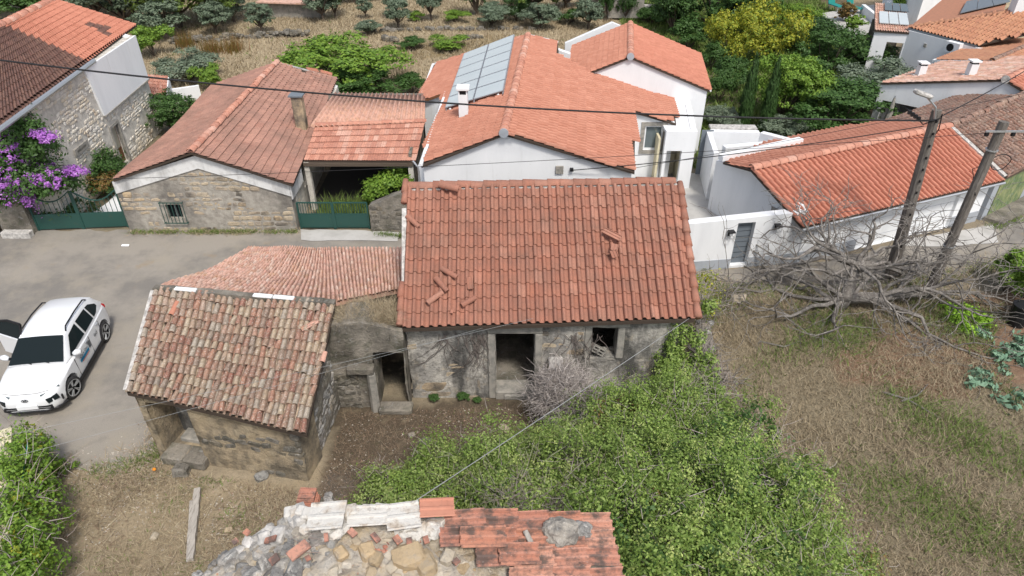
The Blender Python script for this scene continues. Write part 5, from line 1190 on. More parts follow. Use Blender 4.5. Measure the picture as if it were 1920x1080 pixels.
def rocks(region,n,s0,s1,m,lift=0,name='stone',flat=.7,rot=3,parent=Rn,nmax=300):
    items=[]; bx=[min(p[0] for p in region),max(p[0] for p in region)]; by=[min(p[1] for p in region),max(p[1] for p in region)]; pr=protos(m); t=0
    while len(items)<n and t<n*20:
        t+=1; px,py=rr.uniform(*bx),rr.uniform(*by)
        if not inpoly(px,py,region): continue
        p=onM(px,py); s=s0+(s1-s0)*rr.random()**2.2
        from mathutils import Euler
        Rm=Euler((rr.uniform(-.5,.5),rr.uniform(-.5,.5),rr.uniform(0,rot))).to_matrix().to_4x4()@Matrix.Diagonal((s*rr.uniform(.8,1.5),s*rr.uniform(.7,1.1),s*flat*rr.uniform(.7,1.2),1))
        items.append((rr.choice(pr),Matrix.Translation(p+Vector((0,0,lift-.06+s*.12)))@Rm))
    scatter_pieces(name,items,parent,nmax)
rocks([(350,1082),(520,985),(640,975),(600,1082)],120,.05,.2,M['stoneR'])
rocks([(430,1040),(520,980),(560,960),(640,955),(640,985),(560,1000)],26,.10,.22,M['mortar'],.02)
rocks([(560,1000),(850,1000),(930,1060),(930,1085),(560,1085)],120,.04,.15,M['stoneW'],-.01)
for q,s_ in(((690,1035),.16),((770,1045),.26),((705,1050),.12),((800,1060),.2),((640,1040),.13),((840,1045),.14)):
    o=bpy.data.objects.new('stone',protos(M['stoneW'])[int(s_*100)%6]); COL.objects.link(o); par(o,Rn); o.matrix_basis=Matrix.Translation(onM(*q)+Vector((0,0,.02)))@Matrix.Rotation(q[0],4,'Z')@Matrix.Diagonal((s_*1.3,s_,s_*.8,1))
rocks([(345,1080),(560,955),(570,965),(420,1060),(400,1085)],40,.06,.14,M['stoneR'],.0)
def shard(x0,y0,x1,y1,w,m,lift=.09,tilt=0):
    a,b=onM(x0,y0)+Vector((0,0,lift)),onM(x1,y1)+Vector((0,0,lift+tilt)); MB().beam(a,b,w,.02).build('tile_shard',m,Rn)
for q in((462,1012,470,1003,.07),(440,1028,449,1020,.06),(610,1018,618,1016,.10),(545,1055,580,1028,.13),(510,1065,525,1052,.09),(657,1003,668,1014,.07),(700,1010,712,1025,.06),(742,1015,752,1028,.07),(768,1018,770,1038,.06),(798,1015,802,1028,.06),(520,1018,500,1024,.07),(582,1060,578,1052,.05),(852,1058,860,1066,.07)):
    shard(*q,M['tile_m'])
rocks([(690,1010),(790,1010),(790,1030),(690,1035)],30,.03,.06,M['tile_m'],.02,name='tile_shard')
# dark hole with twigs
p=onM(575,1022); sg=[]
for i in range(26):
    a=p+Vector((rr.uniform(-.12,.12),rr.uniform(-.12,.12),rr.uniform(0,.05))); d=Vector((rr.uniform(-.2,.2),rr.uniform(-.1,.1),rr.uniform(-.02,.06))); sg.append((a,a+d,.006,.003))
link('twigs',tubes_mesh('twigs',sg,M['twig']),Rn)
# whitewashed ridge tiles bedded in mortar
M['whitewash']=mat('flaking_whitewash',(.60,.58,.54),[((.45,.36,.27),5,.58,.08,.8,T1),((.2,.18,.16),10,.64,.07,.7,T1)],bump=(25,.8,.03))
tw=tmesh('rib',M['whitewash'])
def puttile(x0,y0,x1,y1,w,m,lift=.08,kind='rib',parent=Rn,thick=True,name='tile'):
    a,b=onM(x0,y0),onM(x1,y1); y=(b-a); L=y.length; y=y/L; x=y.cross(Vector((0,0,1))).normalized(); z=x.cross(y)
    me=tmesh(kind,m); Rm=Matrix((x*w,y*L,z)).transposed().to_4x4(); o=bpy.data.objects.new(name,me); COL.objects.link(o); par(o,parent); o.matrix_basis=Matrix.Translation(a+z*lift)@Rm
for q in((648,981,580,981,.36,.10),(784,980,722,983,.36,.10),(724,976,650,975,.28,.05)): puttile(*q[:5],M['whitewash'],q[5],name='whitewashed_tile')
mb=MB()
for i in range(22):
    t=i/21; q=onM(548+232*t,958+ (3 if t<.3 else 0)+rr.uniform(-2,2)); mb.box(q+Vector((0,-.03,.01)),(.15,.12+rr.uniform(0,.06),.09+rr.uniform(0,.05)),Matrix.Rotation(rr.uniform(-.3,.3),3,'Z'))
mb.build('mortar_bed',M['whitewash'],Rn,bevel=.015)
rocks([(640,990),(655,990),(655,1003),(560,998)],8,.1,.18,M['whitewash'],.06); rocks([(735,990),(785,990),(785,1004),(740,1004)],9,.1,.2,M['whitewash'],.04); rocks([(795,990),(838,990),(838,1000),(795,1000)],4,.16,.26,M['whitewash'],.05)
# last roof tiles: each one placed
def xm(px,py): return onM(px,py)
puttile(846,973,783,971,.26,M['tile_f'],.16)
A0,A1=onM(842,965),onM(1140,974)
qER,qRR=A1,A0; sy=Vector((0,-1,0))
qEL=A1+Vector((.12,-1.95,0)); qRL=A0+Vector((.02,-1.95,0))
hx=[onM(*q) for q in((700,986),(856,988),(858,1030),(930,1047),(940,1100),(700,1100))]
tile_roof(Rn,qEL,qER,qRR,qRL,8,5,'ribm',M['tile_m'],nmax=60,jit=.03,lap=1.2,holes=[[tuple(p[:2]) for p in hx]+[(hx[-1].x,2.5),(hx[0].x,2.5)]],dz=.2,deck=False)
puttile(942,1029,858,1026,.27,M['tile_m'],.15,'ribm'); puttile(1003,1060,930,1057,.27,M['tile_m'],.15,'ribm'); 
def boulder(px,py,s,label,seed):
    b=bmesh.new(); bmesh.ops.create_icosphere(b,subdivisions=4,radius=1)
    for v in b.verts:
        n_=noise.noise(v.co*1.4+Vector((seed,0,0)))*.22+noise.noise(v.co*3+Vector((seed,0,0)))*.13+noise.noise(v.co*9)*.07; v.co*=1+n_
    me=bpy.data.meshes.new('boulder'); b.to_mesh(me); b.free(); me.materials.append(M['stoneR']); p=onM(px,py)
    o=link('boulder',me,None); o.location=p+Vector((0,0,s[2]*1.05)); o.scale=(s[0],s[1],s[2]*1.25); return tag(o,label,'stone')
boulder(1048,1013,(.21,.17,.13),'larger pitted grey stone weighing down the foreground roof tiles',1)
boulder(1086,1004,(.15,.11,.09),'smaller grey stone right of the pitted one on the foreground roof tiles',5)
o=puttile
a,b=onM(984,1008),onM(996,1032); tag(MB().beam(a+Vector((0,0,.13)),b+Vector((0,0,.13)),.06,.03).build('wood_scrap',M['wood'],None,bevel=.008),'short grey scrap of wood lying on the foreground tiles','wood')
# stack of tiles on a stone stub
e=empty('stone_stub',at(590,940,.0),'rubble stub wall behind the foreground ruin, carrying the stack of orange tiles','wall')
sc_=at(582,945,1.25)
MB().box((sc_.x+.1,sc_.y+.05,.6),(.75,.45,1.2)).build('stub_body',M['earthwall'],e,bevel=.06)
for dx,dy in((.38,.1),(.42,-.08)): 
    o2=bpy.data.objects.new('stone',protos(M['stoneR'])[2]); COL.objects.link(o2); par(o2,e); o2.matrix_basis=Matrix.Translation((sc_.x+dx,sc_.y+dy,1.32))@Matrix.Diagonal((.2,.22,.25,1))
ts=empty('tile_stack',(sc_.x,sc_.y,1.22),'stack of orange roof tiles behind the foreground ruin','tile stack')
for i in range(9):
    a=rr.uniform(-.07,.07); Mx=Matrix.Rotation(a,3,'Z')@Matrix.Rotation(.12*(1 if i>4 else .3),3,'X')
    mb=MB(); c=Vector((sc_.x+rr.uniform(-.03,.03)-.02,sc_.y+rr.uniform(-.02,.02),1.24+.045*i)); w_=.46-.012*i
    mb.box(c,(w_,.27,.018),Mx)
    for yy in(-.12,0,.12): mb.box(c+Mx@Vector((0,yy,.014)),(w_,.025,.03),Mx)
    mb.build('tile',M['tile_f'] if i<6 else M['tile_m'],ts)
# =====================================================================
# GROUND DETAILS NEAR
# =====================================================================
def plank(a,b,w,h,label):
    a,b=at(*a,.09),at(*b,.09); mb=MB(); n=12; d=(b-a); x=d.normalized().cross(Vector((0,0,1)))
    pts=[a.lerp(b,i/n)+Vector((0,0,.01*math.sin(i))) for i in range(n+1)]
    for i in range(n): mb.beam(pts[i],pts[i+1]+(pts[i+1]-pts[i])*.02,w*(1+.08*math.sin(i*2.1)),h*(1+.1*math.cos(i)))
    return tag(mb.build('timber_beam',M['wood'],None,bevel=.0),label,'beam')
plank((371,918),(357,1050),.15,.13,'long weathered grey timber beam lying on the straw near the ruin')
plank((359,940),(352,1052),.07,.06,'thin split batten lying left against the weathered beam')
tag(MB().box(at(235,460,.05),(.3,.12,.06)).build('litter',M['white'],None,bevel=.02),'small white scrap of litter on the asphalt below the green gate','litter')
def rockobj(px,py,s,m,label):
    o=bpy.data.objects.new('loose_stone',random.choice(protos(m))); COL.objects.link(o); o.location=at(px,py,s*.2); o.scale=(s,s*.8,s*.6); o.rotation_euler=(random.random(),.2,random.random()*3); return tag(o,label,'stone')
rockobj(945,803,.28,M['stoneW'],'pale loose stone on the bare yard in front of the dark doorway')
rockobj(798,830,.36,M['stonedark'],'flat dark stone on the yard beside the green creeper edge')
rockobj(772,816,.2,M['stoneR'],'small grey stone in the middle of the bare yard')
rockobj(290,1006,.2,M['stoneW'],'small pale stone on straw left of the weathered beam'); rockobj(428,994,.16,M['stoneW'],'white pebble right of the weathered beam')
rockobj(1385,560,.5,M['stoneW'],'flat pale slab at the field edge by the street'); rockobj(490,893,.32,M['stoneR'],'grey stone at the foot of the shed front'); rockobj(340,880,.5,M['stonedark'],'broad flat stone in front of the deep shed doorway')
tag(MB().tube([at(289,880,.02),at(289,880,.1)],[.05,.04],8).build('orange_fruit',mat('orange_skin',(.7,.25,.02)),None),'small orange fruit on the ground left of the shed door','fruit')
# ---- tree kinds ----
tree_kind('olive',M['olive'],8500,.052,'round',31,.22,.035,16,.16)
tree_kind('olive2',M['olive'],8500,.052,'round',32,.15,.04,12,.2)
tree_kind('broad',M['walnut'],12000,.045,'broad',33,.2,.03,20,.14,.75)
tree_kind('dark',M['darkleaf'],10000,.048,'round',34,.08,.03,16,.16,.7)
tree_kind('deep',M['laurel'],13000,.042,'broad',35,.08,.025,20,.13,.8)
tree_kind('bright',M['bright'],13000,.043,'broad',36,.1,.025,18,.13,.75)
tree_kind('yellow',M['yellow'],11000,.042,'broad',37,.1,.02,18,.14,.75)
tree_kind('cypress',M['cypress'],17000,.10,'cone',38,.06,.03,clump=.24)
tree_kind('bush',M['laurel'],7000,.055,'round',39,.02,.02,10,.2,.6)
tree_kind('bushb',M['bright'],7000,.055,'round',40,.02,.02,10,.2,.6)
tree_kind('silver',M['silver'],9000,.045,'round',41,.03,.02,14,.18,.65)
tree_kind('ball',M['bright'],4500,.055,'round',42,.02,.02,8,.12,.25)
tree_kind('rust',M['redleaf'],4500,.055,'round',43,.02,.02,8,.12,.25)
# =====================================================================
# VEGETATION
# =====================================================================
rg=np.random.default_rng(12)
iv=[(740,925,.7,1.0,.7,.7),(800,905,.9,.9,.8,.8),(865,890,1.1,1.0,.9,.9),(935,880,1.2,1.0,.9,.9),(1000,868,1.2,1.0,.9,.9),(1060,840,1.1,.9,.9,.9),(1120,805,1.1,.8,.8,.8),(1165,790,1.1,.9,.8,.8),(1215,775,1.2,.8,.9,1.0),(1270,770,1.3,.9,1.0,1.1),(1330,820,1.2,1.0,1.0,1.1),(1395,855,1.1,.9,.9,1.0),
(860,950,1.2,1.3,1.0,.9),(980,945,1.6,1.2,1.0,1.0),(1080,920,1.9,1.2,1.1,1.1),(1160,890,2.0,1.2,1.1,1.2),(1240,870,2.1,1.2,1.1,1.2),(1320,890,2.0,1.2,1.1,1.2),(1400,920,1.6,1.1,1.1,1.1),(1470,940,1.2,.9,.9,.9),
(1100,1000,2.4,1.3,1.1,1.1),(1190,970,2.6,1.2,1.1,1.2),(1280,970,2.6,1.2,1.1,1.2),(1370,985,2.3,1.1,1.1,1.2),(1450,1000,1.7,1.0,1.0,1.1),(1520,1010,1.2,.9,.9,.9),(1240,1060,2.9,1.2,1.1,1.2),(1330,1070,2.8,1.2,1.1,1.2),(1430,1080,2.3,1.1,1.1,1.1),(1520,1090,1.7,1.0,1.0,1.0),(1600,1085,1.0,.7,.8,.8),(1340,1150,3.0,1.3,1.1,1.1),(1480,1160,2.4,1.2,1.1,1.1)]
ivr=random.Random(77); blobs=[(tuple(at(x,y,z+(q_:=ivr.uniform(-.25,.4))*(1 if y>800 else .3))),(a*.86*(1+.25*abs(q_)),b*.86,c*.95)) for x,y,z,a,b,c in iv]
blobs+=[(tuple(at(ivr.uniform(900,1500),ivr.uniform(860,1060),ivr.uniform(2.2,3.0))),(ivr.uniform(.25,.5),ivr.uniform(.25,.5),ivr.uniform(.3,.6))) for _ in range(16)]
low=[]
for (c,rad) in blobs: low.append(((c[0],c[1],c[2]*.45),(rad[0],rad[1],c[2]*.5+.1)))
V_=empty('creeper_thicket',at(1200,960),'big bright green creeper thicket swallowing the old walls in the lower middle','climber')
def fol(name,bl,n,size,m,seed,parent,**k): return link(name,foliage_mesh(name,bl,n,size,m,seed,**k),parent)
fol('leaves',blobs,190000,.066,M['ivy'],1,V_,clump=.19,fill=.15,bump=1.0,cpl=130)
fol('inner_leaves',low,34000,.085,M['laurel'],2,V_,clump=.25,fill=.3)  # darker leaf colour stands in for the shade inside the thicket
fol('young_shoots',[(tuple(Vector(c)+Vector((0,0,.12))),rad) for c,rad in blobs],22000,.05,leafm('shoot_leaf',[(.38,.46,.13),(.45,.52,.18),(.30,.38,.09)]),3,V_,clump=.08,fill=.0,down=-.1,bump=.85)
fol('broad_leaves',[blobs[i] for i in(11,17,19,23,26,28)],12000,.095,M['laurel'],41,V_,clump=.10,fill=.0,down=-.1,bump=.85)
fol('pale_leaves',[blobs[i] for i in(0,1,2,3,4,5,12,13)],16000,.06,leafm('pale_small_leaf',[(.26,.33,.10),(.32,.38,.14),(.2,.28,.07)]),42,V_,clump=.12,fill=.0,down=-.1,bump=.6)
fol('rusty_leaves',[(tuple(Vector(blobs[i][0])+Vector((.1,0,.1))),(.4,.35,.6)) for i in(6,7,15,21,30)],1500,.07,M['redleaf'],43,V_,clump=.3)
def deadtwigs(name,blobs_,n,parent,m=None,L=.35,r0=.006,seed=0):
    r=np.random.default_rng(seed); P,N=blob_points(blobs_,n,r,clump=.3,fill=.4); sg=[]
    for p,q in zip(P,N):
        d=(q+r.normal(size=3)*.6); d/=np.linalg.norm(d); l=L*r.uniform(.4,1.2); mid=p+d*l*.5; e2=mid+(d+r.normal(size=3)*.35)*l*.5
        sg.append((p,mid,r0,r0*.7)); sg.append((mid,e2,r0*.7,r0*.35))
    return link(name,tubes_mesh(name,sg,m or M['twig'],3),parent)
deadtwigs('dead_stems',[(tuple(Vector(b[0])+Vector((0,0,.1))),b[1]) for b in blobs],3200,V_,L=.42,r0=.007,seed=2); deadtwigs('dead_stems',[(tuple(at(985,950,2.6)),(.7,.5,.3)),(tuple(at(1090,865,2.0)),(.45,.4,.25))],700,V_,seed=3)
# climber on the right corner of the ruined house
cw=[(1268,700,1.0,.42,.4,.6),(1258,655,1.9,.3,.3,.4),(1240,745,.5,.5,.4,.5),(1290,740,.9,.5,.5,.6),(1330,745,1.2,.45,.5,.7),(1345,790,1.0,.5,.5,.7),(1320,690,1.6,.35,.4,.5),(1300,640,2.1,.3,.3,.4),(1330,575,2.4,.3,.3,.35),(1355,830,.9,.5,.5,.6)]
V2=empty('climbing_vine',at(1270,760),'vine climbing the right corner of the ruined house beside a broken wall','climber')
fol('leaves',[(tuple(at(x,y,z)),(a,b,c)) for x,y,z,a,b,c in cw],9500,.085,M['ivy'],5,V2,clump=.2,fill=.4)
fol('leaves',[(tuple(at(x,y,z)),(a,b,c)) for x,y,z,a,b,c in((1262,640,2.1,.3,.3,.6),(1275,610,2.5,.28,.25,.4),(1258,690,1.3,.45,.4,.6),(1250,735,.7,.6,.5,.6),(1300,700,1.2,.4,.4,.6),(1290,760,.9,.6,.5,.7),(1235,650,1.7,.15,.2,.5))],9000,.085,M['ivy'],55,V2,clump=.18,fill=.2)
fol('yellow_leaves',[(tuple(at(1322,540,2.5)),(.4,.35,.4)),(tuple(at(1335,575,2.2)),(.3,.3,.4))],700,.08,M['yellow'],6,V2,clump=.3); deadtwigs('dead_stems',[(tuple(at(x,y,z)),(a*1.1,b,c)) for x,y,z,a,b,c in cw[3:]],700,V2,L=.5,seed=5)
e=empty('broken_wall',at(1330,720),'broken rubble boundary wall running from the red roof corner into the creeper','wall')
bw=[at(1318,600,.6),at(1325,680,.9),at(1345,740,.9),at(1375,830,.8)]
for a,b in zip(bw[:-1],bw[1:]):
    MB().beam((a.x,a.y,a.z*.5),(b.x,b.y,b.z*.5),.45,a.z).build('wall_core',M['earthwall'],e)
items=[]
for i in range(90):
    k=rr.randrange(3); t=rr.random(); p=bw[k].lerp(bw[k+1],t); s=rr.uniform(.12,.3); items.append((rr.choice(protos(M['stoneR'])),Matrix.Translation((p.x+rr.uniform(-.28,.28),p.y,rr.uniform(.25,p.z+.05)))@Matrix.Rotation(rr.uniform(0,3),4,'Z')@Matrix.Diagonal((s,s*.8,s*.6,1))))
scatter_pieces('stone',items,e,90)
deadtwigs('dead_roots',[(tuple(p+Vector((0,0,.2))),(.4,.5,.25)) for p in bw],450,e,M['bark'],L=.5,r0=.014,seed=9)
# dead vine stems clinging to the wall of the ruined house
vw=MB(); vr=random.Random(31)
for k in range(64):
    px_=vr.choice((vr.gauss(872,30),vr.gauss(1085,22),vr.gauss(905,12))); p=aty(px_,622+vr.uniform(0,14),AY-.05); d=Vector((vr.uniform(-.25,.25),0,-1)); pts=[p.copy()]
    if 915<px_<1015: continue
    for i in range(vr.randint(5,12)):
        d=(d+Vector((vr.gauss(0,.35),0,vr.gauss(0,.15)))).normalized(); p=p+d*.16; p.y=AY-.05+.02*math.sin(i*2)
        if p.z<.15 or -.62<p.x<.75: break
        pts.append(p.copy())
    if len(pts)>2: vw.tube(pts,[.009*(1-i/len(pts))+.003 for i in range(len(pts))],3)
o=vw.build('dead_vine_stems',M['twigdark'],A); o['kind']='stuff'
# small plants at the foot of the wall
for px_,py_,w_,h_,l in((870,748,.25,.3,'small green weed at the foot of the ruined house wall, left'),(815,752,.22,.35,'small green weed by the corner of the ruined house'),(895,752,.18,.2,'tiny weed beside the dark doorway step')):
    p=at(px_,py_); plant('bush','weed_plant',(p.x,p.y-.05,0),w_*1.6,h_,l,'plant')
# grey dead bush in front of the pier
e=empty('dead_bush',at(1055,800),'grey leafless bush in front of the crumbling pier at the creeper edge','bush')
deadtwigs('twigs',[(tuple(at(1058,752,.8)),(.6,.5,.75))],5200,e,mat('pale_dead_twigs',rcols=[(.46,.42,.40),(.36,.32,.30),(.55,.50,.47)]),L=.34,r0=.010,seed=7)
deadtwigs('long_twigs',[(tuple(at(1060,720,.9)),(.5,.4,.5))],60,e,L=.9,r0=.006,seed=8)
# left cream wall and its vine
e=empty('cream_wall',(-11.6,10,0),'narrow cream rendered wall at the lower left edge behind green vine leaves','wall')
a,b=at(22,800,1.3),at(12,1100,1.3); wall('wall_body',(b.x,b.y),(a.x,a.y),.35,1.3,M['cream'],e)
V3=empty('vine_hedge',at(60,950),'tall bright green vine hedge with yellow tips along the lower left edge','climber')
hv=[(50,850,.8,.5,.5,.8),(70,880,.7,.5,.5,.8),(40,920,.9,.6,.5,.9),(70,960,.8,.55,.5,.8),(30,1000,.9,.6,.5,.9),(70,1030,.9,.5,.5,.8),(40,1080,.9,.6,.5,.9),(90,890,.4,.25,.3,.4),(118,872,.25,.25,.2,.25),(20,1130,1.0,.7,.6,1.0)]
hb=[(tuple(at(x,y,z)),(a,b,c)) for x,y,z,a,b,c in hv]
fol('leaves',hb,17000,.09,M['bright'],11,V3,clump=.2); fol('tip_leaves',[(tuple(Vector(c)+Vector((0,0,.1))),r_) for c,r_ in hb[:7]],1500,.07,M['yellow'],12,V3,clump=.06,fill=.0,down=-.2); deadtwigs('stems',hb,250,V3,L=.7,r0=.012,seed=11)
MB().tube([at(52,830,1.6),at(42,900,1.2),at(38,940,.8)],.012,4).build('blue_string',M['teal'],V3)
# bougainvillea
V4=empty('bougainvillea',at(60,380),'purple flowering bougainvillea spilling over the wall at the left edge','bush')
bg_=[(30,290,2.6,1.0,.8,.8),(70,280,2.6,.7,.7,.6),(20,340,2.0,1.0,.8,.8),(70,340,1.8,.9,.8,.7),(110,345,1.5,.7,.7,.6),(40,250,3.4,.8,.6,.6),(-20,300,2.6,1.2,1,1),(30,370,1.9,.9,.6,.4)]
bb=[(tuple(aty(x,y,24.75-(.3 if y>330 else 0))),(a,b,c)) for x,y,z,a,b,c in bg_]
fol('leaves',bb,17000,.15,M['laurel'],14,V4,clump=.22); fol('blossom',[(tuple(Vector(bb[i][0])+Vector((.05,-.15,.1))),tuple(.95*q for q in bb[i][1])) for i in(0,2,3,4,6,7)],8000,.11,M['fuchsia'],15,V4,clump=.09,fill=.05,down=.1)
fol('blossom',[(tuple(aty(x,y,24.1)),(a,.3,b)) for x,y,z,a,b in((78,258,2.9,.45,.2),(60,375,1.6,.25,.55),(15,355,1.9,.5,.4),(140,325,1.4,.4,.2))],2600,.10,M['fuchsia'],16,V4,clump=.3)
fol('foliage' if 0 else 'leaves',[(tuple(at(120,395,.4)),(1.1,.8,.4)),(tuple(at(160,345,.6)),(.7,.9,.6)),(tuple(at(205,325,.6)),(.5,1.0,.6))],5000,.13,M['darkleaf'],17,V4)
V5=empty('flowering_shrub',at(195,345),'low mixed shrubs with rusty leaves between the farmhouse and the stone house','bush')
fol('leaves',[(tuple(at(200,315,.9)),(.6,1.1,.7)),(tuple(at(175,330,.8)),(.8,.8,.6)),(tuple(at(205,345,.5)),(.4,.8,.5)),(tuple(at(190,318,1.3)),(.3,.5,.6))],6000,.12,M['laurel'],18,V5); fol('rust_leaves',[(tuple(at(190,345,.7)),(.7,.6,.4))],1800,.1,M['redleaf'],19,V5)
# shrubs in the carport yard
V6=empty('yard_shrub',at(730,360),'bright green shrub growing over the yard wall beside the carport','bush')
fol('leaves',[(tuple(at(x,y,z)),(a,b,c)) for x,y,z,a,b,c in((745,322,1.4,.4,.4,.4),(730,345,1.1,.6,.5,.45),(705,358,.9,.5,.5,.4),(765,345,1.6,.25,.3,.25),(752,312,1.8,.3,.3,.3))],5200,.14,M['bright'],20,V6,clump=.25)
r=np.random.default_rng(8); n=2500; P=np.stack([r.uniform(-8.2,-4.4,n),r.uniform(24.8,26.8,n),np.full(n,.03)],1); blades('yard_weeds',P,.5,.018,M['weed'],r,.35,label='tall green weeds behind the carport gate',cat='weeds')
def tp(kind,px,py,wpx,h,label,cat='tree',group=None,name=None,z=0):
    p=at(px,py,z); dist=(p-CAM).length; w=wpx*dist/FPX*(1.2 if kind[:5]=='olive' else .9); h*=1.22 if kind!='cypress' else 1
    nm=name or {'olive':'olive_tree','olive2':'olive_tree','cypress':'cypress_tree'}.get(kind,'tree' if cat=='tree' else 'bush')
    return plant(kind,nm,(p.x,p.y,z+gz(p.x,p.y)-.05),w,h,label,cat,group)
G1='olive trees scattered over the dry field'
tp('olive',313,72,75,2.4,'grey-green olive tree standing in front of the yellow-green walnut at the upper left',group=G1)
tp('olive',405,66,50,2.0,'small olive tree below the second walnut, left of the grey shed',group=G1)
tp('olive',493,66,44,1.9,'small neat olive tree just below the left end of the grey shed wall',group=G1)
tp('olive',608,45,56,2.2,'olive tree covering the right end of the grey shed wall',group=G1)
tp('olive2',240,48,110,3.6,'large olive tree above the right corner of the farmhouse roof',group=G1)
tp('olive2',180,30,110,3.4,'olive tree directly above the farmhouse ridge end',group=G1)
tp('olive',441,44,44,1.8,'low olive tree between the two walnut trees and the shed',group=G1)
tp('olive',686,40,26,1.5,'tiny young olive tree left of the tall paired olives',group=G1)
tp('olive2',740,38,48,2.7,'upright dense olive tree, upper of the left pair in mid field',group=G1)
tp('olive',748,60,44,1.9,'small olive tree just below the upright dense one in mid field',group=G1)
tp('olive',810,44,44,2.4,'olive tree left of the dark forked tree in mid field',group=G1)
tp('olive2',690,70,40,.9,'low sprawling olive shrub on the terrace edge',group=G1)
tp('olive2',920,52,66,1.5,'low wide olive bush below the dark forked tree',group=G1)
tp('olive2',1010,56,60,1.6,'wide olive bush left of the small round one by the ivy',group=G1)
tp('olive',1103,52,52,1.8,'round olive tree left of the ivy-covered outbuilding',group=G1)
tp('olive',665,12,30,1.8,'olive tree at the top edge right of the dark clump',group=G1); tp('olive',560,8,60,2.0,'olive tree peeping over the grey shed roof',group=G1)
tp('olive2',1240,20,60,2.6,'tall olive tree at the top edge right of the outbuilding',group=G1)
tp('broad',338,50,150,4.2,'large yellow-green walnut tree at the upper left with dark forked trunk')
tp('broad',415,42,130,3.6,'walnut tree right of the largest one, above the olives at upper left')
tp('broad',1000,30,150,3.4,'spreading walnut tree at the top edge above the centre house',z=0)
tp('dark',630,38,50,3.6,'dark dense tree just right of the grey shed')
tp('dark',893,32,70,3.6,'dark forked tree at the top edge left of the walnut')
tp('dark',967,42,50,2.0,'dark low bush under the spreading walnut','bush'); tp('dark',1137,36,36,3.4,'dark upright shrub left of the ivy-clad outbuilding','bush'); tp('dark',1172,34,44,3.0,'ivy clump growing on the outbuilding at the top edge','bush')
tp('dark',1262,62,80,3.6,'dark large bush right of the second house roof peak','bush'); tp('deep',60,20,140,3.0,'dark tree line behind the farmhouse ridge'); tp('broad',-20,10,140,4,'tree crown at the very top left corner')
for i,(x,y,w) in enumerate(((625,10,60),(700,4,50),(1060,12,60),(1130,5,60))): tp('olive2',x,y,w,2.4,['olive crown at the top edge above the dark dense tree','olive crown at the top edge above the tiny young olive','olive crown at the top edge right of the walnut','olive crown at the top edge above the round olive'][i],group=G1)
tp('bushb',855,46,55,.9,'low bright bush on the terrace below the dark forked tree','bush'); tp('bushb',782,45,34,.8,'small yellow-green bush right of the paired olives','bush'); tp('bush',1070,42,60,1.0,'low green bush between round olive and walnut','bush'); tp('bush',1220,42,60,1.2,'green bush at the foot of the outbuilding wall','bush')
tp('bushb',845,95,80,.9,'low yellow-green scrub on the stone terrace left of the solar roof','bush',z=0); tp('bush',770,95,60,.7,'dull green scrub on the stone terrace','bush')
tp('bright',655,166,190,2.5,'big bright green tree behind the stone house and carport'); tp('deep',680,184,150,1.5,'dark green lower tree directly behind the corrugated carport roof'); tp('bush',775,178,70,1.2,'grey-green scrub behind the carport next to the white house','bush')
tp('silver',352,150,105,1.7,'pale grey-green bush behind the little white hut','bush'); tp('deep',328,245,95,1.7,'dark green shrub between farmhouse and stone house','bush'); tp('bushb',290,105,75,2.0,'bright leafy vine bush at the farmhouse far corner','bush'); tp('bushb',395,165,60,1.4,'bright small bush behind the hut beside the brown roof','bush')
# garden on the right
tp('deep',1345,62,175,4.4,'large dark green tree in the upper right garden'); tp('deep',1250,40,60,3,'dark garden tree above the second house roof'); tp('broad',1420,30,120,3.6,'green tree at the top edge above the yellow trees')
tp('yellow',1370,125,90,3.2,'bright yellow-leaved tree, left of the yellow pair'); tp('yellow',1440,118,120,3.6,'yellow-green tree, right and larger of the yellow pair')
tp('dark',1490,88,130,2.0,'dark green shrub mass below the pool terrace','bush'); tp('bush',1420,75,80,2.0,'green shrub behind the yellow trees','bush'); tp('deep',1548,140,110,2.4,'dark rounded tree in the middle of the right garden'); tp('deep',1610,125,110,1.4,'vine-covered arbour bush left of the white bungalow','bush'); tp('silver',1630,180,130,2.0,'grey-leaved bush left of the long white house','bush')
tp('bright',1462,226,120,3.0,'citrus tree with dark forked trunk right of the cypresses'); tp('deep',1560,248,170,2.1,'broad deep green bush above the garage roof','bush'); tp('deep',1600,238,80,1.3,'deep green bush beside the patio parasol','bush')
tp('cypress',1392,243,24,3.9,'slim dark cypress, left of the pair behind the courtyard'); tp('cypress',1432,247,23,3.8,'slim dark cypress, right of the pair behind the courtyard')
tp('silver',1350,236,70,1.1,'grey lavender bush right of the tall white house','bush'); tp('silver',1370,250,36,.9,'small grey lavender mound left of the cypresses','bush'); tp('silver',1470,252,90,1.0,'grey-green rosemary mound right of the cypresses','bush'); tp('bush',1345,195,60,1.8,'green shrub beside the tall white house wall','bush'); tp('bush',1370,170,80,1.8,'green shrub above the lavender','bush'); tp('bush',1330,130,60,1.6,'green shrub by the roof edge of the tall white house','bush'); tp('bush',1290,90,80,1.8,'green shrub behind the tall house roof','bush')
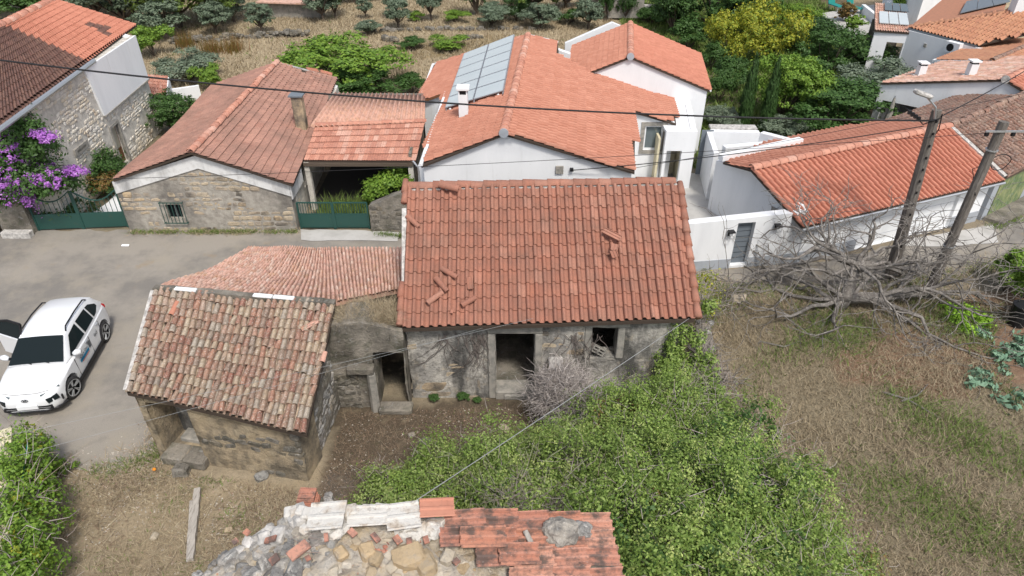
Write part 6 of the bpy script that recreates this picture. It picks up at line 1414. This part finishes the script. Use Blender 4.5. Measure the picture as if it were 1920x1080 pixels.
tp('rust',1580,45,50,1.7,'round rusty green clipped bush between the teal loungers','bush'); tp('ball',1598,72,56,1.5,'round bright green clipped bush below the pool terrace','bush'); tp('bushb',1535,66,50,.8,'bright green shrub left of the round clipped bushes','bush'); tp('ball',1680,42,46,1.6,'round green clipped bush above the bungalow wing','bush'); tp('ball',1700,30,50,1.9,'taller rounded bush behind the clipped one above the bungalow wing','bush'); tp('bushb',1700,5,70,2,'yellow-green hedge at the top edge left of the white annexe','bush'); tp('dark',1652,52,26,1.6,'dark pointed shrub at the bungalow wing corner','bush'); tp('dark',1560,-12,150,1.6,'dark hedge along the top edge behind the loungers','bush'); tp('bush',1650,80,50,1.0,'green shrub at the left corner of the bungalow wing','bush'); tp('bright',1490,50,70,1.6,'bright green tree left of the loungers'); tp('bush',1590,200,110,1.2,'mixed low shrubs in front of the grey-leaved bush','bush'); tp('bush',1500,150,90,1.2,'shrub at the middle of the garden under the citrus','bush')
for x,y,w,h,l in((1920,560,110,1.6,'feathery green plant at the right edge above the bins'),(1880,545,70,1.2,'low green fern-like shrub left of the feathery plant')): tp('bushb',x,y,w,h,l,'bush')
# ---- bare fig tree ----
FT=empty('bare_tree',at(1573,575),'large leafless grey fig tree with tangled spreading branches in front of the poles','tree')
fb=at(1573,575); fr_r=random.Random(11); segs_by=[]
def grow(p,d,L,r0,depth,out,drop):
    n=4 if depth>1 else 3
    for i in range(n):
        d=(d+Vector((fr_r.gauss(0,.30),fr_r.gauss(0,.30),fr_r.gauss(0,.26)+drop*.05))).normalized()
        q=p+d*L/n; r1=r0*.88 if depth>0 else r0*.7
        out.append((p.copy(),q.copy(),r0,r1)); p,r0=q,r1
        if depth>0 and i>0 and fr_r.random()<(.75 if depth>2 else .45):
            k=d.orthogonal().normalized(); k.rotate(Matrix.Rotation(fr_r.uniform(0,6.28),3,d)); dd=(d*.55+k*.8+Vector((0,0,.12))).normalized()
            grow(p,dd,L*fr_r.uniform(.55,.85),max(.010,r0*.64),depth-1,out,drop)
    if depth>0: grow(p,d,L*.7,max(.013,r0*.87),depth-1,out,drop)
tr=[]; trunk=MB().tube([fb,fb+Vector((.15,.05,.4)),fb+Vector((.3,.3,.9)),fb+Vector((.45,.5,1.35))],[.26,.22,.19,.16],9).build('trunk',M['bark'],FT,smooth=True)
top=fb+Vector((.45,.5,1.35))
limbs=[(top,(-1,.3,.1),2.6,.09,-.3),(top,(-.8,-.5,.1),2.0,.08,-.4),(top,(-.2,.5,.8),1.6,.07,0),(top,(.6,.3,.6),1.9,.08,0),(fb+Vector((.1,0,.35)),(-1,.1,.25),2.4,.09,-.1),(top,(.2,-.9,.1),1.7,.08,-.5),(fb+Vector((1.6,0,.5)),(.4,.5,.6),1.8,.07,0),(fb+Vector((1.6,0,.5)),(.6,-.6,.3),2.0,.07,-.2),(top,(-1,-.1,.35),2.3,.10,0),(top,(.1,.3,.9),1.4,.09,.4),(top,(-.5,.3,.7),1.7,.08,0),(fb+Vector((.1,0,.35)),(1,-.35,.15),2.2,.13,0),(top,(.9,.2,.25),2.2,.09,0),(fb+Vector((.1,0,.3)),(-1,-.35,.2),1.7,.09,0),(top,(1,.5,.1),2.4,.08,-.2),(fb+Vector((1.0,-.2,.45)),(.8,-.75,0),1.8,.08,-.3),(top,(-.9,.5,.2),1.9,.07,-.2),(fb+Vector((2.2,.2,.3)),(1,-.1,.1),2.2,.08,0),(top,(.5,-.6,.3),1.5,.07,0),(top,(-.4,-.7,.3),1.5,.07,-.2)]
limbs+=[(fb+Vector((-.1,0,.3)),(-1,.15,.12),3.0,.08,-.1),(fb+Vector((2.6,.1,.4)),(.8,-.7,.2),2.2,.06,0),(fb+Vector((2.6,.1,.4)),(.9,.5,.3),2.2,.06,0),(fb+Vector((-.1,0,.3)),(-1,-.5,.15),2.3,.09,-.1),(fb+Vector((-.1,0,.2)),(-.9,.4,.3),2.2,.085,-.1),(fb+Vector((.1,0,.3)),(.1,-1,.25),1.8,.08,-.3),(fb+Vector((.8,-.1,.45)),(.9,-.9,.1),2.3,.09,-.2)]
for p,d,L_,r_,dr in limbs:
    r_*=1.12
    out=[]; grow(Vector(p),Vector(d).normalized(),L_,r_,4,out,dr)
    for s_ in out:
        for v in s_[:2]:
            if v.z<.06: v.z=.06
            if v.z>2.5: v.z=2.5+(v.z-2.5)*.7
    link('branch',tubes_mesh('branch',out,M['bark'],4),FT)
MB().tube([fb+Vector((.1,0,.35)),fb+Vector((1.0,-.2,.5)),fb+Vector((2.2,.2,.35)),fb+Vector((2.9,.1,.5))],[.19,.17,.13,.09],8).build('low_limb',M['bark'],FT,smooth=True)
# fallen branches in the field
for (a,b,c_),l in((((1655,735),(1700,748),(1765,785)),'long pale fallen branch lying in the dry field'),(((1690,752),(1720,742),(1740,720)),'forked pale twig beside the long fallen branch'),(((1425,640),(1470,650),(1500,640)),'thin dead stick on the grass left of the fig tree')):
    tag(MB().tube([at(*a,.06),at(*b,.1),at(*c_,.05)],[.03,.025,.012],5).build('fallen_branch',M['bark'],None),l,'branch')
# vegetable garden
r=random.Random(4)
VG='clumps of lettuce in the vegetable bed'; CB='cabbages in the vegetable bed'
lt=foliage_mesh('lettuce_leaves',[((0,0,.1),(.2,.2,.14))],160,.12,M['lettuce'],50,clump=.4); cbm=foliage_mesh('cabbage_leaves',[((0,0,.1),(.26,.26,.12))],46,.24,M['cabbage'],51,clump=.5)
spots=[(1790,590),(1810,585),(1775,580),(1800,605),(1825,600),(1838,612),(1845,603),(1812,622),(1785,600),(1820,590)]
for i,(x,y) in enumerate(spots):
    o=bpy.data.objects.new('lettuce_plant',lt); COL.objects.link(o); o.location=at(x,y); o.rotation_euler=(0,0,i); tag(o,'bright yellow-green lettuce clump on the brown bed right of the fig tree','plant',VG)
for i in range(26):
    x=1820+r.random()*110; y=632+(i//5)*22+r.uniform(-8,8)
    if i>20: x,y=1830+r.random()*90,700+r.random()*70
    o=bpy.data.objects.new('cabbage_plant',cbm); COL.objects.link(o); o.location=at(x,y); o.rotation_euler=(0,0,i*1.3); s=r.uniform(.5,.95); o.scale=(s,s,s); tag(o,'blue-green cabbage growing in the brown bed at the right edge','plant',CB)
for x,y,c_,l in((1903,608,M['black'],'black plastic barrel beside the vegetable bed at the right edge'),(1925,596,mat('blue_plastic',(.02,.04,.25),rough=.4),'dark blue barrel behind the black one at the right edge')):
    p=at(x,y); e=empty('barrel',p,l,'barrel'); MB().tube([p,p+Vector((0,0,.3)),p+Vector((0,0,.75))],[.26,.3,.31],14).build('drum',c_,e,smooth=False); MB().tube([p+Vector((0,0,.75)),p+Vector((0,0,.79))],[.33,.33],14).build('rim',c_,e)
# terraces of dry stone in the field
def dry_wall(pxs,label,n,h=.4):
    pts=[at(*q) for q in pxs]; e=empty('dry_stone_wall',pts[len(pts)//2],label,'wall'); items=[]
    for i in range(n):
        k=rr.randrange(len(pts)-1); p=pts[k].lerp(pts[k+1],rr.random()); s=rr.uniform(.2,.5)
        items.append((rr.choice(protos(M['stonedark'])),Matrix.Translation((p.x,p.y+rr.uniform(-.2,.2),gz(p.x,p.y)+rr.uniform(0,h)))@Matrix.Rotation(rr.uniform(0,3),4,'Z')@Matrix.Diagonal((s,s*.8,s*.6,1))))
    scatter_pieces('stone',items,e,120)
dry_wall([(320,82),(400,78),(480,74),(580,72)],'low dark dry stone terrace wall behind the brown roofed stone house',110)
dry_wall([(690,66),(800,62),(900,60),(1010,56)],'grassy dry stone terrace line above the solar panels',70,.2)
dry_wall([(720,80),(745,84)],'short pile of dark stones on the terrace above the bright tree',18,.25); dry_wall([(860,80),(905,76)],'short dark stone heap left of the solar roof peak',18,.25)
# ---- grasses ----
r=np.random.default_rng(21)
def scat(n,x0,x1,y0,y1,poly=None,ex=None,clus=None):
    X=r.uniform(x0,x1,n); Y=r.uniform(y0,y1,n)
    k=np.ones(n,bool)
    if poly: k&=npin(X,Y,poly)
    if ex: k&=~npin(X,Y,ex)
    if clus:
        v=np.sin(X*clus[0]+1.3*np.sin(Y*clus[0]*.7))*np.sin(Y*clus[0]*1.1+1.7*np.sin(X*clus[0]*.6)); k&=(v+r.normal(size=n)*.35)>clus[1]
    X,Y=X[k],Y[k]; Z=np.array([gz(a,b) for a,b in zip(X,Y)]) if y1>42 else np.zeros(len(X)); return np.stack([X,Y,Z],1)
field=[(5.3,5),(5.3,19.9),(8,19.6),(12,19.6),(14,20.2),(17.5,19.2),(15.6,17.5),(14.5,14),(18,11),(18,5)]
blades('dry_field_grass',scat(95000,5,18,6,20.3,field),.12,.010,M['strawbrown'],r,.9,label='matted dry brown grass covering the right-hand field',cat='grass')
blades('dry_field_grass',scat(38000,5,18,6,20.3,field,clus=(1.1,.15)),.19,.009,M['straw'],r,.8,label='taller pale straw tufts in the right-hand field',cat='grass')
blades('green_weeds',scat(60000,5.2,17,7,19.8,field,clus=(.8,.5)),.22,.013,M['weed'],r,.8,label='patches of green weeds in the right-hand field',cat='weeds')
yard=[(-3,7),(-9,7),(-11.5,9),(-11.2,11.6),(-9.3,12.1),(-5.1,11.3),(-4.6,10.5),(-3.6,10.5)]
blades('straw_litter',scat(34000,-11.5,-3,7,12.2,yard,clus=(1.4,-.3)),.11,.008,M['straw'],r,1.6,label='flattened yellow straw strewn over the lower left yard',cat='grass')
blades('brown_litter',scat(16000,-11.5,-3,7,12.2,yard,clus=(1.1,.1)),.10,.009,M['litter'],r,1.4,label='brown dead plant litter on the lower left yard',cat='litter')
blades('green_weeds',scat(16000,-11.5,-3,7,12.2,yard,clus=(1.9,.6)),.08,.010,M['weed'],r,.9,label='small green weed patches on the lower left yard',cat='weeds')
inner=[(-5,10.4),(-4.7,14.1),(3,14.5),(1,12.5),(-2,11.2),(-3.2,10.4)]
blades('dead_twig_litter',scat(15000,-5,3,10.4,14.5,inner),.10,.007,M['litter'],r,1.8,label='brown dead twigs littering the bare yard before the ruined house',cat='twigs')
blades('green_weeds',scat(4200,-5,3,10.4,14.5,inner,clus=(1.6,.75)),.08,.011,M['weed'],r,.9,label='thin green weeds in the bare yard',cat='weeds')
far=[(-28,38),(-9,38.5),(-9,32.8),(-4.4,33),(-4.4,38),(3,38.5),(9,43),(8,80),(-45,80),(-28,42)]
blades('far_dry_grass',scat(90000,-45,9,33,68,far),.2,.03,M['straw'],r,.6,label='dry yellow grass over the far olive field',cat='grass')
blades('brown_far_grass',scat(45000,-45,9,33,68,far,clus=(.45,.25)),.26,.03,M['strawbrown'],r,.6,label='brown dry grass patches over the far olive field',cat='grass')
blades('far_green_tufts',scat(16000,-45,9,38,68,far,clus=(.7,.9)),.25,.035,M['weed'],r,.6,label='green tufts on the far terraces',cat='grass')
gard=[(9,43),(8.7,29.9),(11,29.9),(16,31.5),(20,38),(22,43),(28,52),(28,70),(9,70)]
blades('garden_ground_cover',scat(50000,8,28,29,70,gard),.3,.05,M['weed'],r,.7,label='green ground cover under the trees of the right garden',cat='ground cover')
# weeds and grit along the edges of the asphalt
edge=[(-14,11.0),(-11.6,12.2),(-10.4,11.9),(-9.4,12.5),(-9.9,15.4)]; edge2=[(5.6,20.3),(9,20.2),(12.5,20.2),(15.5,20.9),(20,22.4),(24,23.6)]; edge3=[(-15.5,24.3),(-8.8,24.35)]; edge4=[(-5.6,24.2),(-4.1,23.9)]; edge5=[(19.6,24.7),(24,26.6)]
def along(pl,n,w):
    pl=[Vector((*p,0)) for p in pl]; L_=[(b-a).length for a,b in zip(pl[:-1],pl[1:])]; o=[]
    for i in range(n):
        k=r.choice(len(L_),p=np.array(L_)/sum(L_)); q=pl[k].lerp(pl[k+1],r.random()); v=noise.noise(q*1.1)
        if v+r.normal()*.15<-.05: continue
        o.append((q.x+r.normal()*w,q.y+r.normal()*w,.02))
    return np.array(o)
blades('edge_weeds',np.concatenate([along(edge,2600,.16),along(edge2,5000,.22),along(edge3,2600,.08),along(edge4,700,.08),along(edge5,1500,.15)]),.11,.012,M['weed'],r,.9,label='thin weeds growing along the broken edges of the asphalt',cat='weeds')
blades('edge_straw',np.concatenate([along(edge,4000,.3),along(edge2,9000,.35),along(edge3,2500,.12)]),.10,.009,M['straw'],r,1.4,label='dry straw blown along the edges of the asphalt',cat='grass')
gp=np.concatenate([along(edge,3500,.45),along(edge2,3500,.4),scat(5000,-11.5,-3,7,12.2,yard),scat(2500,-5,3,10.4,14.5,inner)])
n=len(gp); sz=r.uniform(.008,.035,n)[:,None]; T4=np.array([(1,0,0),(-.5,.87,0),(-.5,-.87,0),(0,0,.9)]); GV=gp[:,None,:]+T4[None]*sz[:,:,None]*r.uniform(.6,1.3,(n,4,1)); GF=(np.array([(0,1,3),(1,2,3),(2,0,3)])[None]+(np.arange(n)*4)[:,None,None]).reshape(-1,3)
tag(link('gravel',npmesh('gravel',GV.reshape(-1,3),GF,mat('grit',rcols=[(.4,.37,.32),(.28,.25,.21),(.5,.46,.4),(.3,.17,.12)]))),'loose grit and gravel scattered over the yard and asphalt edges','gravel',None,'stuff')
# dry stalk clumps
for i,(x,y,l) in enumerate(((350,88,'dark brown dry stalks below the terrace wall, leftmost clump'),(398,100,'dark brown dry stalks below the terrace wall, tallest clump'),(438,98,'dark brown dry stalks below the terrace wall, right clump'),(757,152,'single dark dry stalk clump right of the bright tree'))):
    p=at(x,y); q=np.stack([r.normal(p.x,.35,260),r.normal(p.y,.3,260),np.zeros(260)],1); o=blades('dry_stalks',q,1.0,.02,M['redleaf'] if i<3 else M['strawbrown'],r,.18); del o['kind']; tag(o,l,'plant')
# =====================================================================
# CAR
# =====================================================================
cf=Vector((.134,-.991,0)); crz=math.atan2(cf.y,cf.x)-math.pi/2
CAR=empty('parked_car',(-13.72,15.95,0.035),'white electric crossover parked on the asphalt with its rear passenger door open','car',rz=crz)
ST=[(2.10,.50,.60,.62),(2.04,.70,.69,.72),(1.90,.81,.77,.82),(1.6,.87,.88,.93),(1.25,.895,.94,1.0),(.98,.90,.97,1.03),(.5,.90,.98,1.03),(-.4,.90,1.0,1.03),(-1.1,.90,1.03,1.06),(-1.55,.895,1.05,1.08),(-1.85,.86,1.03,1.07),(-2.03,.80,.94,.98),(-2.1,.70,.70,.72)]
V=[];F=[]
for y,w,zb,zt in ST:
    lo=.2 if abs(y)<1.95 else .26
    ring=[(0,lo),(w*.88,lo),(w*.985,lo+.1),(w*1.0,.48),(w*.985,(zb+.48)/2),(w*.975,zb-.07),(w*.90,zb),(w*.6,zt-.01),(0,zt)]
    full=ring+[(-x,z) for x,z in ring[-2:0:-1]]
    V+=[(x,y,z) for x,z in full]
nr=16
for i in range(len(ST)-1):
    for k in range(nr): F.append((i*nr+k,(i+1)*nr+k,(i+1)*nr+(k+1)%nr,i*nr+(k+1)%nr))
F+=[tuple(range(nr)),tuple(reversed(range((len(ST)-1)*nr,len(ST)*nr)))]
bmx=MB().add(V,F); body=bmx.build('body',M['paint'],CAR,smooth=True,local=True)
WX=.80; WY=(1.30,-1.30); WR=.335
cut=MB()
for y in WY:
    for sx in(-1,1): cut.tube([(sx*.62,y,WR+.02),(sx*1.1,y,WR+.02)],.40,20)
cu=cut.build('cutter',None,CAR,local=True)
md=body.modifiers.new('b','BOOLEAN'); md.object=cu; md.operation='DIFFERENCE'; md.solver='EXACT'
bpy.context.view_layer.update(); dg=bpy.context.evaluated_depsgraph_get(); nm=bpy.data.meshes.new_from_object(body.evaluated_get(dg)); body.modifiers.clear(); body.data=nm
bpy.data.objects.remove(cu)
if not nm.materials: nm.materials.append(M['paint'])
nm.polygons.foreach_set('use_smooth',[len(p.vertices)<=8 for p in nm.polygons])
try: nm.set_sharp_from_angle(angle=R(38))
except Exception: pass
def cpart(name,mb,m,parent=CAR,**k): return mb.build(name,m,parent,local=True,**k)
# cabin shell
CS=[(1.0,.80,1.0,.74,1.03),(.62,.83,1.0,.70,1.26),(.25,.84,1.0,.62,1.49),(-.35,.85,1.0,.62,1.57),(-1.0,.85,1.02,.61,1.545),(-1.55,.84,1.04,.58,1.47),(-1.78,.80,1.05,.58,1.40),(-2.0,.74,1.03,.66,1.06)]
V=[];F=[]
for y,wb,zb,wt,zt in CS:
    rg_=[(wb,zb-.04),(wb,zb),(wt+.035,zt-.07),(wt,zt-.02),(wt*.6,zt+.012),(0,zt+.02)]
    full=rg_+[(-x,z) for x,z in rg_[-2::-1]]; V+=[(x,y,z) for x,z in full]
n_=11
for i in range(len(CS)-1):
    for k in range(n_-1): F.append((i*n_+k,i*n_+k+1,(i+1)*n_+k+1,(i+1)*n_+k))
cab=cpart('cabin_roof',MB().add(V,F),M['paint'],smooth=True)
try: cab.data.set_sharp_from_angle(angle=R(35))
except Exception: pass
def cs(y):
    ys_=[c[0] for c in CS][::-1]; return [float(np.interp(y,ys_,[c[i] for c in CS][::-1])) for i in(1,2,3,4)]
def sidept(sx,y,t,off=.006):
    wb,zb,wt,zt=cs(y); a=Vector((wb,0,zb)); b=Vector((wt+.035,0,zt-.07)); p=a.lerp(b,t); n=Vector((b.z-a.z,0,a.x-b.x)).normalized(); p+=n*off; return Vector((sx*p.x,y,p.z))
def sidewin(name,sx,ys_,lo=.10,hi=.93,off=.022,m=None,los=None,his=None):
    mb=MB(); k=len(ys_)
    P_=[sidept(sx,y,(los[i] if los else lo),off) for i,y in enumerate(ys_)]+[sidept(sx,y,(his[i] if his else hi),off) for i,y in enumerate(ys_)]
    mb.add(P_,[(i,i+1,k+i+1,k+i) for i in range(k-1)]); return cpart(name,mb,m or M['glass'],recalc=False)
for sx in(-1,1):
    if sx==-1:
        sidewin('window',sx,[.72,.45,.2,-.28],his=[.30,.75,.93,.93]); sidewin('window',sx,[-.36,-.7,-1.05]); sidewin('window',sx,[-1.12,-1.35,-1.62],his=[.93,.9,.55],los=[.1,.14,.35])
    else:
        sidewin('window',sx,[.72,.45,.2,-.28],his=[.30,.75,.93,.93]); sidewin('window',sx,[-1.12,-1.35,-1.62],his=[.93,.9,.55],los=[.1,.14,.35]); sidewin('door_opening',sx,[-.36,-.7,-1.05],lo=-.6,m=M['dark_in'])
# windscreen and rear glass
def cross(y0,y1,w0,w1,name,off,tz0=0,tz1=0):
    mb=MB(); k=9; P_=[]
    for y,w in((y0,w0),(y1,w1)):
        wb,zb,wt,zt=cs(y)
        for i in range(k):
            u=-1+2*i/(k-1); z=zt+.02-abs(u)**2*.02; P_.append(Vector((u*w,y+off*.4,z+off)))
    mb.add(P_,[(i,i+1,k+i+1,k+i) for i in range(k-1)]); return cpart(name,mb,M['glass'],recalc=False,smooth=True)
ws=cross(.99,.29,.735,.61,'windscreen',.03); cross(-1.8,-1.97,.52,.58,'rear_window',.015)
for sx in(-.35,.12): cpart('wiper',MB().beam((sx,1.0,1.055),(sx+.42,.88,1.12),.02,.015),M['black'],ws)
for sx in(-1,1):
    cpart('roof_rail',MB().tube([(sx*.615,.12,1.50),(sx*.60,0,1.60),(sx*.60,-.7,1.625),(sx*.58,-1.35,1.58),(sx*.585,-1.5,1.48)],.022,6),M['black'])
    mr=cpart('mirror',MB().tube([(sx*.88,.66,1.05),(sx*.98,.64,1.09),(sx*1.09,.62,1.09)],[.06,.095,.07],8),M['paint'],smooth=True); cpart('mirror_base',MB().beam((sx*.82,.62,1.01),(sx*.97,.63,1.03),.06,.06),M['black'],mr)
    cpart('sill_trim',MB().beam((sx*.895,.92,.25),(sx*.895,-.92,.25),.05,.12),M['black'])
    cpart('running_light',MB().beam((sx*.40,2.03,.715),(sx*.80,1.72,.80),.05,.045),M['winglass']); hl=cpart('headlight',MB().beam((sx*.54,2.085,.56),(sx*.80,1.93,.62),.07,.15),M['glass'])
    cpart('tail_light',MB().beam((sx*.62,-2.05,.92),(sx*.84,-1.88,.95),.06,.10),mat('tail_red',(.35,.01,.01),rough=.3))
    cpart('vent_slot',MB().beam((sx*.845,1.86,.42),(sx*.845,1.86,.58),.05,.03),M['black'])
    for y in((-.15,-1.02) if sx==-1 else (-1.02,)): cpart('door_handle',MB().beam((sx*.893,y-.09,.86),(sx*.893,y+.09,.87),.03,.03),M['metal'])
    for y in((.75,-.32,-1.1) if sx==-1 else (-.32,-1.1)): cpart('door_gap',MB().beam((sx*.899,y,.32),(sx*.888,y,.93),.012,.008),M['black'])
    for y in WY:
        st=R(-16) if y>0 else 0
        e_=MB(); Rz=Matrix.Rotation(st,3,'Z'); c=Vector((sx*WX,y,WR))
        prof=[(-.11,.25),(-.105,.31),(-.075,.335),(.075,.335),(.105,.31),(.11,.25)]
        VV=[];FF=[];k=28
        for i in range(k):
            a=2*math.pi*i/k
            for o_,r_ in prof: VV.append(c+Rz@Vector((o_,r_*math.cos(a),r_*math.sin(a))))
        for i in range(k):
            for j in range(5): FF.append((i*6+j,i*6+j+1,((i+1)%k)*6+j+1,((i+1)%k)*6+j))
        tyre=cpart('wheel',MB().add(VV,FF),M['rubber'],smooth=True)
        rim=MB(); rim.tube([c+Rz@Vector((sx*.02,0,0)),c+Rz@Vector((sx*.03,0,0))],.25,20); cpart('wheel_well_disc',rim,M['black'],tyre)
        sp_=MB()
        for q in range(5):
            for da in(-.14,.14):
                a=q*2*math.pi/5+.3; sp_.beam(c+Rz@Vector((sx*.085,.05*math.cos(a),.05*math.sin(a))),c+Rz@Vector((sx*.10,.245*math.cos(a+da),.245*math.sin(a+da))),.035,.02)
        for i in range(20):
            a,b=2*math.pi*i/20,2*math.pi*(i+1)/20; sp_.beam(c+Rz@Vector((sx*.10,.245*math.cos(a),.245*math.sin(a))),c+Rz@Vector((sx*.10,.245*math.cos(b),.245*math.sin(b))),.02,.02)
        cpart('rim',sp_,M['metal'],tyre)
gr=cpart('lower_grille',MB().beam((-.62,2.075,.36),(.62,2.075,.36),.06,.12),M['black']); cpart('grille_bar',MB().beam((-.58,2.108,.36),(.58,2.108,.36),.01,.012),M['metal'],gr)
cpart('front_lip',MB().tube([(-.86,1.75,.25),(-.7,2.0,.24),(-.4,2.1,.24),(.4,2.1,.24),(.7,2.0,.24),(.86,1.75,.25)],.035,6),M['black'])
cpart('number_plate',MB().box((0,2.13,.42),(.54,.03,.13)),M['white'])
k=20; em=MB()
Pm=[Vector((.085*math.cos(2*math.pi*i/k),2.112-.0*i,.655+.045*math.sin(2*math.pi*i/k))) for i in range(k)]
em.tube(Pm+[Pm[0]],.008,5); 
for x in(-.03,.03): em.beam((x-.008,2.112,.63),(x+.008,2.112,.68),.012,.012)
em.beam((-.03,2.112,.65),(.03,2.112,.66),.012,.01); cpart('emblem',em,M['black'])
cpart('bonnet_seam',MB().tube([(-.62,1.90,.805),(-.3,1.99,.795),(.3,1.99,.795),(.62,1.90,.805)],.006,4),M['frame'])
# open front passenger door
hx_,hy_=.90,-.30; ang=R(62)
Dm=Matrix.Translation((hx_,hy_,0))@Matrix.Rotation(ang,4,'Z')
def dm(p): return Dm@Vector(p)
dr=MB().add([dm(p) for p in((0,0,.3),(0,-1.05,.3),(0,-1.05,1.0),(0,0,.97),(.06,0,.3),(.06,-1.05,.3),(.06,-1.05,1.0),(.06,0,.97))],[(0,1,2,3),(4,7,6,5),(0,4,5,1),(1,5,6,2),(2,6,7,3),(3,7,4,0)])
od=cpart('open_door',dr,M['paint'])
fr2=MB()
pts=[dm(p) for p in((.03,-.03,1.0),(-.14,-.06,1.46),(-.14,-.6,1.47),(-.10,-.98,1.38),(.03,-1.03,1.02))]
for a,b in zip(pts[:-1],pts[1:]): fr2.beam(a,b,.05,.05)
cpart('window_frame',fr2,M['black'],od); cpart('glass',MB().add(pts,[(0,1,2,3,4)]),M['glass'],od,recalc=False)
# lettering
def text(s_,size,loc,rot,m,parent,name='lettering'):
    cu=bpy.data.curves.new(name,'FONT'); cu.body=s_; cu.size=size; cu.extrude=.002; cu.align_x='CENTER'; cu.materials.append(m)
    t=bpy.data.objects.new(name,cu); COL.objects.link(t); t.parent=parent; t.location=loc; t.rotation_euler=rot
    bpy.context.view_layer.update(); me=bpy.data.meshes.new_from_object(t.evaluated_get(bpy.context.evaluated_depsgraph_get())); bpy.data.objects.remove(t)
    o=bpy.data.objects.new(name,me); COL.objects.link(o); o.parent=parent; o.location=loc; o.rotation_euler=rot; return o
M['ink']=mat('grey_print',(.12,.13,.14)); M['blue']=mat('blue_print',(.02,.20,.34)); M['red']=mat('red_print',(.6,.10,.06))
text('iad',.20,(-.908,-.72,.66),(R(90),0,R(-90)),M['ink'],CAR)
text('Clara Dias',.13,(-.912,.22,.72),(R(90),0,R(-90)),M['ink'],CAR)
cpart('blue_print_band',MB().box((-.910,.22,.64),(.004,.62,.09)),M['blue'],body); pass
cpart('red_print_line',MB().box((-.910,.18,.57),(.004,.50,.02)),M['red'],body)
cpart('portrait_print',MB().box((-.910,-.20,.72),(.004,.13,.22)),M['ink'],body)
tx=text('iad',.2,(0,0,0),(0,0,0),M['ink'],CAR); tx.matrix_basis=Dm@Matrix.Translation((-.006,-.6,.6))@Matrix.Rotation(R(-90),4,'Z')@Matrix.Rotation(R(90),4,'X')
